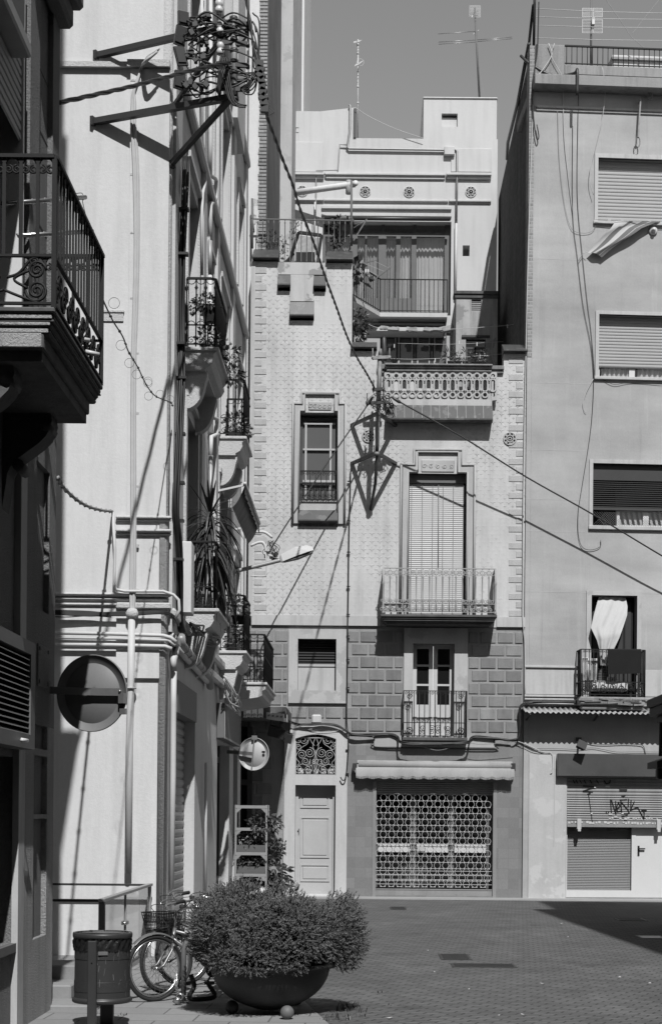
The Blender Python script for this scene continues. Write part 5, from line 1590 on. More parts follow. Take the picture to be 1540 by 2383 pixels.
mb=MB(); mb.tube([PX(u,v,XW+.06) for u,v in ((411,1505),(430,1528),(470,1572),(486,1590))],.04,8); build(mb,'conduit',M['pipe_white'],W)
# pipes on the front wall
fp=lambda u,v,g=.05: P(u,v,YF-g)
def fpipe(lst,r,m,name='conduit',gap=.05,n=8):
    mb=MB(); mb.tube([fp(u,v,gap) for u,v in lst],r,n); return build(mb,name,M[m],W)
fpipe([(307,1436),(305,1600),(302,1720),(299,2032)],.043,'pipe_white','downpipe',.10,12)
mb=MB(); mb.lathe([(.05,0),(.075,.03),(.08,.07),(.05,.12)],fp(308,1440,.10),12); mb.tube([fp(305,1600,.10),fp(305,1603,.10)],.068,12); build(mb,'pipe_collar',M['white_rough'],W)
fpipe([(100,1472),(260,1475),(380,1479),(398,1484),(410,1494)],.023,'pipe_white',gap=.09)
fpipe([(100,1484),(280,1486),(392,1490),(408,1502)],.017,'pipe_white',gap=.08)
fpipe([(100,1500),(260,1501),(385,1504),(400,1510)],.023,'pipe_white',gap=.08)
fpipe([(263,1192),(268,1280),(266,1360),(272,1372),(290,1376),(380,1376),(404,1384),(416,1396),(418,1420),(408,1440)],.018,'pipe_white',gap=.10)
# painted cables beside the pilaster
for k,(dx,g) in enumerate(((0,.075),(4.2,.07),(8.2,.08),(10.5,.065))):
    pts=[(371-dx*.6,112+dx*.9),(345-dx*.4,132+dx),(332-dx*.3,155),(320+dx*.2,185),(310+dx*.3,215),(308+dx*.7,240),(307+dx*.8,290),(312+dx,400),(315+dx*.8,560),(312+dx*.8,700),(308+dx*.7,860),(307+dx*.8,1130),(306+dx*.9,1300),(304+dx,1370),(306+dx*.5,1436)]
    mb=MB(); mb.tube(smooth([fp(u,v,g+(.25 if v<150 else 0)) for u,v in pts],5),.016,6); build(mb,'wall_cable',M['cable_white'],W)
mb=MB()
for v in (185,302,404,540,692,820,960,1130,1268,1372): 
    c=fp(313,v,.07); mb.cbox(c+Vector((0,.03,0)),(.10,.03,.022))
build(mb,'cable_clip',M['white_rough'],W)
# dark bundle on the front mouldings and down the corner
mb=MB()
for k in range(5):
    mb.tube(smooth([fp(100,1420+k*1.8,.10),fp(200,1423+k*2.5,.09),fp(240,1426+k*1.5,.09),fp(300,1424+k*2,.10),fp(380,1423+k*1.2,.11),fp(404,1432+k*1.5,.13),PX(416,1448+k*2,XW+.1)],5),.011,5)
mb.tube(smooth([fp(100,1432,.09),fp(150,1436,.09),fp(210,1433,.09),fp(260,1436,.08)],5),.008,4)
build(mb,'cable_bundle',M['cable'],W)
mb=MB(); 
for k in range(6):
    a=k*1.05; o_=Vector((.03*math.cos(a),.03*math.sin(a),0))
    pts=[(433,365),(428,440),(426,600),(424,760),(420,900),(416,1040),(412,1180),(414,1260),(417,1340),(422,1440),(424,1470)]
    twp=[PX(u,v,XW+.10)+o_*(1+.6*math.sin(i*1.9+k)) for i,(u,v) in enumerate(pts)]
    mb.tube(smooth(twp,5),.015,5)
build(mb,'cable_bundle',M['cable'],W)
mb=MB()
for v in (488,592,800,880,1010,1124,1212,1302): 
    c=PX(427-(v-480)*.016,v,XW+.10); mb.cbox(c,(.14,.1,.03))
build(mb,'cable_clip',M['cable'],W)
mb=MB(); a=PX(409,1210,XW+.02); 
x0=PX(418,1400,XW+.05); mb.bbox(XW+.0,XW+.22,19.62,19.95,P(420,1428,19.7).z,P(420,1262,19.7).z,.01); build(mb,'meter_box',M['white'],W)
# box sign, projecting over the street door
mb=MB(); mb.bbox(XW+.002,-2.26,25.4,28.6,2.92,3.49,.012); bx=build(mb,'sign_box',M['fascia_grey'] if 'fascia_grey' in M else M['wood_grey'],W)
mb=MB(); frame(mb,0,3.2,0,.57,.03,0,.012); mb.map(lambda p:Vector((-2.262+p.y,25.4+p.x,2.92+p.z))); build(mb,'sign_frame',M['pipe_metal'],bx)
# cables that hang in tangles under the balconies
rng=random.Random(11)
for (u0,v0,u1,v1,du,dv,n) in ((445,1452,512,1478,10,14,9),(535,1538,585,1556,8,10,9),(524,1580,550,1650,9,20,16)):
    mb=MB()
    for k in range(n):
        a=PX(u0+rng.uniform(-du,du)*.4,v0+rng.uniform(-dv,dv)*.4,XW+.15); b=PX(u1+rng.uniform(-du,du)*.5,v1+rng.uniform(-dv,dv)*.5,XW+.28)
        m1=a.lerp(b,.35)+Vector((rng.uniform(-.05,.1),0,rng.uniform(-.18,.02))); m2=a.lerp(b,.7)+Vector((rng.uniform(0,.12),0,rng.uniform(-.18,.04)))
        mb.tube(smooth([a,m1,m2,b],5),.012,5)
    build(mb,'cable_bundle',M['cable'] if u0!=524 else M['cable_white'],W)

# marquee over the left-hand shop of the tiled house
mc=thing('shop_marquee','flat dark marquee over the corner shop beside the white doorway','marquee',(-2.2,31.7,3.59))
mb=MB(); mb.box(-3.6,-1.58,30.66,DF+.005,3.62,3.76); build(mb,'slab',M['wood_grey'],mc)
mb=MB(); mb.box(-3.6,-1.56,30.62,30.66,3.57,3.78); mb.box(-1.58,-1.54,30.66,DF+.005,3.57,3.78); build(mb,'fascia',M['soot_shade_stone'],mc)
sh=thing('corner_shop_front','dark timber shop front under the flat marquee at the street end','shop front',(-2.9,DF-.1,0))
mb=MB(); 
for x in (-3.2,-2.75,-2.42): mb.box(x,x+.1,DF-.2,DF-.05,0,3.5)
mb.box(-3.2,-2.42,DF-.199,DF-.051,2.3,2.42); mb.box(-3.2,-2.42,DF-.198,DF-.052,0,.5); build(mb,'frame',M['brown'],sh)
mb=MB(); mb.box(-3.15,-2.4,DF-.13,DF-.12,.4,3.5); build(mb,'pane',M['glass'],sh)
# ================= dark house at the near left =================
XN=-2.75; YN=13.8
Nn=thing('shaded_house','near dark stuccoed house with a heavy iron balcony at the left edge','building',(XN,YN,0))
to=lambda a,b,z:(XN-b,a,z)
# pierced with a balcony door and a lower barred window
bd=(10.7,12.35,5.05,8.35); lw=(10.4,12.35,.72,2.62)
lw=(11.0,12.42,.70,2.15)
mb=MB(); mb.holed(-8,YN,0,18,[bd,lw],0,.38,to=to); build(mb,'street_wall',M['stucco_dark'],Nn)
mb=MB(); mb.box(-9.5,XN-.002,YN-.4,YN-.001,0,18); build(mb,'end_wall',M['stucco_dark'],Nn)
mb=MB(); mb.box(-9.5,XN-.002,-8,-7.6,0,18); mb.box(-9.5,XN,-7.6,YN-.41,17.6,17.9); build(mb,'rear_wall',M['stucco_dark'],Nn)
# gritty corner pilaster with sunk panels
def nz(v,y=13.4): return ZX(v,XN,y)
mb=MB(); to2=lambda a,b,z:(XN+.045-b,a,z)
pan=[(12.98,13.52,nz(2178),nz(1905)),(12.98,13.52,nz(1895),nz(1760)),(12.98,13.52,nz(1745),nz(1620))]
mb.holed(12.62,YN-.002,0,nz(1690,13.4)+.0,pan,0,.045,to=to2); build(mb,'corner_pilaster',M['stucco_grit_lit'],Nn)  # lower part paler than above: sunlight painted into the stucco
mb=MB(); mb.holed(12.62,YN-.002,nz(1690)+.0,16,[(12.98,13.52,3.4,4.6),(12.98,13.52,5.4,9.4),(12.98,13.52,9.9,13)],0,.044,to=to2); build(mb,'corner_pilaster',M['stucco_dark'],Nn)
mb=MB(); mb.box(XN+.0,XN+.05,12.40,12.62,0,4.6); build(mb,'window_jamb',M['plaster_band'],Nn)
# head moulding of the corner
mb=MB(); z0=P(140,42,13.6).z
mb.bbox(XN,XN+.16,12.5,YN+.02,z0,z0+.18,.03); mb.bbox(XN,XN+.24,12.45,YN+.06,z0+.18,z0+.34,.03); build(mb,'cornice',M['stucco_dark'],Nn)
# balcony door: roller shutter raised half way, metal frame
y0,y1,z0,z1=bd
mb=MB(); rollers(mb,y0+.05,y1-.06,6.9,z1+.1,-.035,22,.014,to=to); build(mb,'roller_shutter',M['shutter'],Nn)
mb=MB()
for yy in (y0,y1-.05): mb.box(XN-.14,XN+.06,yy,yy+.05,z0,z1+.1)
for yy in (11.3,11.9,12.0): mb.box(XN-.24,XN-.19,yy,yy+.06,z0,6.6)
build(mb,'door_frame',M['alu'],Nn)
mb=MB(); mb.box(XN-.27,XN-.24,y0,y1,z0,z1); build(mb,'pane',M['glass'],Nn)
mb=MB()
for z in (7.88,7.38,6.6,5.9): mb.box(XN-.003,XN+.003,12.66,13.55,z,z+.012)
build(mb,'render_joint',M['soot_shade_stone'],Nn)
# shutter box / canopy above
zc=P(75,80,11.6).z
mb=MB(); mb.box(XN,XN+.15,9.6,11.9,zc+.14,zc+.75); cb=build(mb,'canopy_box',M['paint_dark'],Nn)
mb=MB(); mb.bbox(XN,XN+.19,9.5,11.98,zc,zc+.10,.015); mb.box(XN,XN+.17,9.55,11.93,zc+.10,zc+.14); build(mb,'canopy_edge',M['pipe_metal'],cb)
# big balcony
ya,yb2,xo,zs,zr=10.5,12.38,-2.085,5.05,6.05
mb=MB(); p=xo-XN
mb.bbox(XN,xo+.012,ya-.03,yb2+.02,zs-.035,zs,.008)
for (e,a,b) in ((.0,.035,.075),(-.015,.085,.115),(-.03,.125,.16)): mb.bbox(XN,xo+e,ya-e,yb2+e,zs-b,zs-a,.012)
mb.box(XN,xo-.0,ya+.0,yb2,zs-.085,zs-.075); mb.box(XN,xo-.03,ya+.03,yb2-.03,zs-.126,zs-.114)
mb.bbox(XN,xo-.07,ya+.02,yb2-.10,zs-.26,zs-.16,.01)
M['slab_lit_face']=mat('lit_slab_plaster',.50,.95,.14,3,1.0,60,.25,dist=.02)  # lit copy of the slab tone for its sunny end
bb=build(mb,'balcony',M['soot_shade_stone'],Nn)  # dark tone holds soot and painted shade on side and underside
mb=MB()
for (e,a,b) in ((.0,.035,.075),(-.015,.085,.115),(-.03,.125,.16)): mb.bbox(XN,xo+e-.01,ya-e-.012,ya-e+.0,zs-b+.003,zs-a-.003,.004)
mb.bbox(XN,xo-.08,ya+.0,ya+.019,zs-.258,zs-.163,.005)
build(mb,'end_face',M['slab_lit_face'],bb)
mb=MB(); mb.box(XN,xo-.09,ya+.08,yb2-.12,zs-.33,zs-.26); build(mb,'soffit',M['soot_shade_stone'],bb)
for yy in (ya+.18,yb2-.42):
    mb=MB(); c=[(0,zs-.33),(.36,zs-.33),(.37,zs-.38)]+[(.36-.33*t+.05*math.sin(t*PI*2),zs-.38-.46*t) for t in [i/8 for i in range(1,9)]]+[(0,zs-1.05)]
    mb.prism(c,(XN,yy,0),XA,ZA,(0,.24,0)); 
    for q in range(2): mb.tube([(XN+.32-.20*q,yy-.015,zs-.42-.30*q),(XN+.32-.20*q,yy+.255,zs-.42-.30*q)],.045,8)
    build(mb,'console',M['soot_shade_stone'],bb)
# wrought railing
mb=MB()
zm=zs+.345; zl=zs+.03
for z,t,w_ in ((zr,.024,.045),(zm,.016,.028),(zl,.016,.028)):
    mb.bar((XN,ya,z),(xo,ya,z),w_,t); mb.bar((xo,ya,z),(xo,yb2,z),w_,t); mb.bar((xo,yb2,z),(XN,yb2,z),w_,t)
for yy in (ya,yb2): mb.bar((xo,yy,zs),(xo,yy,zr),.03)
n=17
for i in range(1,n): 
    y=ya+(yb2-ya)*i/n; mb.bar((xo,y,zm),(xo,y,zr),.015,.013)
    if i%2: mb.tube(spiral((xo,y,zr-.06),Vector((0,1,0)),ZA,.045,.01,1.3,0),.007,5)
    if i%2: 
        mb.tube(spiral((xo,y,zs+.12),Vector((0,1,0)),ZA,.075,.012,1.7,0),.010,5); mb.tube(spiral((xo,y+.09,zs+.23),Vector((0,1,0)),ZA,.07,.012,1.6,PI),.010,5)
for yy in (ya,yb2):
    for i in range(1,6):
        x=XN+(xo-XN)*i/6; mb.bar((x,yy,zm),(x,yy,zr),.024,.014)
    for i in range(6):
        x=XN+(xo-XN)*(i+.5)/6
        for sg in (-1,1): mb.tube(spiral((x+sg*.026,yy,zr-.085),XA*sg,ZA,.03,.008,1.5,PI/2),.007,5)
        mb.tube(arc((x,yy,zr-.055),XA,ZA,.048,PI*.05,PI*.95,8),.008,5)
    for sg in (-1,1):
        cx=(XN+xo)/2
        mb.tube(spiral((cx+sg*.22,yy,zs+.25),XA*sg,ZA,.062,.012,2,0),.010,6); mb.tube(spiral((cx+sg*.22,yy,zs+.115),XA*sg,ZA,.075,.012,2.2,PI),.010,6)
        mb.tube(smooth([(cx+sg*.02,yy,zs+.20),(cx+sg*.1,yy,zs+.23),(cx+sg*.18,yy,zs+.32),(cx+sg*.24,yy,zs+.335)]),.010,6)
        mb.tube(smooth([(cx+sg*.17,yy,zs+.25),(cx+sg*.07,yy,zs+.19),(cx+sg*.16,yy,zs+.13)]),.010,6)
        mb.tube(smooth([(cx,yy,zs+.12),(cx+sg*.1,yy,zs+.08),(cx+sg*.24,yy,zs+.03)]),.010,6)
        mb.tube(spiral((cx+sg*.20,yy,zs+.305),XA*sg,ZA,.03,.01,1.4,0),.008,5)
rl_=build(mb,'railing',M['iron'],bb)
# louvred service cabinet
yc0,yc1=9.8,12.45; xc=XN+.16
zt=ZX(1466,xc,11.2); zt=P(25,1480,11.9).z; zb3=P(30,1738,11.9).z
mb=MB(); to3=lambda a,b,z:(xc-b,a,z)
lv=(yc0+.2,yc1-.16,zb3+.11,zt-.10)
mb.holed(yc0,yc1,zb3,zt,[lv],0,.155,to=to3)
cab=build(mb,'louvre_cabinet',M['wood_grey'],Nn)
mb=MB(); n=14
for i in range(n):
    z=lv[2]+(lv[3]-lv[2])*(i+.5)/n
    mb.hexa([(xc-.10,lv[0],z+.014),(xc-.01,lv[0],z-.024),(xc-.01,lv[1],z-.024),(xc-.10,lv[1],z+.014),(xc-.10,lv[0],z+.02),(xc-.01,lv[0],z-.016),(xc-.01,lv[1],z-.016),(xc-.10,lv[1],z+.02)])
build(mb,'slats',M['galv_soft'] if 'galv_soft' in M else M['pipe_metal'],cab)
mb=MB(); mb.box(xc-.15,xc-.14,lv[0],lv[1],lv[2],lv[3]); build(mb,'louvre_back',M['black'],cab)
mb=MB(); mb.tube([(xc,11.95,zb3+.06),(xc+.05,11.95,zb3+.05),(xc+.05,11.75,zb3+.045)],.014,6); build(mb,'handle',M['alu'],cab)
# blank plate on the pilaster
mb=MB(); zz0,zz1=nz(1600,13.25),nz(1502,13.25)
mb.bbox(XN+.043,XN+.06,13.05,13.48,zz0,zz1,.005)
for yy in (13.09,13.44):
    for z in (zz0+.04,zz1-.04): mb.cbox((XN+.063,yy,z),(.012,.03,.03))
build(mb,'wall_plate',M['stucco_dark'],Nn)
# lower window: frame and panes
y0,y1,z0,z1=lw
mb=MB()
for yy in (y0,y0+.47,y0+.94,y1-.06): mb.box(XN-.2,XN-.13,yy,yy+.06,z0,z1)
for t in (0,.33,.66,1): mb.box(XN-.199,XN-.131,y0,y1,z0+(z1-z0-.05)*t,z0+(z1-z0-.05)*t+.05)
mb.box(XN-.13,XN+.04,y0,y1+.02,z0-.07,z0-.002)
wf=build(mb,'window_frame',M['wood_grey'],Nn)
mb=MB(); mb.box(XN-.17,XN-.16,y0,y1,z0,z1); build(mb,'pane',M['glass'],wf)

# unseen block added behind the camera, tall enough to hold back sky light
t=thing('sky_block_house','unseen house row added behind the viewer to block sky light','building',(2,-9,0))
mb=MB(); mb.box(-14,16,-18,-9,0,24); build(mb,'wall',M['stucco_dark'],t)
mb=MB(); mb.bbox(-14.2,16.2,-18.1,-8.85,24,24.3,.03); build(mb,'coping',M['concrete'],t)
mb=MB()
for i in range(8):
    for k in range(4): mb.box(-12+i*3.4,-10.9+i*3.4,-9.03,-8.97,1.2+k*3.6,3.3+k*3.6)
build(mb,'window',M['shutter_dark'],t)
# ================= line brackets and cables =================
def ip(pts, Y0, Y1):
    """picture polyline whose distance runs from Y0 to Y1 (linear in inverse depth)"""
    L=[0]
    for a,b in zip(pts,pts[1:]): L.append(L[-1]+math.hypot(b[0]-a[0],b[1]-a[1]))
    return [P(u,v,1/((1/Y0)*(1-l/L[-1])+(1/Y1)*(l/L[-1]))) for (u,v),l in zip(pts,L)]
rng=random.Random(5)
YT=18.32
br=thing('line_bracket','tubular wall bracket crowded with line clamps at the top of the white corner house','line bracket',P(545,235,YT))
pt,pb=P(544,40,YT),P(546.5,236,YT)
mb=MB(); mb.tube([pb,pb.lerp(pt,.5),pt],.040,14)
pole=build(mb,'pole',M['rust'],br)
mb=MB()
for t in (.03,.20,.34,.47,.60,.72,.86,.98):
    c=pb.lerp(pt,t); mb.lathe([(.048,-.02),(.048,.02)],c,14)
build(mb,'pole_band',M['paint_dark'],pole)
for a,b,w_ in ((P(217,284,YF),P(536,227,YT),.075),(P(224,130,YF),P(536,58,YT),.07),(P(397,384,YF),P(536,230,YT),.06),(P(402,250,YF),P(535,62,YT),.045)):
    mb=MB(); mb.bar(a,b,w_,w_*.9); mb.bar(a-(b-a).normalized()*.01,a+(b-a).normalized()*.03,w_*1.5,w_*1.4); build(mb,'arm',M['paint_dark'],br)
levels=(54,100,150,206)
for i,v in enumerate(levels):
    mb=MB(); a,b=P(508,v-4+i,YT-.02),P(578,v+3,YT-.02)
    mb.bar(a,b,.035,.05); mb.tube([P(577,v-32,YT-.02),P(577,v+10,YT-.02)],.012,6); mb.lathe([(.022,0),(.022,.04),(.014,.05)],P(577,v+10,YT-.02),8)
    mb.lathe([(.026,-.04),(.03,.0),(.02,.03)],P(508,v,YT-.02),8); build(mb,'crossbar',M['paint_dark'],br)
for u,v in ((510,14),(512,64),(513,112)):
    mb=MB(); c=P(u,v+16,YT-.03); mb.lathe([(.03,0),(.045,.01),(.045,.05),(.036,.06),(.036,.075),(.045,.085),(.045,.13),(.02,.15)],c,12); build(mb,'insulator',M['plastic_white'],br)
conn=((427,43,.3,.9),(420,84,.5,1.4),(421,131,.1,1.7),(418,187,.4,1.2))
for k,(u,v,tl,sz) in enumerate(conn):
    c=P(u,v,YT-.05); R_=Matrix.Rotation(-.35+tl,3,'Y') @ Matrix.Rotation(.5,3,'Z')
    mb=MB(); mb.cbox(c,(.13,.035,.17*min(sz,1.3)),R_); mb.cbox(c-Vector((0,.02,0)),(.10,.03,.13*min(sz,1.3)),R_)
    build(mb,'connector_box',M['paint_dark'],br)
    mb=MB()
    for q in range(5):
        cc=P(u+14+q*12+rng.uniform(-3,3),v+rng.uniform(-12,16),YT+rng.uniform(-.12,.1))
        mb.cbox(cc,(.05,.04,.06),Matrix.Rotation(rng.uniform(0,3),3,'Y')); mb.lathe([(.02,-.05),(.02,.05)],cc,8); mb.tube([c.lerp(cc,.3),cc],.012,6)
    build(mb,'clamp',M['paint_dark'],br)
for k in range(26):
    l=levels[k%4]; u0,u1=rng.uniform(425,470),rng.choice((508,540,577,590)); v0,v1=l+rng.uniform(-18,18),levels[(k*7+1)%4]*.5+l*.5+rng.uniform(-10,12)
    a,b=P(u0,v0,YT+rng.uniform(-.12,.05)),P(u1,v1,YT+rng.uniform(-.08,.08))
    m1=a.lerp(b,.3)+Vector((rng.uniform(-.05,.05),rng.uniform(-.1,.1),rng.uniform(-.16,.16))); m2=a.lerp(b,.7)+Vector((rng.uniform(-.03,.06),rng.uniform(-.1,.1),rng.uniform(-.12,.14)))
    mb=MB(); mb.tube(smooth([a,m1,m2,b],6),rng.choice((.008,.010,.013)),5); build(mb,'jumper_wire',M['cable'],br)
def cable(name,pts,r,label,m='cable',n=1,pitch=.35,cat='cable',group=None,k=5,rr=None):
    mb=MB(); pp=smooth(pts,k) if k else pts
    if n>1: twist(mb,pp,r,n,pitch,rr)
    else: mb.tube(pp,r,6)
    return solo(mb,name,M[m],label,cat,group)
cable('twisted_cable',ip([(536,146),(500,152),(440,166),(380,182),(300,203),(220,221),(180,230),(137,239)],YT-.08,13.85),.015,'heavy twisted cable slanting left from the corner line bracket towards the shaded house',n=3,pitch=1.1,rr=.011)
pts=[(570,-80),(574,0),(583,60),(590,110),(600,150),(606,195),(612,232),(618,262),(640,322),(661,380),(681,430),(700,492),(728,560),(755,640),(783,716),(806,780),(830,832),(852,868),(871,903)]
mb=MB(); pp=smooth([P(u,v,YT-.1) for u,v in pts[:6]]+ip(pts[6:],YT,31.85),4); twist(mb,pp,.013,2,.6,.0125)
for t in range(9): 
    c=P(604+t*1.5,150+t*13,YT-.1); mb.cbox(c,(.09,.07,.08),Matrix.Rotation(.4*t,3,'Y'))
for t in range(10): c=P(612+t*.9,236+t*3.2,YT); mb.cbox(c+Vector((.05,0,0)),(.09,.02,.012),Matrix.Rotation(-.5,3,'Y'))
solo(mb,'twisted_cable',M['cable'],'thick twisted black cable descending from the corner line bracket to the tiled house bracket','cable')
mb=MB()
for k in range(7):
    o_=[(k-3)*2.2,(k%3)*2]; 
    mb.tube(smooth([P(505+k,210+k*3,YT-.1),P(520+o_[0],160-30*(k%2),YT-.12),P(540+o_[0],232+o_[1],YT-.12),P(568+o_[0],246+o_[1],YT-.1)],6),.010,5)
for k in range(6): mb.tube(smooth([P(560,205,YT-.05),P(575+k*2,220-k*7,YT-.08),P(596+k*2,200-k*14,YT-.08),P(604-k*3,60+k*25,YT-.1),P(588,30+k*20,YT-.08)],6),.009,5)
for k in range(4): mb.tube(smooth([P(512,45+k*35,YT-.06),P(545,30+k*44,YT-.10),P(588,52+k*42,YT-.10),P(596,75+k*40,YT-.1)],6),.010,5)
solo(mb,'cable_loops',M['cable'],'loops of black line wire hanging round the corner bracket pole','cable')
# tiled house bracket
YB=DF-.88
b2=thing('line_bracket','rusty vertical line pole on diamond braces fixed to the tiled house','line bracket',P(877,1056,YB))
pb,pt=P(876.5,1057,YB),P(884,828,YB)
mb=MB(); mb.tube([pb,P(880,950,YB)],.040,12); mb.tube([P(880,952,YB),pt],.047,12); mb.lathe([(.052,-.03),(.052,.04)],pb,12); mb.tube([P(885,830,YB),P(885.5,812,YB)],.022,8)
build(mb,'pole',M['rust'],b2)
for a,b,w_ in ((P(818,990,DF),P(878,962,YB),.07),(P(920,990,DF),P(880,962,YB),.07),(P(818,1079,DF),P(876,1054,YB),.07),(P(920,1079,DF),P(877,1054,YB),.07)):
    mb=MB(); mb.bar(a,b,w_,w_*.8); build(mb,'arm',M['paint_dark'],b2)
mb=MB(); mb.tube([P(877,1058,YB),P(873,1125,DF-.45),P(862,1186,DF)],.032,8); build(mb,'arm',M['paint_dark'],b2)
for (u0,u1,v,r_) in ((866,908,832,.02),(853,907,937,.022),(868,893,906,.03)):
    mb=MB(); a,b=P(u0,v+1,YB-.05),P(u1,v-1,YB-.05); mb.bar(a,b,.05,.06)
    for u in (u0+1,u1-2): mb.tube([P(u,v-22,YB-.05),P(u,v+6,YB-.05)],.011,6); mb.lathe([(.028,-.03),(.03,.03)],P(u,v,YB-.05),8)
    build(mb,'crossbar',M['rust'] if v<850 else M['paint_dark'],b2)
for k in range(20):
    a=P(878+rng.uniform(-8,10),rng.uniform(915,962),YB-.06); u1,v1=rng.choice(((922,930),(918,948),(915,968),(860,935),(870,915),(900,945))); b=P(u1+rng.uniform(-5,5),v1+rng.uniform(-6,6),YB+rng.uniform(-.1,.2))
    m1=a.lerp(b,.35)+Vector((rng.uniform(-.06,.1),rng.uniform(-.1,.1),rng.uniform(-.2,.16))); m2=a.lerp(b,.75)+Vector((rng.uniform(-.05,.08),rng.uniform(-.1,.1),rng.uniform(-.2,.12)))
    mb=MB(); mb.tube(smooth([a,m1,m2,b],6),rng.choice((.005,.007)),5); build(mb,'jumper_wire',M['cable'],b2)
for k in range(5):
    mb=MB(); mb.tube(smooth([P(874+k*2,905,YB-.05),P(876+k*1.6,940,YB-.06),P(873+k*1.8,985,YB-.05),P(874+k,1050,YB-.05)],5),.007,5); build(mb,'jumper_wire',M['cable'],b2)
for u,v in ((911,946),(903,960)):
    mb=MB(); c=P(u,v,YB+.1); mb.lathe([(.0,-.05),(.05,-.03),(.045,.03),(.02,.07)],c,10); build(mb,'clamp',M['paint_dark'],b2)
cable('overhead_cable',[P(920,930,YB),P(1070,1014,YB+.1),P(1222,1109,DF-.62),P(1382,1199,DF-.5),P(1545,1297,DF-.36),P(1700,1385,DF-.2)],.016,'black overhead cable crossing the fronts from the tiled house bracket down to the right')
mb=MB(); mb.lathe([(.02,-.10),(.035,-.06),(.03,.06),(.015,.12)],P(922,931,YB),8,Matrix.Rotation(rad(-58),3,'Y')); mb.lathe([(.02,-.10),(.035,-.06),(.03,.06),(.015,.12)],P(860,934,YB),8,Matrix.Rotation(rad(35),3,'Y')); solo(mb,'cable_grip',M['paint_dark'],'pair of cable end grips either side of the rusty line pole','cable grip')
cable('overhead_cable',ip([(861,934),(780,1050),(705,1162),(640,1262),(628,1284)],YB,31.2),.015,'black overhead cable slanting down left from the tiled house bracket to the lamp corner')
# wires bunch at the street end with two goosenecks
gn=thing('gooseneck_pipes','pair of white goosenecked pipes with dangling wire ends at the street end','pipe',PX(592,1300,XW))
for pts in ([(583,1239),(600,1238),(617,1239),(634,1251)],[(583,1270),(600,1263),(612,1263),(618,1274),(619,1284)],[(583,1340),(612,1341),(619,1335),(619,1290)]):
    mb=MB(); mb.tube(smooth([P(u,v,30.9) for u,v in pts],4),.028 if pts[0][1]<1300 else .012,8); build(mb,'pipe',M['pipe_white'],gn)
for k in range(12):
    a=P(rng.uniform(624,640),rng.uniform(1252,1268),30.9); b=P(rng.uniform(618,646),rng.uniform(1285,1304),30.9+rng.uniform(-.1,.1))
    m1=a.lerp(b,.5)+Vector((rng.uniform(-.2,.18),rng.uniform(-.05,.05),rng.uniform(-.1,.05)))
    mb=MB(); mb.tube(smooth([a,m1,b],7),.006,5); mb.cbox(b,(.05,.04,.07),Matrix.Rotation(rng.uniform(0,3),3,'Y')); build(mb,'wire_end',M['cable'],gn)
# cables fixed to the fronts
G1='cables fixed along the house fronts'
cable('wall_cable',[P(u,v,DF-.05-(.03 if v<1440 else .05)) for u,v in ((820,1082),(816,1090),(815,1140),(812,1250),(810,1400),(809,1458),(808,1560),(806.5,1660),(808,1695),(811,1712),(810,1745),(807,1790),(803,1812),(797,1816),(792,1808))],.013,'dark cable running straight down the tiled house beside the shop bay',m='cable',group=G1)
mb=MB()
for v in (1120,1212,1285,1365,1430,1480,1535,1600,1745,1800): mb.cbox(P(811-(v-1250)*.006,v,DF-.05),(.07,.04,.02))
solo(mb,'cable_clip',M['cable'],'small clips holding the vertical cable on the tiled house','cable clip')
mb=MB()
base=[(661,1661),(671,1674),(690,1683),(719,1685),(752,1683),(785,1687),(806,1700),(820,1707),(850,1709),(890,1708),(914,1709),(926,1716),(938,1727),(1010,1731),(1085,1727),(1094,1718),(1108,1714),(1151,1717),(1180,1721),(1196,1722),(1206,1714),(1209,1690),(1208,1655),(1213,1642),(1224,1635),(1248,1632),(1300,1632),(1346,1634)]
for k in range(6):
    o_=(rng.uniform(-1.5,1.5),rng.uniform(-3,3)); mb.tube(smooth([P(u+o_[0]+rng.uniform(-.8,.8),v+o_[1]+rng.uniform(-1.6,1.6),DF-.08-rng.uniform(0,.05)-(.22 if 930<u<1090 else 0)) for u,v in base],4),.012,5)
solo(mb,'wall_cable',M['cable'],'thick bundle of black cables looping under the small balcony to the house corner','cable',G1)
cable('wall_cable',[P(u,v,DF-.06) for u,v in ((812,1712),(866,1715),(871,1722),(873,1738),(1000,1741),(1148,1743),(1151,1736),(1151,1722),(1190,1724))],.012,'thin black cable boxed around the plaster ledge below the small balcony',k=3,group=G1)
cable('wall_cable',[P(u,v,DF-.28) for u,v in ((940,1730),(985,1739),(1020,1746),(1060,1736),(1085,1728),(1120,1732),(1200,1726))],.006,'slack thin wire drooping below the small balcony slab',m='cable_grey',group=G1)
cable('wall_cable',[P(u,v,DF-.06) for u,v in ((690,1688),(722,1699),(752,1703),(790,1700),(812,1704))],.005,'fine pale wire sagging over the white doorway arch',m='cable_grey',group=G1)
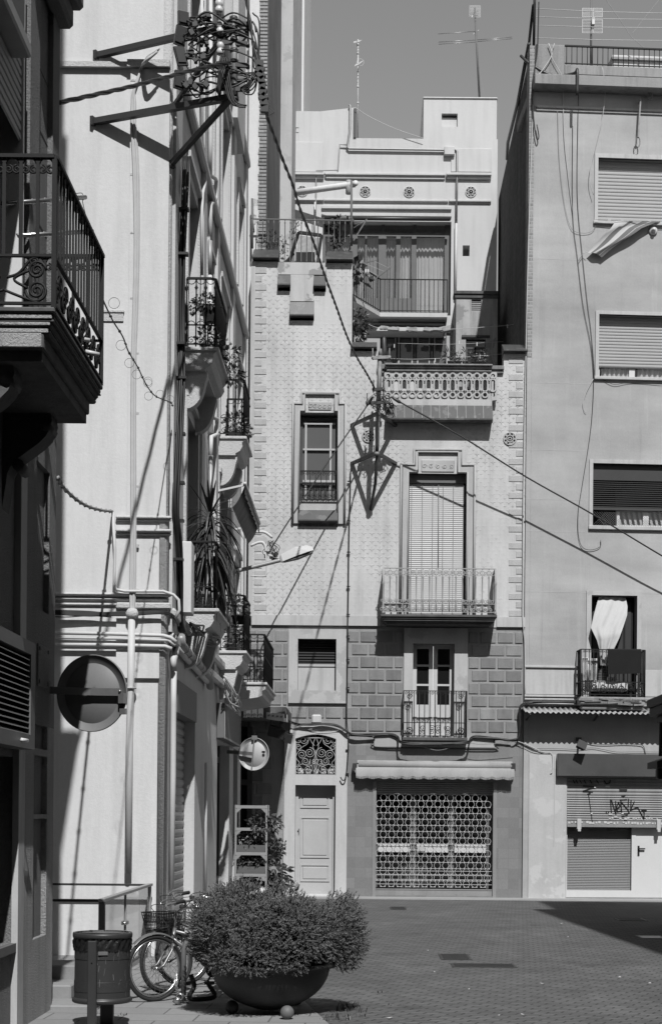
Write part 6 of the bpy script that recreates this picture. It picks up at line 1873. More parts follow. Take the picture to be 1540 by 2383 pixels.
# right house wires
def rw(pts,r,label,m='cable_grey',y=-.03,k=4):
    y=max(y,-.035) if y>-.08 else y; r=r*.72
    pp=[]
    for u,v in pts:
        s,z=rl(u,v,y); pp.append(L2W(s,y,z))
    return cable('wall_cable',pp,r,label,m=m,group=G1,k=k)
z1=lambda a,b:(1074.5+.30226*a,.30226*b); z2=lambda a,b:(1074.5+.30226*a,595.8+.30226*b); z3=lambda a,b:(1074.5+.30226*a,1191.5+.30226*b)
rw([z1(665,335),z1(690,420),z1(640,510),z1(580,590),z1(550,640),z1(545,820),z1(535,1100),z1(515,1700),z2(505,100),z2(492,700),z2(480,1300),z3(470,0),z3(468,500),z3(466,820),z3(482,1000),z3(484,1440)],.016,'white cable dropping from the roof pier down the seam between the two houses','cable_white',-.06)
rw([z1(710,335),z1(688,430),z1(740,530),z1(770,590),z1(775,660),z1(785,1050),z1(815,1340),z1(850,1640)],.010,'white cable crossing on the roof pier and hanging down the upper wall','cable_white',-.38 if False else -.06)
rw([z1(735,840),z1(745,1200),z1(780,1530),z1(830,1740),z1(900,1792),z1(1000,1780),z1(1045,1690)],.006,'slack thin wire looping up to the top window sill')
rw([z1(850,970),z1(850,1640),z1(885,1971),z2(930,380),z2(990,690),z2(1010,930),z2(1005,1150),z2(980,1410),z2(910,1850),z3(893,0),z3(892,160),z3(920,265),z3(985,292),z3(1060,268),z3(1066,215)],.008,'dark thin wire wandering down the grey wall to a hook under the third window','cable')
rw([z1(895,730),z1(885,1280),z1(890,1600),z1(925,1971),z2(965,380),z2(990,570),z2(1015,860),z2(1015,940)],.008,'dark thin wire hanging from the roof spout to the second window corner','cable')
rw([z1(1080,520),z1(1100,680),z1(1085,870),z1(1045,1050),z1(990,1280),z1(985,1400),z1(1010,1500)],.009,'pale wire dangling from the roof edge beside the top window','cable_white',-.10)
rw([z2(1015,940),z2(1080,950),z2(1170,990),z2(1260,975),z2(1350,970),z2(1540,985)],.007,'thin wire trailing along under the second window sill','cable')
rw([z2(1010,945),z2(960,1040),z2(930,1130),z2(940,1190),z2(955,1205)],.007,'short pale wire end curling below the second window corner','cable_white')
rw([z1(590,15),z1(585,200),z1(578,400),z1(548,600),z1(543,800),z1(555,960),z1(575,1070),z1(590,1050),z1(575,960)],.018,'black roof cable rounding the corner pier and ending in a loop','cable',-.08)
rw([(1222,1636),(1228,1634),(1290,1635),(1350,1636)],.010,'black cable running along the moulding above the corrugated awning','cable',-.08)
fz=lambda a,b:(1307.3+.17087*a,1570.9+.17087*b)
rw([fz(315,908),fz(430,938),fz(600,945),fz(840,938),fz(1050,948),fz(1110,980),fz(1132,1080)],.010,'grey cable from the wall floodlight along the plaster above the sign board','cable')
rw([(1200,1722),(1240,1742),fz(-300,1000),fz(0,1005),fz(200,1012),fz(405,992),fz(560,1015),fz(740,1048),fz(1000,1046),fz(1400,1050)],.007,'thin black wires strung along above the sign board','cable')
rw([(1200,1724),(1225,1733),(1262,1750),(1281,1752),(1285,1766),(1284,1795),(1280,1800)],.012,'white cable curving down to the plastered pier beside the shop','cable_white')
rw([z3(395,1765),z3(480,1810),z3(560,1845),z3(680,1857)],.008,'black wire running from the house corner to the plastered pier','cable')
# curly wire from the dark balcony
pts=[(237,691),(262,744),(286,783),(298,815),(309,834),(322,856),(334,882),(345,902),(360,920),(375,928),(398,937),(402,945)]
mb=MB(); pp=smooth(ip(pts,12.4,18.9),6); mb.tube(pp,.007,5)
for i,(du,dv) in ((3,(14,-12)),(13,(-6,14)),(26,(-12,4)),(31,(-6,12)),(38,(8,-2)),(41,(2,-8)),(46,(-10,8)),(52,(4,-10)),(58,(6,-6))):
    if i<len(pp): c=pp[i]+Vector((du*.004,0,-dv*.004)); mb.tube(arc(c,XA,ZA,.045,0,2*PI,14),.0022,4)
for i in range(0,len(pp),5): mb.cbox(pp[i],(.018,.018,.022),Matrix.Rotation(i,3,'Y'))
solo(mb,'curly_wire',M['cable'],'knotted black wire with curled ties strung from the dark balcony to the white corner','wire')
mb=MB(); pp=smooth(ip([(135,1113),(150,1136),(178,1162),(205,1178),(235,1187),(262,1190)],14.05,18.95),5); mb.tube(pp,.016,6)
for i in range(0,len(pp),2): mb.lathe([(.021,-.02),(.021,.02)],pp[i],6,Matrix.Rotation(1.2,3,'Y'))
solo(mb,'taped_cable',M['cable_grey'],'taped grey cable sagging from the shaded house to the white corner pipe','cable')

# ================= signs and lamps =================
def round_sign(name,label,c,R_,yaw,m,wall,bar_z=0.0,vert=False):
    r=thing(name,label,'road sign',c)
    rot=Matrix.Rotation(yaw,3,'Z')@Matrix.Rotation(PI/2,3,'X')
    mb=MB(); mb.lathe([(0,.0),(R_*.985,.0),(R_,.004),(R_,.020),(R_*.97,.020),(R_*.965,.006),(R_*.80,.006),(R_*.79,.002),(R_*.77,.002),(R_*.76,.006),(0,.006)],c,56,rot)
    d=build(mb,'disc',m,r)
    n=rot@Vector((0,0,1)); ax=rot@Vector((1,0,0))
    return r,n,ax
c=P(216,1613.5,13.6)
sg,n_,ax_=round_sign('road_sign','large round road sign seen from its dark grey back beside the shaded house',c,.331,rad(-17),M['sign_back'],None)
mb=MB(); f=c+n_*.055
a=Vector((XN-.02,YN+.02,f.z+.03)); mb.bar(P(116,1606,13.62),f+ax_*.02+ZA*.01,.008,.062); mb.bar(f+ax_*-.0+ZA*.012,f+ax_*.30+ZA*.005,.01,.058); 
build(mb,'bracket',M['galv'],sg)
mb=MB(); mb.cbox(f+ax_*.30-ZA*.05-n_*.01,(.055,.04,.085),Matrix.Rotation(rad(-27),3,'Z')); mb.cbox(f+ax_*.30-ZA*.16-n_*.03,(.055,.03,.05),Matrix.Rotation(rad(-27),3,'Z'))
mb.lathe([(.012,0),(.012,.012)],f+ax_*.285+ZA*.01+n_*.006,8,Matrix.Rotation(PI/2,3,'X')); build(mb,'clamp_plate',M['galv'],sg)
c=P(591,1754.8,27.3)
s2,n_,ax_=round_sign('road_sign','smaller round road sign seen from its pale back beyond the box sign',c,.284,rad(-18),M['sign_light'],None)
f=c+n_*.03
mb=MB(); mb.bar(f+ZA*.29+ax_*.02,f-ZA*.29-ax_*.03,.085,.02,up=(1,0,0)); mb.cbox(f+ZA*.28+ax_*.02,(.09,.05,.07)); build(mb,'bracket',M['galv'],s2)
mb=MB(); mb.bar(Vector((XW,c.y+.1,f.z+.04)),f+n_*.06-ZA*.0,.02,.06); build(mb,'arm',M['galv'],s2)
mb=MB(); e=f+ax_*.18+ZA*-.015-n_*.018
for k in range(-2,3): mb.cbox(e+ax_*k*.010,(.005,.012,.06-abs(k)*.018),Matrix.Rotation(rad(-24),3,'Z'))
for k in range(2): mb.cbox(e+ZA*(.05+k*.014),(.06,.012,.006),Matrix.Rotation(rad(-24),3,'Z'))
build(mb,'emblem',M['paint_dark'],s2)
# street lamp
YL=28.2
lp=thing('street_lamp','pale wall-mounted street lamp on a slim arm reaching over the narrow street','street lamp',P(541,1339,YL))
mb=MB(); mb.tube(smooth([P(539,1341,YL),P(549,1330,YL),P(583,1321,YL),P(620,1312,YL),P(656,1303,YL)],5),.036,10); build(mb,'arm',M['pipe_metal'],lp)
a,b=P(652,1303,YL),P(729.5,1280,YL); t=(b-a); L=t.length; t.normalize(); up=Vector((-t.z,0,t.x)); 
def lampsec(s,w_,h0,h1): return [a+t*s*L+Vector((0,-w_,0))+up*h0,a+t*s*L+Vector((0,w_,0))+up*h0,a+t*s*L+Vector((0,w_*.8,0))+up*h1,a+t*s*L+Vector((0,-w_*.8,0))+up*h1]
secs=[lampsec(0,.05,-.04,.045),lampsec(.06,.085,-.05,.08),lampsec(.5,.12,-.03,.13),lampsec(.85,.13,-.02,.10),lampsec(1.0,.06,-.01,.045)]
mb=MB(); vs=[p for s_ in secs for p in s_]; fs=[]
for i in range(4):
    for k in range(4): fs.append((4*i+k,4*i+(k+1)%4,4*i+4+(k+1)%4,4*i+4+k))
fs+=[(0,3,2,1),(16,17,18,19)]; mb.add(vs,fs); hd=build(mb,'lamp_head',M['alu'],lp)
mb=MB(); vs=[p-up*.004 for s_ in [lampsec(.08,.07,-.055,-.03),lampsec(.5,.10,-.07,-.03),lampsec(.95,.09,-.04,-.02)] for p in s_]; fs=[]
for i in range(2):
    for k in range(4): fs.append((4*i+k,4*i+(k+1)%4,4*i+4+(k+1)%4,4*i+4+k))
fs+=[(0,3,2,1),(8,9,10,11)]; mb.add(vs,fs); build(mb,'lens',M['wood_grey'],hd)
# light bar and floodlights under the marquee
YQ=30.55
fb=thing('light_bar','white perforated light bar fixed to the front of the flat marquee','light bar',P(640,1676,YQ))
q=[P(620,1657,YQ),P(660,1661,YQ),P(660.5,1679,YQ),P(620,1673,YQ)]
mb=MB(); mb.hexa([q[3],q[2],q[2]+Vector((.06,.3,0)),q[3]+Vector((0,.05,0)),q[0],q[1],q[1]+Vector((.06,.3,0)),q[0]+Vector((0,.05,0))]); build(mb,'housing',M['alu'],fb)
mb=MB()
for k in range(4):
    for d_ in (-1.2,1.2): mb.cbox(P(625.5+k*9.8+d_,1665+k*1.0,YQ-.005),(.012,.012,.035),Matrix.Rotation(.3,3,'Y'))
build(mb,'slot',M['paint_dark'],fb)
for (u,v,w_,h,lab) in ((643,1702,.30,.22,'larger dark floodlight hanging under the flat marquee'),(671,1716,.12,.2,'small dark floodlight tilted at the marquee corner')):
    c=P(u,v,30.75); r=thing('floodlight',lab,'floodlight',c,'floodlights on the fronts')
    R_=Matrix.Rotation(.25,3,'Y')@Matrix.Rotation(.3,3,'X')
    mb=MB(); mb.cbox(c,(w_,.16,h*.8),R_); mb.cbox(c+R_@Vector((0,.09,.0)),(w_*.8,.08,h*.5),R_); mb.cbox(c+R_@Vector((.02,-.09,-.0)),(w_*1.05,.03,h*.9),R_)
    for k in range(4): mb.cbox(c+R_@Vector((-w_*.2,-.0,h*(.2-k*.05))),(w_*.5,.18,.008),R_)
    hd=build(mb,'housing',M['kiosk'],r)
    mb=MB(); z_=3.57
    for dx in (-.1,.08) if w_>.2 else (0.02,): mb.tube([(c.x+dx,c.y,z_),(c.x+dx,c.y,c.z+h*.3)],.014,6)
    if w_>.2: mb.cbox((c.x+.10,c.y-.06,c.z+.17),(.07,.06,.07)); mb.tube(smooth([(c.x+.1,c.y-.06,c.z+.2),(c.x+.0,c.y-.1,c.z+.26),(c.x-.5,c.y-.1,c.z+.30),(c.x-.75,c.y,c.z+.5)]),.008,5)
    build(mb,'hanger',M['paint_dark'],r)
s,z=rl(1352,1734,-.3); c=L2W(s,-.30,z)
r=thing('floodlight','dark floodlight on a short arm above the blank shop sign board','floodlight',c,'floodlights on the fronts')
R_=Matrix.Rotation(.45,3,'Y')@Matrix.Rotation(-.5,3,'X')
mb=MB(); mb.cbox(c,(.17,.13,.14),R_); mb.cbox(c+R_@Vector((0,-.07,-.03)),(.20,.02,.17),R_); build(mb,'housing',M['kiosk'],r)
mb=MB(); s2_,z2_=rl(1345,1722,-.0); p_=L2W(s2_,-.015,z2_); mb.cbox(p_,(.12,.02,.10)); mb.tube([p_,c],.022,6); build(mb,'bracket',M['paint_dark'],r)
# small bell / siren and hooks on the right house
s,z=rl(1518,538,0); c=L2W(s,0,z); mb=MB(); mb.lathe([(.085,0),(.09,.03),(.07,.05),(.045,.06),(.04,.11),(.0,.13)],c,20,Matrix.Rotation(PI/2,3,'X')); solo(mb,'alarm_bell',M['plastic_white'],'round white wall bell below the flag','bell')
for (u0,v0,u1,v1,lab) in ((1511,197,1511,225,'iron rod hook hanging under the roof slab edge'),(1489,232,1482,345,'long iron rod and ring on the upper grey wall')):
    a=rl(u0,v0,-.15); b=rl(u1,v1,-.12); pa_,pb_=L2W(a[0],-.15,a[1]),L2W(b[0],-.12,b[1])
    mb=MB(); mb.bar(pa_,pa_.lerp(pb_,.78),.03,.06); mb.tube(arc(pa_.lerp(pb_,.87),XA,ZA*2.4,.045,0,2*PI,12)[:-1],.012,5,True); mb.bar(pa_,pa_+Vector((0,.2,0)),.03); solo(mb,'iron_hook',M['rust'],lab,'hook')
a=rl(1342,165,-.38); p0=L2W(a[0],-.40,a[1]); a2=rl(1342,221,-.40); p1=L2W(a2[0],-.40,a2[1])
mb=MB(); mb.tube(smooth([p0+Vector((-1.1,.55,.55)),p0+Vector((-.9,.4,.3)),p0+Vector((-.45,.35,.05)),p0+Vector((-.05,.2,.03)),p0,p1],5),.03,8); solo(mb,'roof_spout',M['paint_dark'],'bent dark drain spout poking over the roof slab of the grey house','drain spout')
# ================= plants =================
rng=random.Random(21)
def leaf_quad(mb,p,d,up,L,w_):
    """one pointed leaf from p along d"""
    d=d.normalized(); s_=d.cross(up); s_=s_.normalized() if s_.length>1e-4 else Vector((1,0,0))
    m_=p+d*L*.5+up*L*.06; t=p+d*L-up*L*.06
    mb.add([p,m_-s_*w_,t,m_+s_*w_],[(0,1,2,3)])
def rvec():
    while True:
        v=Vector((rng.uniform(-1,1),rng.uniform(-1,1),rng.uniform(-1,1)))
        if .05<v.length<1: return v.normalized()
def clump(mb,c,r,n,L,w_,sz=1.0,droop=0):
    c=Vector(c)
    for _ in range(n):
        v=rvec(); q=c+Vector((v.x*r,v.y*r,v.z*r*sz))*rng.uniform(.35,1)**.6
        d=(v+rvec()*.8-ZA*droop); leaf_quad(mb,q,d,rvec(),L*rng.uniform(.6,1.3),w_*rng.uniform(.7,1.3))
def stems(mb,c,r,n,h,rad_=.004):
    for _ in range(n):
        a=rng.uniform(0,2*PI); e=Vector((math.cos(a)*r*rng.random(),math.sin(a)*r*rng.random(),h*rng.uniform(.5,1)))
        mb.tube([Vector(c),Vector(c)+e*.5+rvec()*.02,Vector(c)+e],rad_,4)
def pot(mb,c,r,h,top=1.25):
    mb.lathe([(r,0),(r*top*.96,h*.82),(r*top*1.08,h*.82),(r*top*1.08,h),(r*top*.95,h),(r*top*.9,h*.85),(0,h*.85)],c,18)
def potted(label,c,r,h,leafn,leafr,L,w_,name='potted_plant',sz=1.0,flowers=0,m='terracotta',leafm='leaf',group=None,droop=.1,up=.0):
    t=thing(name,label,'plant',c,group)
    mb=MB(); pot(mb,c,r,h); build(mb,'pot',M[m],t)
    mb=MB(); cc=Vector(c)+ZA*(h+leafr*sz*.7+up); stems(mb,Vector(c)+ZA*h*.8,leafr,8,leafr*1.2+up)
    clump(mb,cc,leafr,leafn,L,w_,sz,droop); build(mb,'foliage',M[leafm],t)
    if flowers:
        mb=MB()
        for _ in range(flowers):
            v=rvec(); q=cc+v*leafr*rng.uniform(.7,1.05)
            for k in range(4): leaf_quad(mb,q,rvec(),rvec(),.03,.012)
        build(mb,'flowers',M['flower'],t)
    return t
GB='potted plants on the balconies and terraces'
def at(u,v,Y): return P(u,v,Y)
# balcony plants on the street side
potted('flowering pot low inside the upper near balcony railing',(XO-.12,21.0,7.76),.07,.12,130,.16,.07,.018,flowers=14,group=GB)
potted('flowering pot beside the far corner of the upper near balcony',(XO-.1,21.8,7.76),.07,.12,120,.17,.07,.018,flowers=10,group=GB)
t=thing('hanging_basket','dark basket of trailing flowers hooked on the upper near balcony rail','plant',at(482,715,21.2),GB)
c=at(484,722,21.2); mb=MB(); mb.hexa([c+Vector(q) for q in ((-.05,-.05,-.16),(.09,-.05,-.16),(.09,.08,-.16),(-.05,.08,-.16),(-.09,-.08,0.06),(.11,-.08,.06),(.11,.10,.06),(-.09,.10,.06))]); build(mb,'basket',M['iron'],t)
mb=MB(); clump(mb,c+Vector((-.02,0,.10)),.17,170,.06,.016,.7,.2); clump(mb,c+Vector((-.17,-.02,.04)),.10,80,.05,.015,.8,.3); build(mb,'foliage',M['leaf'],t)
t=thing('trailing_plant','plant spilling through the outer bars of the upper near balcony','plant',(XO+.05,21.7,7.8),GB)
mb=MB(); clump(mb,(XO+.08,21.75,7.98),.16,140,.08,.018,1.2,.4); clump(mb,(XO+.12,22.0,7.78),.14,110,.08,.018,.8,.5); build(mb,'foliage',M['leaf'],t)
potted('low potted flowers on the upper far balcony',(XO-.15,25.7,7.75),.11,.12,170,.20,.08,.018,flowers=12,group=GB)
potted('small leafy pot at the outer corner of the upper far balcony',(XO-.08,26.2,7.75),.08,.12,110,.17,.07,.018,group=GB)
potted('flower pot on the lower far balcony with blossoms above the rail',(XO-.10,26.0,4.82),.09,.14,120,.18,.07,.018,flowers=16,group=GB,sz=1.2,m='soil')
potted('bushy small plant on the slab of the lower far balcony',(XO-.20,25.95,4.37),.08,.12,150,.20,.07,.02,group=GB)
# tall strap-leaved plant
c=Vector((XO-.14,21.35,4.42)); t=thing('dracaena','tall strap-leaved plant arching over the lower near balcony rail','plant',c,GB)
mb=MB(); pot(mb,c,.13,.26,1.2); build(mb,'pot',M['terracotta'],t)
mb=MB(); top=c+Vector((.02,.0,1.22)); mb.tube([c+ZA*.2,c+Vector((.03,.02,.7)),top],[.05,.045,.03],8); build(mb,'trunk',M['brown'],t)
mb=MB()
def strap(mb,o,az,rise,L,w_,dr):
    d=Vector((math.cos(az),math.sin(az),0)); pts=[]; n=9
    for i in range(n+1):
        s=i/n; pts.append(o+d*(L*(s*.85))+ZA*(L*(rise*s-dr*s*s)))
    sd=Vector((-d.y,d.x,0)); vs=[];fs=[]
    for i,p in enumerate(pts):
        ww=w_*(.5+1.2*math.sin(PI*min(1,i/n*.9+.1)))*(1 if i<n else .05)
        vs+=[p-sd*ww-ZA*ww*.35,p,p+sd*ww-ZA*ww*.35] if True else []
    for i in range(n): fs+=[(3*i,3*i+1,3*i+4,3*i+3),(3*i+1,3*i+2,3*i+5,3*i+4)]
    mb.add(vs,fs)
for k in range(84):
    h=rng.random(); o=top+ZA*(-.42+.5*h)+Vector((rng.uniform(-.03,.03),rng.uniform(-.03,.03),0))
    strap(mb,o,rng.uniform(0,2*PI),rng.uniform(.1,.9)*(.3+h),rng.uniform(.36,.66),rng.uniform(.007,.013),rng.uniform(.7,1.5))
for k in range(14): strap(mb,top+ZA*.08,rng.uniform(0,2*PI),rng.uniform(.9,1.5),rng.uniform(.3,.5),.010,rng.uniform(.1,.9))
for k in range(40): strap(mb,top-ZA*.45,rng.uniform(0,2*PI),.05,rng.uniform(.35,.6),.008,rng.uniform(1.4,2.0))
build(mb,'leaves',M['leaf_dark'],t)
# terrace plants
YTz=zhigh; LT=zlow
def climber(label,pts,r,n,name='climbing_plant',L=.09,w_=.022,lm='leaf'):
    t=thing(name,label,'plant',pts[0],GB)
    mb=MB(); 
    for p in pts: clump(mb,p,r,n,L,w_,1.1,.3)
    build(mb,'foliage',M[lm],t)
    mb=MB(); mb.tube([Vector(p) for p in pts] if len(pts)>1 else [Vector(pts[0]),Vector(pts[0])-ZA*.4],.008,5); build(mb,'stem',M['brown'],t)
climber('climbing plant against the raised right end of the upper terrace railing',[at(783,560,34.2),at(787,545,34.2),at(785,530,34.2),at(790,520,34.2)],.15,110,lm='leaf_dark',L=.08)
climber('sprawling leafy bush hanging over the lower left terrace corner',[at(830,742,35.0),at(838,755,35.0),at(832,770,35.0),at(828,782,35.0)],.22,110,lm='leaf_dark',L=.10)
climber('large-leaved plant behind the gallery balcony rail',[at(828,628,37.4),at(835,640,37.4)],.20,24,L=.26,w_=.07)
climber('thin dry climber beside the left railing pots',[at(655,560,33.6),at(662,575,33.6),at(660,590,33.6)],.10,26,L=.06,w_=.015)
climber('wiry twigs behind the middle of the upper railing',[at(680,545,34.0),at(686,530,34.0),at(694,515,34.0)],.10,18,L=.05,w_=.012)
climber('dark shrub growing by the railing at the foot of the party wall',[at(628,560,33.0+.1),at(634,555,33.1)],.14,60,L=.10,w_=.010,lm='leaf_dark')
c=at(804,527,33.5); t=thing('flower_pot','tilted clay flower pot hung high on the upper terrace railing','flower pot',c,GB)
mb=MB(); mb.lathe([(0,-.17),(.10,-.17),(.145,.07),(.16,.07),(.16,.15),(.14,.15),(.13,.06),(0,.05)],c,20,Matrix.Rotation(.22,3,'Y')@Matrix.Rotation(-.25,3,'X')); build(mb,'pot',M['terracotta'],t)
mb=MB(); mb.tube(arc(c+ZA*.03,XA,Vector((0,1,0)),.155,0,2*PI,16)[:-1],.010,5,True); build(mb,'holder',M['iron'],t)
c=at(917,849,DF+.10); t=thing('agave','dark agave standing at the left end of the pierced balustrade','plant',c,GB)
mb=MB()
for k in range(9):
    a=k*.72; leaf_quad(mb,c,Vector((math.cos(a)*.7,math.sin(a)*.7,.8)),Vector((0,0,1)),.17,.03)
build(mb,'leaves',M['leaf_dark'],t)
c=at(893,840,DF+.55); t=thing('column_cactus','two-stemmed column cactus behind the line pole on the terrace','plant',c,GB)
mb=MB(); mb.tube([c,at(894,815,DF+.55),at(893,790,DF+.55),at(893.5,783,DF+.55)],[.055,.05,.05,.02],8); mb.tube([at(886,850,DF+.5),at(886,822,DF+.5),at(886,812,DF+.5)],[.06,.055,.02],8); build(mb,'stem',M['leaf_dark'],t)
for (u,lab,nn,ll,fl) in ((1048,'spiky potted plant on the balustrade, nearest the glazed doors',40,.16,0),(1066,'thin upright potted plant on the balustrade next to the spiky one',16,.13,0),(1082,'leafy potted plant in the middle of the balustrade row',34,.12,4),(1121,'flowering potted plant at the right end of the balustrade row',40,.09,14)):
    c=at(u,851,DF+.16); potted(lab,c,.05,.09,nn,.13,ll,.013,flowers=fl,group=GB,sz=1.1,leafm='leaf')

# ================= terrace furniture and rail =================
r=thing('terrace_railing','thin iron railing with knobbed bars along the upper terrace parapet','railing',at(700,612,DF+.2))
yr=DF+.22
mb=MB(); a,b=at(587,509.5,yr),at(818,513.5,yr); mb.bar(a,b,.03,.02)
a2,b2_=at(648,610,yr),at(757,612.5,yr); mb.bar(a2,b2_,.02,.015); 
mb.bar(at(587,510,yr),at(597,575,yr+.0)+Vector((0,.8,0)),.02); build(mb,'rail',M['iron_grey'],r)
for i in range(18):
    u=598.6+12.75*i; vb=566 if (u<648 or u>757) else 611
    mb=MB(); p0,p1=at(u,vb,yr),at(u,510.5+(u-587)*.017,yr); h=(p1-p0).z
    mb.lathe([(.009,0),(.02,.02),(.009,.05),(.009,h-.08),(.018,h-.06),(.009,h-.04),(.009,h)],p0,6); build(mb,'baluster',M['iron_grey'],r)
for u,vt,vb in ((587,462,578),(817.5,420,572)):
    mb=MB(); mb.tube([at(u,vb,yr),at(u,vt,yr)],.024,8); mb.lathe([(.0,-.03),(.035,0),(.0,.03)],at(u,508,yr),8); build(mb,'post',M['iron_grey'],r)
mb=MB(); mb.tube(smooth([at(590,462,yr),at(593,464,yr),at(591,480,yr),at(591,510,yr)],4),.008,5); mb.lathe([(0,-.06),(.05,-.05),(.05,.06),(.0,.08)],at(594,472,yr),8); solo(mb,'rail_lantern',M['clear_dusty'],'small glass lantern hanging from the left railing post','lantern')
# folding slatted chair
yc_=34.0
r=thing('deck_chair','dark folded slatted chair leaning behind the upper terrace railing','chair',at(716,615,yc_))
mb=MB(); A0,A1,B0,B1=at(695,541,yc_),at(748,548,yc_),at(672,612,yc_-.3),at(738,614,yc_-.3)
mb.bar(A0,B0,.05,.05); mb.bar(A1,B1,.05,.05); mb.bar(A0,A1,.06,.06); mb.bar(at(662,612,yc_),at(684,590,yc_),.04); build(mb,'frame',M['iron'],r)
mb=MB(); 
for i in range(20):
    t=(i+1)/21; p,q=at(697-3*t*3,546,yc_).lerp(at(690,606,yc_-.25),t),at(745,552,yc_).lerp(at(732,608,yc_-.25),t)
    mb.bar(p,q,.03,.012)
build(mb,'slats',M['cable_white'],r)
mb=MB(); mb.box(at(691,609,yc_).x,at(733,609,yc_).x,yc_-.35,yc_+.3,zhigh,at(715,600,yc_).z); build(mb,'seat',M['iron'],r)
mb=MB(); q=RC(752,546,780,612,34.6); frame(mb,q[0],q[1],zhigh,q[3],.04,34.6,34.65); 
for i in range(10): mb.box(q[0]+.04,q[1]-.04,34.61,34.64,zhigh+.06+i*.05,zhigh+.09+i*.05)
solo(mb,'slatted_box',M['wood_grey'],'grey slatted shutter standing behind the folded chair','shutter')
# drying rack arms with socks
r=thing('airer','gallery airer of two thin arms and lines with a pair of white socks','clothes airer',at(880,640,37.8))
mb=MB(); mb.bar(at(821,617,37.8),at(877,605.5,37.8),.022); mb.bar(at(876,646,37.6),at(909,621,37.6),.03); mb.bar(at(822,560,37.8),at(853,510,37.9),.03); build(mb,'arm',M['iron_grey'],r)
mb=MB()
for a,b in (((830,615),(884,644)),((845,612),(895,632)),((870,607),(905,624)),((823,530),(848,514)),((823,520),(850,516))): mb.tube([at(*a,37.8),at(*b,37.6)],.004,4)
build(mb,'line',M['cable_white'],r)
mb=MB()
for u in (850.5,856):
    p=at(u,627,37.7); mb.tube([p,p-ZA*.09,p-ZA*.17+XA*.01,p-ZA*.20+XA*.03],[.02,.026,.026,.015],6)
solo(mb,'socks',M['cloth_white'],'pair of white socks pegged on the gallery airer','socks')
for pts,r_,lab in (([(850,752),(885,764),(950,768),(1050,766),(1145,760),(1180,757),(1212,753)],.006,'upper clothesline sagging across the terrace to the brick wall'),([(925,799),(1050,801),(1170,795)],.004,'middle clothesline across the glazed doors'),([(880,833),(960,836),(1060,832),(1166,824)],.005,'lower clothesline just above the balustrade'),([(1145,760),(1146,790),(1143,820),(1148,843),(1152,850)],.005,'loose cord dropping from the upper clothesline to the flower pots'),([(826,250),(860,272),(920,300),(985,322)],.008,'rope slung between the two roof stair heads')):
    mb=MB(); mb.tube(smooth([at(u,v,36.2 if v>400 else PH-.1) for u,v in pts],4),r_,5); solo(mb,'clothesline' if v>400 else 'rope',M['cable_white'],lab,'clothesline')
mb=MB()
for u,v in ((1180,757),(917,803),(1109,799),(1068,795),(1012,836),(1116,828)): mb.cbox(at(u,v+2,36.19),(.02,.02,.08))
solo(mb,'clothes_peg',M['plastic_white'],'white clothes pegs left on the terrace lines','clothes pegs')
mb=MB()
for u,v,s_ in ((890,763,.10),(915,766,.12),(1000,768,.14),(1020,767,.12),(955,768,.16),(1040,766,.2)):
    for k in range(4): mb.cbox(at(u+rng.uniform(-8,8),v,PH-.95+rng.uniform(0,.2))+ZA*.0,(s_*1.3,.15,s_*.5),Matrix.Rotation(rng.uniform(-.3,.3),3,'Y'))
solo(mb,'plaster_debris',M['stain_wall'],'crumbled pale debris lying on the ledge above the glazed doors','debris')

# ================= roof antennas =================
def antenna(label,base,top,parts,r=.02,m='iron_grey'):
    t=thing('tv_antenna',label,'antenna',base,'television antennas on the roofs')
    mb=MB(); mb.tube([base,top],[r,r*.8],8); build(mb,'mast',M[m],t)
    for boom,els,ln in parts:
        mb=MB(); mb.tube(boom,.012,6); d=(boom[1]-boom[0])
        for i in range(els):
            c=boom[0]+d*(i/(max(1,els-1))); e=Vector(ln[0])*(1-.3*i/max(1,els-1)); mb.tube([c-e,c+e],.006,4)
        build(mb,'aerial',M['galv'],t)
    return t
YA=40.4
antenna('slim white antenna mast between the roof stair heads',at(832,322,YA),at(833,92,YA),[((at(832,95,YA),at(829,112,YA)+Vector((0,-.3,0))),8,((.10,.02,.03),)),((at(837,145,YA),at(831,164,YA)+Vector((0,-.3,0))),7,((.10,.0,.05),))],.020,'cable_white')
mb=MB(); 
for v in (105,125,148,165,202,240): mb.lathe([(.02,-.03),(.032,0),(.02,.03)],at(832.5,v,YA),6)
mb.tube(arc(at(838,145,YA),XA,ZA,.09,0,2*PI,14),.006,4); solo(mb,'mast_fittings',M['cable_white'],'cable ties and loop on the slim white mast','antenna fittings')
t=antenna('tall leaning antenna with long horizontal rods on the right stair head',at(1115,230,YA+.4),at(1104,18,YA+.4),[((at(1104,25,YA+.4),at(1095,55,YA+.4)+Vector((0,-.3,0))),9,((.10,.03,.02),)),((at(1104,76,YA+.4),at(1111,72,YA+.4)),2,((.04,0,.04),))],.028)
mb=MB()
for a,b in (((1019,79),(1105,73)),((1020,98),(1105,93)),((1020,103),(1105,98)),((1108,93),(1191,86)),((1108,97),(1191,90))): mb.tube([at(*a,YA+.4),at(*b,YA+.4)],.010,5)
build(mb,'rod',M['galv'],t)
mb=MB(); q=RC(1092,13,1117,40,YA+.5)
for i in range(9): x=q[0]+(q[1]-q[0])*i/8; mb.tube([(x,YA+.5,q[2]),(x,YA+.5,q[3])],.004,4)
for i in range(9): z=q[2]+(q[3]-q[2])*i/8; mb.tube([(q[0],YA+.5,z),(q[1],YA+.5,z)],.004,4)
build(mb,'reflector',M['galv'],t)
mb=MB(); mb.tube(smooth([at(1109,100,YA+.4),at(1113,150,YA+.4),at(1122,200,YA+.4),at(1128,230,YA+.4)],4),.004,4); build(mb,'lead',M['cable_grey'],t)
YR=34.6
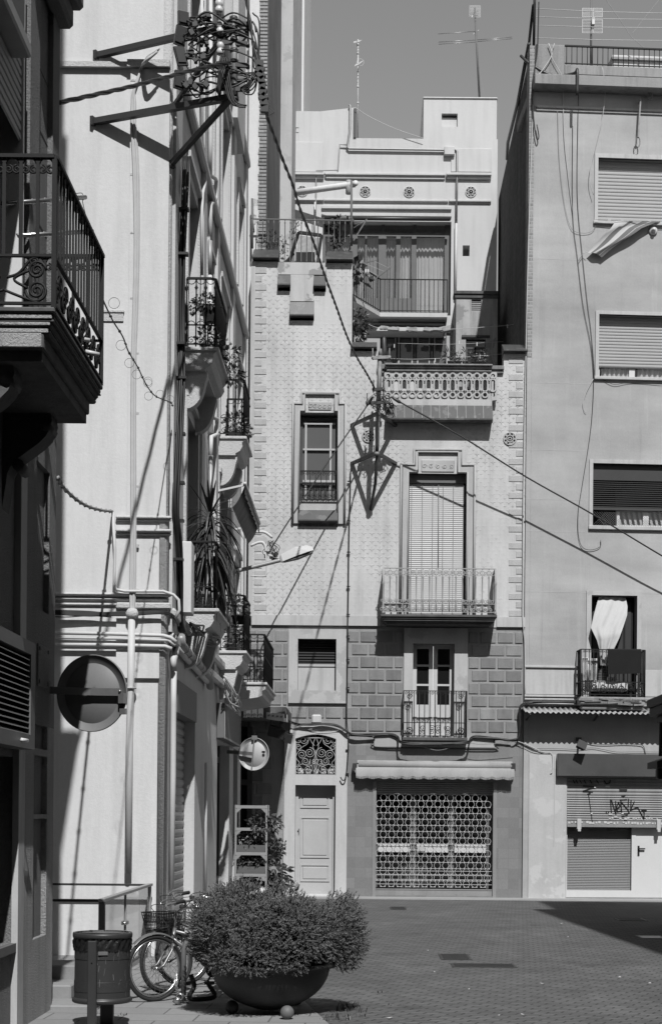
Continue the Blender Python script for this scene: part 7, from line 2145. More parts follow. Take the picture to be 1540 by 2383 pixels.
t=antenna('grid antenna standing behind the roof railing of the grey house',at(1374,152,YR),at(1375,-12,YR),[],.024)
for (v0,v1) in ((22,43),(48,80)):
    for (ua,ub,yy) in ((1353,1376,0),(1378,1400,0)):
        mb=MB(); q=RC(ua,v0,ub,v1,YR); frame(mb,q[0],q[1],q[2],q[3],.008,YR-.06,YR-.05)
        for i in range(1,9): z=q[2]+(q[3]-q[2])*i/9; mb.tube([(q[0],YR-.055,z),(q[1],YR-.055,z)],.004,4)
        build(mb,'reflector',M['galv'],t)
mb=MB(); mb.cbox(at(1379,51,YR-.08),(.06,.1,.14)); build(mb,'amplifier',M['plastic_white'],t)
r=thing('roof_post','pair of black clothesline posts on the roof pier of the grey house','post',at(1240,110,33.0))
mb=MB(); mb.tube([at(1241,112,33.0),at(1243,8,33.0),at(1243,-6,33.0)],.028,8); build(mb,'post',M['iron'],r)
mb=MB(); mb.tube([at(1229,110,34.4),at(1240,12,33.0)],.03,8); build(mb,'brace',M['iron'],r)
for k,(va,vb) in enumerate(((20,32),(39,46),(59,65),(88,95))):
    mb=MB(); mb.tube([at(1242,va,33.0),at(1400,(va+vb)/2+1.5,33.3),at(1600,vb,33.6)],.007,5); solo(mb,'clothesline',M['cable_white'],('topmost','second highest','third highest','lowest')[k]+' roof clothesline above the grey house railing','clothesline','clotheslines on the grey house roof')
for pts,lab in (([(1410,0),(1470,88),(1498,112)],'thin guy wire slanting over the roof railing'),([(1470,78),(1500,40),(1532,0)],'short guy wire branching to the top corner')):
    mb=MB(); mb.tube([at(u,v,35) for u,v in pts],.008,4); solo(mb,'guy_wire',M['cable_grey'],lab,'wire')
# drop pipe stays on the brick wall
mb=MB(); p=[at(1205,300,36.0),at(1183,410,38.5),at(1179,470,39.5)]; mb.tube([at(1230,102,32.95),at(1204,240,35.2),at(1181,332,38.2),at(1179,370,38.9)],.04,6); solo(mb,'wall_flashing',M['paint_dark'],'dark pipe following the sloping edge of the brick party wall','pipe')

# ================= laundry, flag and balcony goods on the grey house =================
def sheet(fn,nu,nv,name,mats,label,cat,group=None,two=None,matfn=None):
    mb=MB(); mb.smooth=True; vs=[fn(i/nu,j/nv) for i in range(nu+1) for j in range(nv+1)]
    n0=len(mb.v); mb.v+= [tuple(v) for v in vs]
    for i in range(nu):
        for j in range(nv):
            k=n0+i*(nv+1)+j; mb.f.append([k,k+1,k+nv+2,k+nv+1]); mb.m.append(matfn(i/nu,j/nv) if matfn else 0); mb.s.append(True)
    return solo(mb,name,mats,label,cat,group)
def LW(u,v,y): s,z=rl(u,v,y); return L2W(s,y,z)
def interp(pts,t):
    x=t*(len(pts)-1); i=min(int(x),len(pts)-2); return Vector(pts[i]).lerp(Vector(pts[i+1]),x-i)
Lp=[(1393,1388),(1388,1404),(1381,1430),(1374,1461),(1388,1490),(1394,1512),(1395,1548)]; Rp_=[(1455,1391),(1459,1412),(1458,1432),(1450,1456),(1441,1482),(1430,1506),(1412,1550)]
def cl(s,t):
    a,b=interp(Lp,t),interp(Rp_,t); p=a.lerp(b,s); y=.13-.36*min(1,t*1.6)+.035*math.sin(s*9+t*5+math.sin(t*6))*(.2+.8*t)+.012*math.sin(s*23+t*9)
    return LW(p.x,p.y,y-.04)
sheet(cl,40,30,'hung_sheet',M['cloth_white'],'white cloth knotted and hung in the balcony doorway of the grey house','cloth')
def tw(s,t):
    if t<.12: y=-.42+.06-.08*(t/.12)*1.0; v=1510.5-1*math.sin(t/.12*PI)
    else: y=-.455+.008*math.sin(s*9+t*3); v=1510.5+(t-.12)/.88*(59-3.5*s)
    return LW(1412+ (78.5)*s+t*1.5,v+.8*s,y)
sheet(tw,20,24,'dark_towel',M['cloth_dark'],'dark towel draped flat over the balcony rail','towel')
# flag: long striped cloth hung from the top window
E1=[(1432,514),(1418,533),(1396,557),(1366,585)]; E2=[(1536,514),(1492,530),(1448,562),(1399,598)]
def fl(s,t):
    a,b=interp(E1,t),interp(E2,t); p=a.lerp(b,s); y=-.07-.05*math.sin(t*2.4)-.025*math.sin(s*6+t*5)-.02*s
    return LW(p.x,p.y+3*math.sin(s*5+t*8)*t,y)
def fm(s,t): 
    if t<.22 and s<.3: return 0
    return 1 if int(s*5.0+.0)%2==1 or (s>.8) else 0
M['flag_dark']=mat('flag_dark_stripe',.17,.9,.06,5); M['flag_pale']=mat('flag_pale_stripe',.55,.9,.05,5)
sheet(fl,40,30,'striped_flag',[M['flag_pale'],M['flag_dark']],'striped flag twisted along a line below the top window','flag',matfn=fm)
mb=MB(); mb.tube([LW(1384,511,-.1),LW(1450,513.5,-.12),LW(1560,515,-.12)],.006,5); mb.tube([LW(1366,585,-.12),LW(1356,590,-.06),LW(1345,607,-.05)],.006,5); solo(mb,'flag_line',M['cable_white'],'cord holding the striped flag to the window sill','cord')
# airers and box behind the balcony railing
def lrack(label,u0,u1,v0,v1,y,n,vert=False):
    q=RR(u0,v0,u1,v1,y); mb=MB()
    for x in (q[0],q[1]): mb.tube([(x,y,q[2]),(x,y,q[3])],.010,5)
    for i in range(n):
        z=q[2]+(q[3]-q[2])*(i+.5)/n; mb.tube([(q[0],y,z),(q[1],y,z+ .0)],.007,4)
    mb.map(lambda p:L2W(p.x,p.y,p.z)); return solo(mb,'clothes_rack',M['plastic_white'],label,'clothes rack')
lrack('white wire rack folded at the left end of the grey house balcony',1355,1365,1529,1583,-.26,20); lrack('second white wire rack leaning behind the left balcony bars',1368,1387,1532,1583,-.22,19)
mb=MB(); q=RR(1374,1586,1456,1609,-.16); mb.bbox(q[0],q[1],-.30,-.08,q[2],q[3],.02); mb.map(lambda p:L2W(p.x,p.y,p.z)); solo(mb,'air_conditioner',M['plastic_white'],'white box unit low behind the scrollwork of the balcony','air conditioner')
mb=MB(); q=RR(1411,1576,1434,1586,-.2); mb.bbox(q[0],(q[0]+q[1])/2-.01,-.28,-.12,q[2],q[3],.01); mb.bbox((q[0]+q[1])/2+.01,q[1],-.28,-.12,q[2],q[3],.01); mb.map(lambda p:L2W(p.x,p.y,p.z)); solo(mb,'plastic_tub',M['plastic_white'],'two small white tubs under the dark towel','tub')
mb=MB(); q=RR(1390,1556,1412,1586,-.18); 
for i in range(9): x=q[0]+(q[1]-q[0])*i/8; mb.tube([(x,-.18,q[2]),(x,-.18,q[3])],.005,4)
for i in range(6): z=q[2]+(q[3]-q[2])*i/5; mb.tube([(q[0],-.18,z),(q[1],-.18,z)],.006,4)
mb.map(lambda p:L2W(p.x,p.y,p.z)); solo(mb,'wire_basket',M['galv'],'grey wire basket below the hung white cloth','basket')

# ================= canvas awning over the narrow street =================
r=thing('canvas_awning','weathered canvas awning folded out from the street wall above the lower far balcony','awning',(XW,26.5,6.9))
xa=-1.95; za=6.93
def cv(s,t):
    y=25.2+3.4*s; x=xa-.20*t; z=za-.36*t-.05*math.sin(t*PI)+.012*math.sin(s*60)*(1-t*.6)
    return Vector((x,y,z))
vs=[cv(i/60,j/10) for i in range(61) for j in range(11)]; fs=[(i*11+j,i*11+j+1,i*11+j+12,i*11+j+11) for i in range(60) for j in range(10)]
mb=MB(); mb.smooth=True; mb.add(vs,fs); build(mb,'canvas',M['canvas_dark'],r)
mb=MB(); mb.smooth=True
vs=[]
for i in range(121):
    y=25.2+3.4*i/120; 
    for j in range(4): vs.append((xa+.012*math.sin(i*1.1)*j/3,y,za-.05*j-(.02*abs(math.sin(i*.35)) if j==3 else 0)))
mb.add(vs,[(i*4+j,i*4+j+1,i*4+j+5,i*4+j+4) for i in range(120) for j in range(3)]); build(mb,'valance',M['canvas_dark'],r)
mb=MB(); mb.tube([(xa,25.15,za+.015),(xa,28.65,za+.015)],.025,8); mb.bar((XW,25.2,za-.1),(xa,25.2,za),.03); mb.bar((XW,28.6,za-.1),(xa,28.6,za),.03); build(mb,'bar',M['pipe_white'],r)

# ================= kiosk roof at the right edge =================
YK=26.0
r=thing('kiosk','dark kiosk whose stepped roof edge reaches in at the right','kiosk',(5.6,27.2,0))
a=P(1503,1629,YK); zt,zb_=a.z,P(1508,1668,YK).z
mb=MB(); x0=a.x
mb.bbox(x0+.46,8.2,22.4,YK-.25,0,zb_-.25,.02); build(mb,'body',M['kiosk'],r)
mb=MB(); mb.bbox(x0+.0,8.4,22.0,YK,zt-.14,zt,.02); mb.bbox(x0+.04,8.36,22.04,YK-.04,zb_,zt-.145,.01); mb.bbox(x0+.14,8.3,22.1,YK-.15,zb_-.12,zb_-.003,.02); build(mb,'roof',M['kiosk'],r)
mb=MB(); h0,h1=P(1506,1790,YK).z,P(1540,1762,YK).z
mb.prism([(0,h0),(.0,h0+.10),(.45,h1+.06),(1.2,h1+.1),(1.2,h0)],(x0+.02,YK-.9,0),XA,ZA,(0,.88,0)); build(mb,'hood',M['kiosk'],r)
mb=MB(); mb.tube([(P(1536,1700,YK-.4).x,YK-.4,h1),(P(1537,1700,YK-.4).x,YK-.4,zb_-.10)],.03,8); mb.bbox(x0+.10,x0+.5,YK-.5,YK-.3,h0-.17,h0-.003,.02); build(mb,'drainpipe',M['kiosk'],r)

# ================= near balcony drying rods =================
for (u0,v0,u1,v1,y0,y1,lab) in ((6,474,200,459,12.2,12.9,'upper metal drying rod reaching out behind the dark balcony'),(40,549,216,538,12.3,12.9,'lower metal drying rod reaching out behind the dark balcony')):
    mb=MB(); a,b=P(u0,v0,y0),P(u1,v1,y1); mb.tube([a,b],.018,8); 
    for t in (.2,.35,.5,.62,.97): c=a.lerp(b,t); mb.tube(arc(c,Vector((0,1,0)),ZA,.021,0,2*PI,8)[:-1],.004,4,True)
    solo(mb,'drying_rod',M['chrome'],lab,'drying rod')
mb=MB(); mb.tube(smooth([P(192,455,12.9),P(193,470,12.9),P(200,500,12.9),P(211,535,12.9)],4),.004,4); mb.tube(smooth([P(170,452,12.85),P(180,450,12.87),P(192,450,12.9),P(192,462,12.9)],3),.003,4); solo(mb,'rod_string',M['cable'],'thin string between the ends of the two drying rods','string')
mb=MB()
for (u0,v0,u1,v1) in ((176,786,209,792),(200,818,231,825)): mb.tube([P(u0,v0,11.6),P(u1,v1,11.65)],.016,8)
solo(mb,'white_rods',M['plastic_white'],'two short white rod ends poking through the dark balcony scrollwork','rod')
# ================= planter with clipped juniper =================
rng=random.Random(33)
YP=13.75; cP=P(629,2246,YP); cP.z=0
r=thing('planter','big dark bowl planter with a dense juniper standing on ball feet','planter',cP)
mb=MB(); Rb=.515; Rf=.585; zr_=.425
prof=[(0,.035),(.12,.04)]+[(Rb*math.sin(a),.42-.38*math.cos(a)) for a in [i*PI/2/14 for i in range(4,15)]]+[(Rf,zr_-.01),(Rf+.012,zr_),(Rf+.005,zr_+.018),(Rf-.03,zr_+.022),(Rb-.06,zr_+.01),(Rb-.08,zr_-.06),(0,zr_-.06)]
mb.lathe(prof,cP,64); build(mb,'bowl',M['bowl'],r)
mb=MB(); mb.lathe([(0,zr_-.04),(Rb-.08,zr_-.045)],cP,32); build(mb,'soil',M['soil'],r)
for (u,v,yy) in ((540,2351,13.58),(668,2363,13.25),(690,2345,14.25),(580,2340,14.3)):
    c=P(u,v,yy); c.z=.012+.058
    mb=MB(); mb.lathe([(.058*math.sin(PI*i/10),-.058*math.cos(PI*i/10)) for i in range(11)],c,20); build(mb,'ball_foot',M['ball'] if 'ball' in M else M['bowl'] if u!=668 else M['iron_grey'],r)
# juniper: lobes of short scaly sprays over an uneven cushion
lobes=[]
RX,RY=.60,.53; zc=.66
for k in range(95):
    a=rng.uniform(0,2*PI); h=rng.random()
    el=math.asin(min(1,h**.75)) if rng.random()<.8 else -rng.uniform(0,.35)
    ca,sa=math.cos(a),math.sin(a)
    bump_=1+.09*math.sin(3*a+1.3)+.07*math.sin(5*a)+rng.uniform(-.16,.10)
    hz=(.315-.06*ca+.04*math.sin(2*a))*bump_
    ce=math.cos(el)**.75; se=math.sin(el) if el<0 else math.sin(el)**.8
    p=Vector((RX*ca*ce*bump_,RY*sa*ce*bump_,zc-.04+ (hz*se if el>0 else .42*se)))
    lobes.append((p,rng.choice((.11,.14,.17,.20))))
vsN=[];fsN=[]
def spray(p,d,L):
    """a fern-like juniper tip: axis with short side needles"""
    s_=d.cross(rvec()); s_=s_.normalized() if s_.length>1e-3 else XA; u_=d.cross(s_)
    n=len(vsN); w_=L*.10
    vsN.extend([p-s_*w_,p+s_*w_,p+d*L]); fsN.append((n,n+1,n+2))
    for i in range(6):
        t=.15+.13*i; q=p+d*L*t; ang=i*2.4; e=(s_*math.cos(ang)+u_*math.sin(ang)); l=L*.42*(1-t*.6)
        tip=q+(d*.75+e*.75)*l; side=d.cross(e)*L*.075; n=len(vsN)
        vsN.extend([q-side,q+side,tip]); fsN.append((n,n+1,n+2))
for p,rr in lobes:
    out=Vector((p.x/RX,p.y/RY,(p.z-zc)/.45)); out=out.normalized() if out.length>.01 else ZA
    m_=int(165*(rr/.13)**2)
    for i in range(m_):
        v=rvec(); 
        if v.dot(out)<-.35: v=-v
        q=p+v*rr*rng.uniform(.55,1.05)
        if q.z<.40: continue
        spray(Vector((q.x,q.y,q.z)),(v*.9+out*.35+ZA*.25+rvec()*.6).normalized(),rng.choice((.025,.03,.04,.05,.075)))
for i in range(5200):      # inner fill and overhanging skirt
    a=rng.uniform(0,2*PI); k=rng.uniform(.4,.88); ca,sa=math.cos(a),math.sin(a)
    z_=rng.uniform(.42,.62) if rng.random()<.6 else rng.uniform(.5,.9)
    q=Vector((RX*.93*ca*k,RY*.93*sa*k,z_)); 
    if z_<.46 and k*.8>.66 and rng.random()<.6: q.z-=rng.uniform(0,.03)
    spray(q,(Vector((ca,sa,rng.uniform(-.5,.4)))+rvec()*.5).normalized(),rng.uniform(.035,.06))
mb=MB(); mb.add([cP+q for q in vsN],fsN); jn=build(mb,'juniper',M['juniper'],r)
mb=MB(); mb.smooth=False; nu,nv=64,26; vs=[]      # added dark core, painted as the shade inside the bush
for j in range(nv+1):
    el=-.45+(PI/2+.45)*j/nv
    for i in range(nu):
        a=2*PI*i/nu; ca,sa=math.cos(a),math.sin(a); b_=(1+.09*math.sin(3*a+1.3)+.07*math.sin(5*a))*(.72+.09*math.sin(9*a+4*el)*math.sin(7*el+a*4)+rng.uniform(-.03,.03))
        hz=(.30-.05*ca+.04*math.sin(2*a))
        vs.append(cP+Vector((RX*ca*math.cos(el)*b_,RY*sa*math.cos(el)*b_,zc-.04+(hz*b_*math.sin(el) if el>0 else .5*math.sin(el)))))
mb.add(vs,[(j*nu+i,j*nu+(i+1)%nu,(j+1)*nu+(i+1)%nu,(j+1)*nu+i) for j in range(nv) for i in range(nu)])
M['inner']=m_leafy('juniper_core_shade',.05,.6); build(mb,'shade_core',M['inner'],jn)
mb=MB()
for k in range(26):
    a=rng.uniform(0,2*PI); e=Vector((RX*.8*math.cos(a),RY*.8*math.sin(a),rng.uniform(.5,.95))); mb.tube([cP+Vector((0,0,.40)),cP+e*.5+ZA*.15,cP+e],[.016,.010,.003],5)
a,b,c_=P(842 if False else 722,2172,13.2),P(745,2158,13.15),P(757,2148,13.15)
mb.tube([P(676+17,2176,13.25),a,b],.004,4); mb.tube([a+Vector((-.02,0,-.0)),P(748,2176,13.15)],.003,4); mb.tube([P(705,2189,13.15),P(740,2190,13.1)],.003,4); build(mb,'branch',M['twig'],r)
# clipped sheet of something pale lying on the bush
mb=MB(); mb.tube([P(575,2082,13.85),P(598,2078,13.85),P(612,2074,13.82),P(617,2070,13.82)],[.015,.03,.035,.02],8); solo(mb,'pale_tube',M['plastic_white'],'pale object lying half buried in the top of the juniper','litter')

# ================= litter bin =================
YBn=12.5; cB=P(238.5,2300,YBn); cB.z=0
r=thing('litter_bin','dark perforated round litter bin with black bag hung on a square post','litter bin',cB)
zt=P(238,2172,YBn).z; zb=P(238,2331,YBn).z; Rr=.228
def m_perf():
    m,nt,bs=new_mat('perforated_bin_steel')
    p=pos(nt); sx=N(nt,'ShaderNodeSeparateXYZ'); nt.links.new(p,sx.inputs[0])
    an=math_(nt,'MULTIPLY',math_(nt,'ARCTAN2',math_(nt,'SUBTRACT',sx.outputs[1],cB.y),math_(nt,'SUBTRACT',sx.outputs[0],cB.x)),.21)
    S_=.0105; row=math_(nt,'DIVIDE',sx.outputs[2],S_*.87)
    fr=math_(nt,'FRACT',row); odd=math_(nt,'MULTIPLY',math_(nt,'FRACT',math_(nt,'MULTIPLY',math_(nt,'FLOOR',row),.5)),1.0)
    fa=math_(nt,'FRACT',math_(nt,'ADD',math_(nt,'DIVIDE',an,S_),odd))
    d=math_(nt,'SQRT',math_(nt,'ADD',math_(nt,'POWER',math_(nt,'ABSOLUTE',math_(nt,'SUBTRACT',fa,.5)),2.0),math_(nt,'POWER',math_(nt,'ABSOLUTE',math_(nt,'SUBTRACT',fr,.5)),2.0)))
    v=maprange(nt,d,.25,.36,.004,.042)
    setgrey(nt,bs,v); bs.inputs['Roughness'].default_value=.45
    return m
M['perf']=m_perf()
H_=zt-zb
def seg(r0,z0_,r1,z1_): return [(r0,z0_),(r0,z0_+.002),(r1,z1_-.002),(r1,z1_)]
mb=MB(); prof=[(.0,0),(Rr*.98,0),(Rr*1.02,.008),(Rr*1.03,.02),(Rr*1.02,.034),(Rr*.97,.040)]+seg(Rr*.955,.043,Rr*.935,H_-.02)
mb.lathe([(a,zb+b) for a,b in prof],cB,56)
body=build(mb,'drum',M['bin'],r)
mb=MB(); 
for h0_,h1_ in ((.17,.32),(.64,.79)):
    ra=lambda h:Rr*(.955-.02*h)+.003
    mb.lathe([(ra(h0_)-.004,zb+H_*h0_),(ra(h0_),zb+H_*h0_),(ra(h0_),zb+H_*h0_+.002),(ra(h1_),zb+H_*h1_-.002),(ra(h1_),zb+H_*h1_),(ra(h1_)-.004,zb+H_*h1_)],cB,56)
build(mb,'perforated_band',M['perf'],body)
mb=MB(); mb.lathe([(Rr*.93,zt-.03),(Rr*1.01,zt-.03),(Rr*1.02,zt-.015),(Rr*1.02,zt+.0),(Rr*1.0,zt+.010),(Rr*.95,zt+.010),(Rr*.93,zt-.0),(Rr*.93,zt-.03)],cB,56); build(mb,'rim',M['bin'],r)
mb=MB(); mb.smooth=True; n=150; rows=5; vs=[]
for i in range(n):
    a=2*PI*i/n
    for j in range(rows):
        rad_=Rr*.972+.010*math.sin(a*23+j*1.7)*math.sin(j/4*PI+.4)+.006*math.sin(a*57+j*3); z_=zt-.03-.024*j-.006*math.sin(a*11)*(j>2)
        vs.append((cB.x+rad_*math.cos(a),cB.y+rad_*math.sin(a),z_))
mb.add(vs,[(i*rows+j,((i+1)%n)*rows+j,((i+1)%n)*rows+j+1,i*rows+j+1) for i in range(n) for j in range(rows-1)])
mb.lathe([(Rr*.93,zt+.004),(Rr*.90,zt-.02),(Rr*.86,zt-.12),(0,zt-.14)],cB,30)
for k in range(30): a=rng.uniform(0,2*PI); mb.tube([cB+Vector((Rr*.9*math.cos(a),Rr*.9*math.sin(a),zt+.008)),cB+Vector((Rr*.9*math.cos(a+.12),Rr*.9*math.sin(a+.12),zt+rng.uniform(-.02,.012)))],.006,4)
build(mb,'bag',M['bag'],r)
px=P(228,2300,YBn).x; yf=cB.y-Rr-.035
mb=MB(); mb.bbox(px-.034,px+.034,yf-.02,yf+.035,0,P(228,2190,yf).z,.006); build(mb,'post',M['bin'],r)
mb=MB(); xb_=P(247,2350,YBn+.25).x; mb.bbox(xb_-.045,xb_+.06,cB.y+Rr+.005,cB.y+Rr+.065,0,zt-.06,.006); mb.box(px,xb_,yf+.03,cB.y+Rr+.02,zb-.03,zb-.003); build(mb,'post',M['bin'],r)
mb=MB()      # pale scuffs on the drum
for k in range(26):
    a=-PI/2+rng.uniform(-.2,1.35); z_=zb+H_*rng.uniform(.1,.75); L=rng.uniform(.01,.07); w_=rng.uniform(.001,.005); sl=rng.uniform(-.03,.06); rr_=Rr*.957+.0012
    q=[cB+Vector((rr_*math.cos(a+t),rr_*math.sin(a+t),z_+dz)) for t,dz in ((0,0),(w_/Rr,0),(w_/Rr+sl,L),(sl,L))]; mb.add(q,[(0,1,2,3)])
M['scuff']=mat('bin_scuff',.16,.7,.3,40); build(mb,'scuffs',M['scuff'],body)
mb=MB(); a=-PI/2+.33; c=Vector((P(251,2213,YBn).x,cB.y-math.sqrt(max(.001,(Rr*.96)**2-(P(251,2213,YBn).x-cB.x)**2))-.006,P(251,2213,YBn).z)); mb.cbox(c,(.072,.006,.028),Matrix.Rotation(.25,3,'Z')); build(mb,'plate',M['galv'],r)
mb=MB(); mb.lathe([(0,.0),(.006,.0),(.006,.004)],Vector((px,yf-.021,P(228,2240,yf).z)),8,Matrix.Rotation(PI/2,3,'X')); build(mb,'bolt',M['iron'],r)

# ================= glass balustrade at the side street =================
XG=-2.54; Y0,Y1=15.4,18.86; zR=.875
r=thing('glass_balustrade','steel framed glass balustrade around the sunken entrance by the white corner','balustrade',(XG,15.4,0))
mb=MB(); mb.bbox(XG-.03,XG+.03,Y0-.03,Y0+.03,0,zR-.02,.004); build(mb,'post',M['galv_dark'] if 'galv_dark' in M else M['iron_grey'],r)
for yy,w_ in ((16.9,.012),(18.80,.02)):
    mb=MB(); mb.bbox(XG-w_,XG+w_,yy-w_,yy+w_,0,zR-.02,.003); build(mb,'post',M['pipe_metal'],r)
mb=MB(); mb.bbox(XG-.03,XG+.03,Y0-.035,Y1,zR-.02,zR+.012,.004); build(mb,'handrail',M['pipe_metal'],r)
for yy in (Y0,Y1-.04):
    mb=MB(); mb.bbox(-5.5,XG-.031,yy-.02,yy+.02,zR-.02,zR+.005,.004); build(mb,'handrail',M['paint_dark'],r)
for (a,b) in ((Y0+.04,16.88),(16.92,18.77)):
    mb=MB(); mb.add([(XG,a,.10),(XG,b,.10),(XG,b,zR-.03),(XG,a,zR-.03)],[(0,1,2,3)]); build(mb,'pane',M['rail_glass'],r)
mb=MB()
for yy in (16.9,): 
    for zz in (.55,): mb.lathe([(.02,-.03),(.02,.03)],(XG,yy-.05,zz),8,Matrix.Rotation(PI/2,3,'Y')); mb.lathe([(.02,-.03),(.02,.03)],(XG,yy+.05,zz),8,Matrix.Rotation(PI/2,3,'Y'))
build(mb,'glass_clamp',M['chrome'],r)
r=thing('entrance_steps','low pale stone steps edging the entrance in the side street','steps',(-4,14.6,0))
for k,(ya,yb_,z_) in enumerate(((13.75,14.05,.05),(14.25,15.30,.17),(14.75,15.30,.30))):
    mb=MB(); mb.bbox(-6,-2.30 if k==0 else -2.62,ya,yb_ if k else 15.3,0,z_,.012); build(mb,'step',M['slab_step'] if 'slab_step' in M else M['slab'],r)

# ================= bicycles and their rack =================
def bicycle(label,fu,fv,Yf,head,R_,mf,basket=False,fender='alu',lean=.0,bar_up=.16,group='bicycles locked together beside the planter'):
    """front wheel hub at picture point fu,fv at distance Yf, pointing along head"""
    o=P(fu,fv,Yf); o.z=0.012
    t=thing('bicycle',label,'bicycle',o,group)
    f=Vector((math.cos(head),math.sin(head),0)); sdir=Vector((-f.y,f.x,0))
    upv=(ZA*math.cos(lean)+sdir*math.sin(lean)); sd=f.cross(upv)*-1
    W_=lambda x,y,z:o+f*x+sd*y+upv*z
    def wheel(x):
        c=W_(x,0,R_)
        mb=MB(); mb.tube(arc(c,f,upv,R_-.016,0,2*PI,48)[:-1],.018,8,True); w=build(mb,'wheel',M['tyre'],t)
        mb=MB(); mb.tube(arc(c,f,upv,R_-.044,0,2*PI,48)[:-1],.012,6,True); mb.tube([c-sd*.045,c+sd*.045],.018,10); build(mb,'rim',M['chrome'],w)
        mb=MB()
        for i in range(28):
            a=2*PI*i/28; b=a+(.5 if i%2 else -.5); sg=.03*(1 if i%4<2 else -1)
            mb.tube([c+sd*sg+(f*math.cos(b)+upv*math.sin(b))*.02,c+(f*math.cos(a)+upv*math.sin(a))*(R_-.05)],.0014,3)
        build(mb,'spokes',M['chrome'],w)
    wheel(0); wheel(-1.0)
    if fender:
        for x,a0,a1 in ((0,PI*.25,PI*.80),(-1.0,PI*.05,PI*1.0)):
            c=W_(x,0,R_); vs=[];n=20
            for i in range(n+1):
                a=a0+(a1-a0)*i/n; d=f*math.cos(a)+upv*math.sin(a)
                if x<0: pass
                for w_,dr in ((-.028,-.010),(-.014,.004),(.014,.004),(.028,-.010)): vs.append(c+d*(R_+.022+dr)+sd*w_)
            mb=MB(); mb.smooth=True; mb.add(vs,[(i*4+j,i*4+j+1,i*4+j+5,i*4+j+4) for i in range(n) for j in range(3)]); build(mb,'mudguard',M[fender],t)
    hx,hz=-.20,R_+.36      # head tube
    mb=MB(); 
    crown=W_(hx+.035,0,R_+.10)
    for s_ in (-.055,.055): mb.tube([W_(0,s_,R_),W_(.0+hx*.3,s_,R_+.03),W_(hx*.72,s_,R_+.11+.05),W_(hx*.86,s_*.5,R_+.22)],.012,8)
    mb.tube([W_(hx*.86,-.05,R_+.20),W_(hx*.86,.05,R_+.20)],.014,8); mb.tube([W_(hx*.86,0,R_+.20),W_(hx*1.05,0,hz)],.017,10); build(mb,'fork',M[mf],t)
    mb=MB(); bb_=W_(-.60,0,R_-.03); seat=W_(-.76,0,R_+.36); rear=W_(-1.0,0,R_)
    mb.tube([W_(hx*.95,0,R_+.26),bb_],.019,10); mb.tube([W_(hx*1.03,0,hz-.03),W_(-.74,0,R_+.20)],.016,10); mb.tube([bb_,seat],.016,10)
    for s_ in (-.05,.05): mb.tube([bb_+sd*s_*.5,rear+sd*s_],.010,8); mb.tube([seat-upv*.05+sd*s_*.2,rear+sd*s_],.009,8)
    build(mb,'frame',M[mf],t)
    mb=MB(); mb.tube([seat,W_(-.80,0,R_+.47)],.013,8); build(mb,'seat_post',M['chrome'],t)
    mb=MB(); s0=W_(-.80,0,R_+.50)
    secs=[(-.14,.075,.0),(-.10,.085,.012),(0,.06,.006),(.10,.03,.0),(.15,.015,-.012)]; vs=[]
    for x,w_,z in secs:
        for a,zz in ((-1,-.03),(-.8,.01),(0,.025),(.8,.01),(1,-.03)): vs.append(s0+f*x+sd*(w_*a)+upv*(z+zz))
    mb.smooth=True; mb.add(vs,[(i*5+j,i*5+j+1,i*5+j+6,i*5+j+5) for i in range(4) for j in range(4)]); build(mb,'saddle',M['tyre'],t)
    mb=MB(); mb.lathe([(.02,-.012),(.085,-.006),(.085,.006),(.02,.012)],bb_+sd*.05,24,Matrix((f,upv,sd)).transposed()); 
    for s_ in (1,-1): 
        e=bb_+sd*(.08*s_)+(f*.6-upv*.8)*(.15*s_); mb.tube([bb_+sd*.07*s_,e],.010,6); mb.cbox(e+sd*.045*s_,(.09,.09,.022))
    mb.tube([bb_+sd*.05+upv*.08,rear+sd*.05+upv*.035],.005,4); mb.tube([bb_+sd*.05-upv*.08,rear+sd*.05-upv*.035],.005,4); build(mb,'crank',M['paint_dark'],t)
    top=W_(hx*1.1,0,hz+bar_up)
    mb=MB(); mb.tube([W_(hx*1.05,0,hz),top],.013,8)
    L_=[top+sd*.29+f*-.26+upv*.06,top+sd*.27+f*-.14+upv*.05,top+sd*.18+f*.0+upv*.03,top+sd*.06+f*.03,top,top-sd*.06+f*.03,top-sd*.18+f*.0+upv*.03,top-sd*.27-f*.14+upv*.05,top-sd*.29-f*.26+upv*.06]
    mb.tube(smooth(L_,4),.012,8); hb=build(mb,'handlebar',M['chrome'],t)
    for s_ in (1,-1):
        p=top+sd*.285*s_; mb=MB(); mb.tube([p-f*.14+upv*.05,p-f*.27+upv*.062],.018,8); build(mb,'grip',M['tyre'],hb)
        mb=MB(); q=top+sd*.24*s_; mb.tube(smooth([q-f*.04+upv*.04,q+f*.01+upv*.05+sd*.02*s_,p-f*.10+upv*.08+f*.03,p-f*.22+upv*.085+f*.03],4),.006,5); build(mb,'brake_lever',M['chrome'],hb)
        mb=MB(); mb.tube(smooth([q-f*.03+upv*.05,q+f*.12+upv*.02,W_(hx*.7,.02*s_,hz+.02),W_(hx*.8,.02*s_,R_+.15)],6),.004,4); build(mb,'brake_cable',M['cable'],hb)
    mb=MB(); mb.lathe([(.0,.03),(.022,.024),(.026,.0),(.02,-.01)],top+sd*.10+upv*.03,10); build(mb,'bell',M['tyre'],hb)
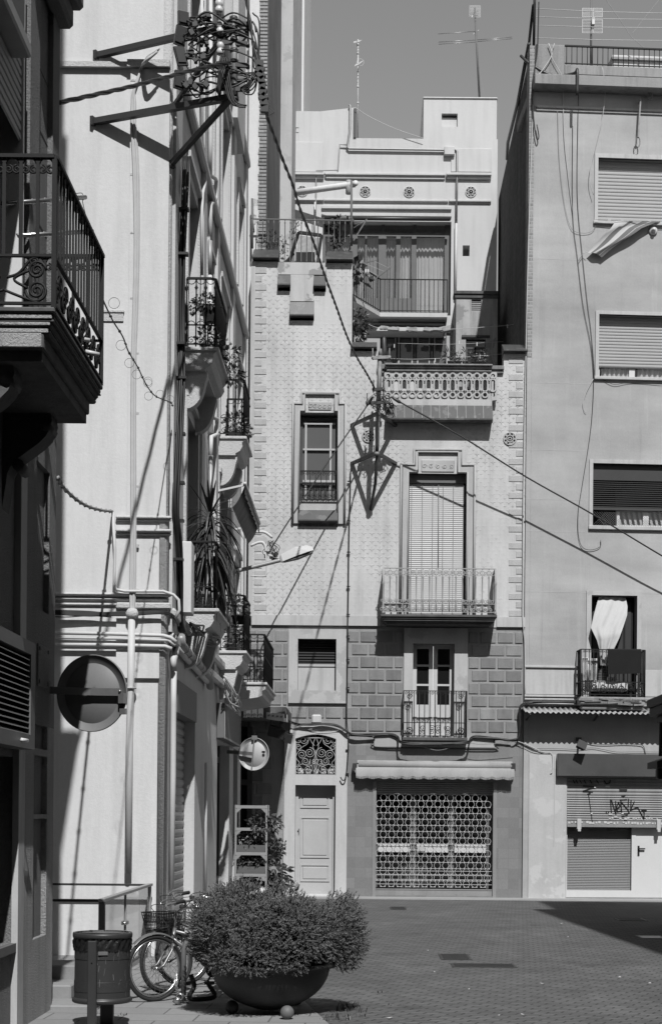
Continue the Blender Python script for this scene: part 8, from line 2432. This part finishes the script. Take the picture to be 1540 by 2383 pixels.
    if basket:
        mb=MB(); b0=W_(hx*.2,0,hz-.12); 
        def ring_(z,wx,wy,xo_): return [b0+f*(xo_+sx*wx)+sd*(sy*wy)+upv*z for sx,sy in ((-1,-1),(1,-1),(1,1),(-1,1))]
        lev=[ring_(-.02+.24*k/8,.085+.035*k/8,.11+.05*k/8,.10) for k in range(9)]
        for k,l in enumerate(lev): mb.tube(l,.007 if k in (0,8) else .0035,4,True)
        for e in range(4):
            for j in range(12):
                tt=j/12; a=lev[0][e].lerp(lev[0][(e+1)%4],tt); b=lev[8][e].lerp(lev[8][(e+1)%4],tt); mb.tube([a,b],.003,3)
                b2=lev[8][e].lerp(lev[8][(e+1)%4],min(1,tt+.16)); mb.tube([a,b2],.0025,3)
        for j in range(7): mb.tube([lev[0][0].lerp(lev[0][1],j/6),lev[0][3].lerp(lev[0][2],j/6)],.003,3)
        build(mb,'basket',M['iron'],t)
    return t
HD=math.atan2(-.63,-.777)
bicycle('nearest grey city bicycle with silver mudguards, front wheel beside the bin',361,2262,14.42,HD,.30,'bike_grey',False,'bike_grey')
bicycle('black bicycle with wire front basket, second in the row of locked bicycles',388,2240,15.05,HD+.10,.31,'bike_black',True,'paint_dark',bar_up=.20)
bicycle('farthest bicycle of the locked row with its front wheel rising behind the others',428,2212,15.75,HD-.05,.32,'bike_black',False,'paint_dark',bar_up=.14)
r=thing('bicycle_rack','short steel hoop to which the bicycles are chained','bicycle rack',P(427,2338,14.3))
p=P(427,2338,14.3); p.z=0; mb=MB(); q=p+Vector((.55,.35,0)); mb.tube([p,p+ZA*.50]+[p.lerp(q,.5)+ZA*.5+(p-q)*.5*math.cos(a)+ZA*.16*math.sin(a) for a in [i*PI/8 for i in range(1,8)]]+[q+ZA*.5,q],.024,10); mb.lathe([(.05,0),(.05,.012),(.03,.02)],p+ZA*.012,14); build(mb,'hoop',M['iron_grey'],r)
lk=thing('padlock_chain','heavy chain and shiny padlock hanging at the foot of the bicycle hoop','padlock',P(414,2320,14.2))
mb=MB(); pts=smooth([P(409,2268,14.25),P(410,2290,14.2),P(414,2308,14.2),P(424,2316,14.2),P(440,2322,14.25),P(446,2310,14.3)],4)
for i,c in enumerate(pts[:-1]):
    d=(pts[i+1]-c).normalized(); e=d.cross(ZA if i%2 else Vector((0,1,.3))).normalized(); mb.tube(arc(c,d*1.5,e,.012,0,2*PI,8)[:-1],.0045,4,True)
build(mb,'chain',M['galv'],lk)
mb=MB(); c=P(413,2328,14.15); mb.lathe([(.0,-.03),(.026,-.03),(.026,.03),(0,.03)],c,14,Matrix.Rotation(1.1,3,'Y')); mb.tube(arc(c+Vector((.02,0,.03)),XA,ZA,.028,0,2*PI,12)[:-1],.007,6,True); build(mb,'lock',M['chrome'],lk)
mb=MB(); mb.tube(smooth([P(444,2268,14.2),P(452,2295,14.2),P(440,2322,14.15),P(470,2325,14.2),P(500,2318,14.25),P(485,2290,14.3)],5),.022,6); solo(mb,'cable_lock',M['tyre'],'thick black cable lock slumped on the slabs by the bicycles','lock')

# ================= steel plant shelf at the street end =================
YS=27.0
r=thing('plant_shelf','slotted steel shelf rack holding plant trays at the street end','shelf rack',P(585,2086,YS))
xl,xr=P(548,1980,YS).x,P(620,1980,YS).x; zt_=P(585,1876,YS).z
for x in (xl,xr):
    for y in (YS,YS+.45):
        mb=MB(); mb.box(x-.018,x+.018,y,y+.004,0.012,zt_+.02); mb.box(x-.018 if x==xl else x+.014,x-.014 if x==xl else x+.018,y,y+.036,.012,zt_+.02)
        for k in range(46): mb.cbox((x,y-.001,.06+k*.04),(.010,.002,.016))
        build(mb,'upright',M['galv_soft'] if 'galv_soft' in M else M['pipe_metal'],r)
def shelf(v,trough):
    z=P(585,v,YS).z; mb=MB(); mb.box(xl,xr,YS-.008,YS-.001,z-.03,z+.02); mb.box(xl,xr,YS-.001,YS+.45,z-.012,z-.006); mb.box(xl,xr,YS+.45,YS+.456,z-.03,z+.02)
    for x in (xl,xr): mb.add([(x+(.02 if x==xl else -.02),YS-.006,z-.03),(x+(.10 if x==xl else -.10),YS-.006,z-.03),(x+(.02 if x==xl else -.02),YS-.006,z-.11)],[(0,1,2)])
    build(mb,'shelf',M['pipe_metal'],r); return z
shelf(1877,0); z1_=shelf(1929,0); z2_=shelf(1986,1); z3_=shelf(2036,1)
GS='plants on the steel shelf rack'
def tray(label,z,leafn,flowers,sz=1.0,dx=0,L=.07):
    t=thing('plant_trough',label,'planter',((xl+xr)/2,YS+.2,z),GS)
    mb=MB(); mb.hexa([(xl+.03,YS+.03,z+.0),(xr-.03,YS+.03,z),(xr-.03,YS+.3,z),(xl+.03,YS+.3,z),(xl+.02,YS+.015,z+.14),(xr-.02,YS+.015,z+.14),(xr-.02,YS+.32,z+.14),(xl+.02,YS+.32,z+.14)]); build(mb,'trough',M['wood_grey'],t)
    mb=MB()
    for k in range(5): clump(mb,(xl+.08+(xr-xl-.12)*k/4+dx,YS+.14,z+.22),.13,leafn,L,.018,sz,.3)
    build(mb,'foliage',M['leaf'],t)
    if flowers:
        mb=MB()
        for k in range(flowers):
            q=Vector((rng.uniform(xl,xr),YS+rng.uniform(-.02,.2),z+.22+rng.uniform(0,.14)))
            for j in range(4): leaf_quad(mb,q,rvec(),rvec(),.028,.011)
        build(mb,'flowers',M['flower'],t)
tray('grey trough of flowering plants on the upper shelf of the rack',z2_,70,18,1.1); tray('grey trough of leafy plants on the lower shelf of the rack',z3_,80,6,.9)
def bushy(label,pts,rr,n,L,w_,name='shelf_plant',lm='leaf',dr=.3):
    t=thing(name,label,'plant',pts[0],GS); mb=MB()
    for p in pts: clump(mb,p,rr,n,L,w_,1.0,dr)
    build(mb,'foliage',M[lm],t); mb=MB(); q=Vector(pts[0]); mb.tube([q-ZA*.12,q+ZA*.05],.012,5); mb.lathe([(.06,-.2),(.085,-.05),(.09,-.05),(.09,-.03),(.0,-.03)],q,12); build(mb,'pot',M['terracotta'],t)
bushy('leafy plant hanging from the top bar of the shelf rack',[P(607,1912,YS+.1),P(622,1908,YS+.1),P(596,1918,YS+.1),P(604,1928,YS+.05),P(638,1915,YS+.1)],.13,60,.10,.028)
bushy('bushy plant bulging out of the right side of the upper trough',[P(637,1965,YS+.15),P(645,1978,YS+.15),P(638,1990,YS+.15),P(648,1968,YS+.15)],.12,90,.06,.016)
bushy('dark plant in the back of the shelf rack below the top shelf',[P(580,1945,YS+.35),P(595,1955,YS+.35),P(570,1952,YS+.35)],.13,70,.08,.024,lm='leaf_dark')
bushy('dark plant in the back of the rack above the lower trough',[P(585,1998,YS+.35),P(600,2003,YS+.35),P(570,2005,YS+.35)],.13,70,.08,.024,lm='leaf_dark')
bushy('large drooping-leaved pot plant on the ground right of the shelf rack',[P(640,2030,YS+.2),P(650,2040,YS+.2),P(635,2020,YS+.2),P(655,2055,YS+.2),P(638,2050,YS+.2),P(632,2062,YS+.2)],.17,26,.17,.035,lm='leaf_dark',dr=.9)
bushy('dark broad-leaved plant on the ground under the shelf rack',[P(570,2062,YS+.2),P(590,2065,YS+.2),P(608,2060,YS+.2),P(600,2075,YS+.2)],.15,40,.13,.04,lm='leaf_dark',dr=.5)
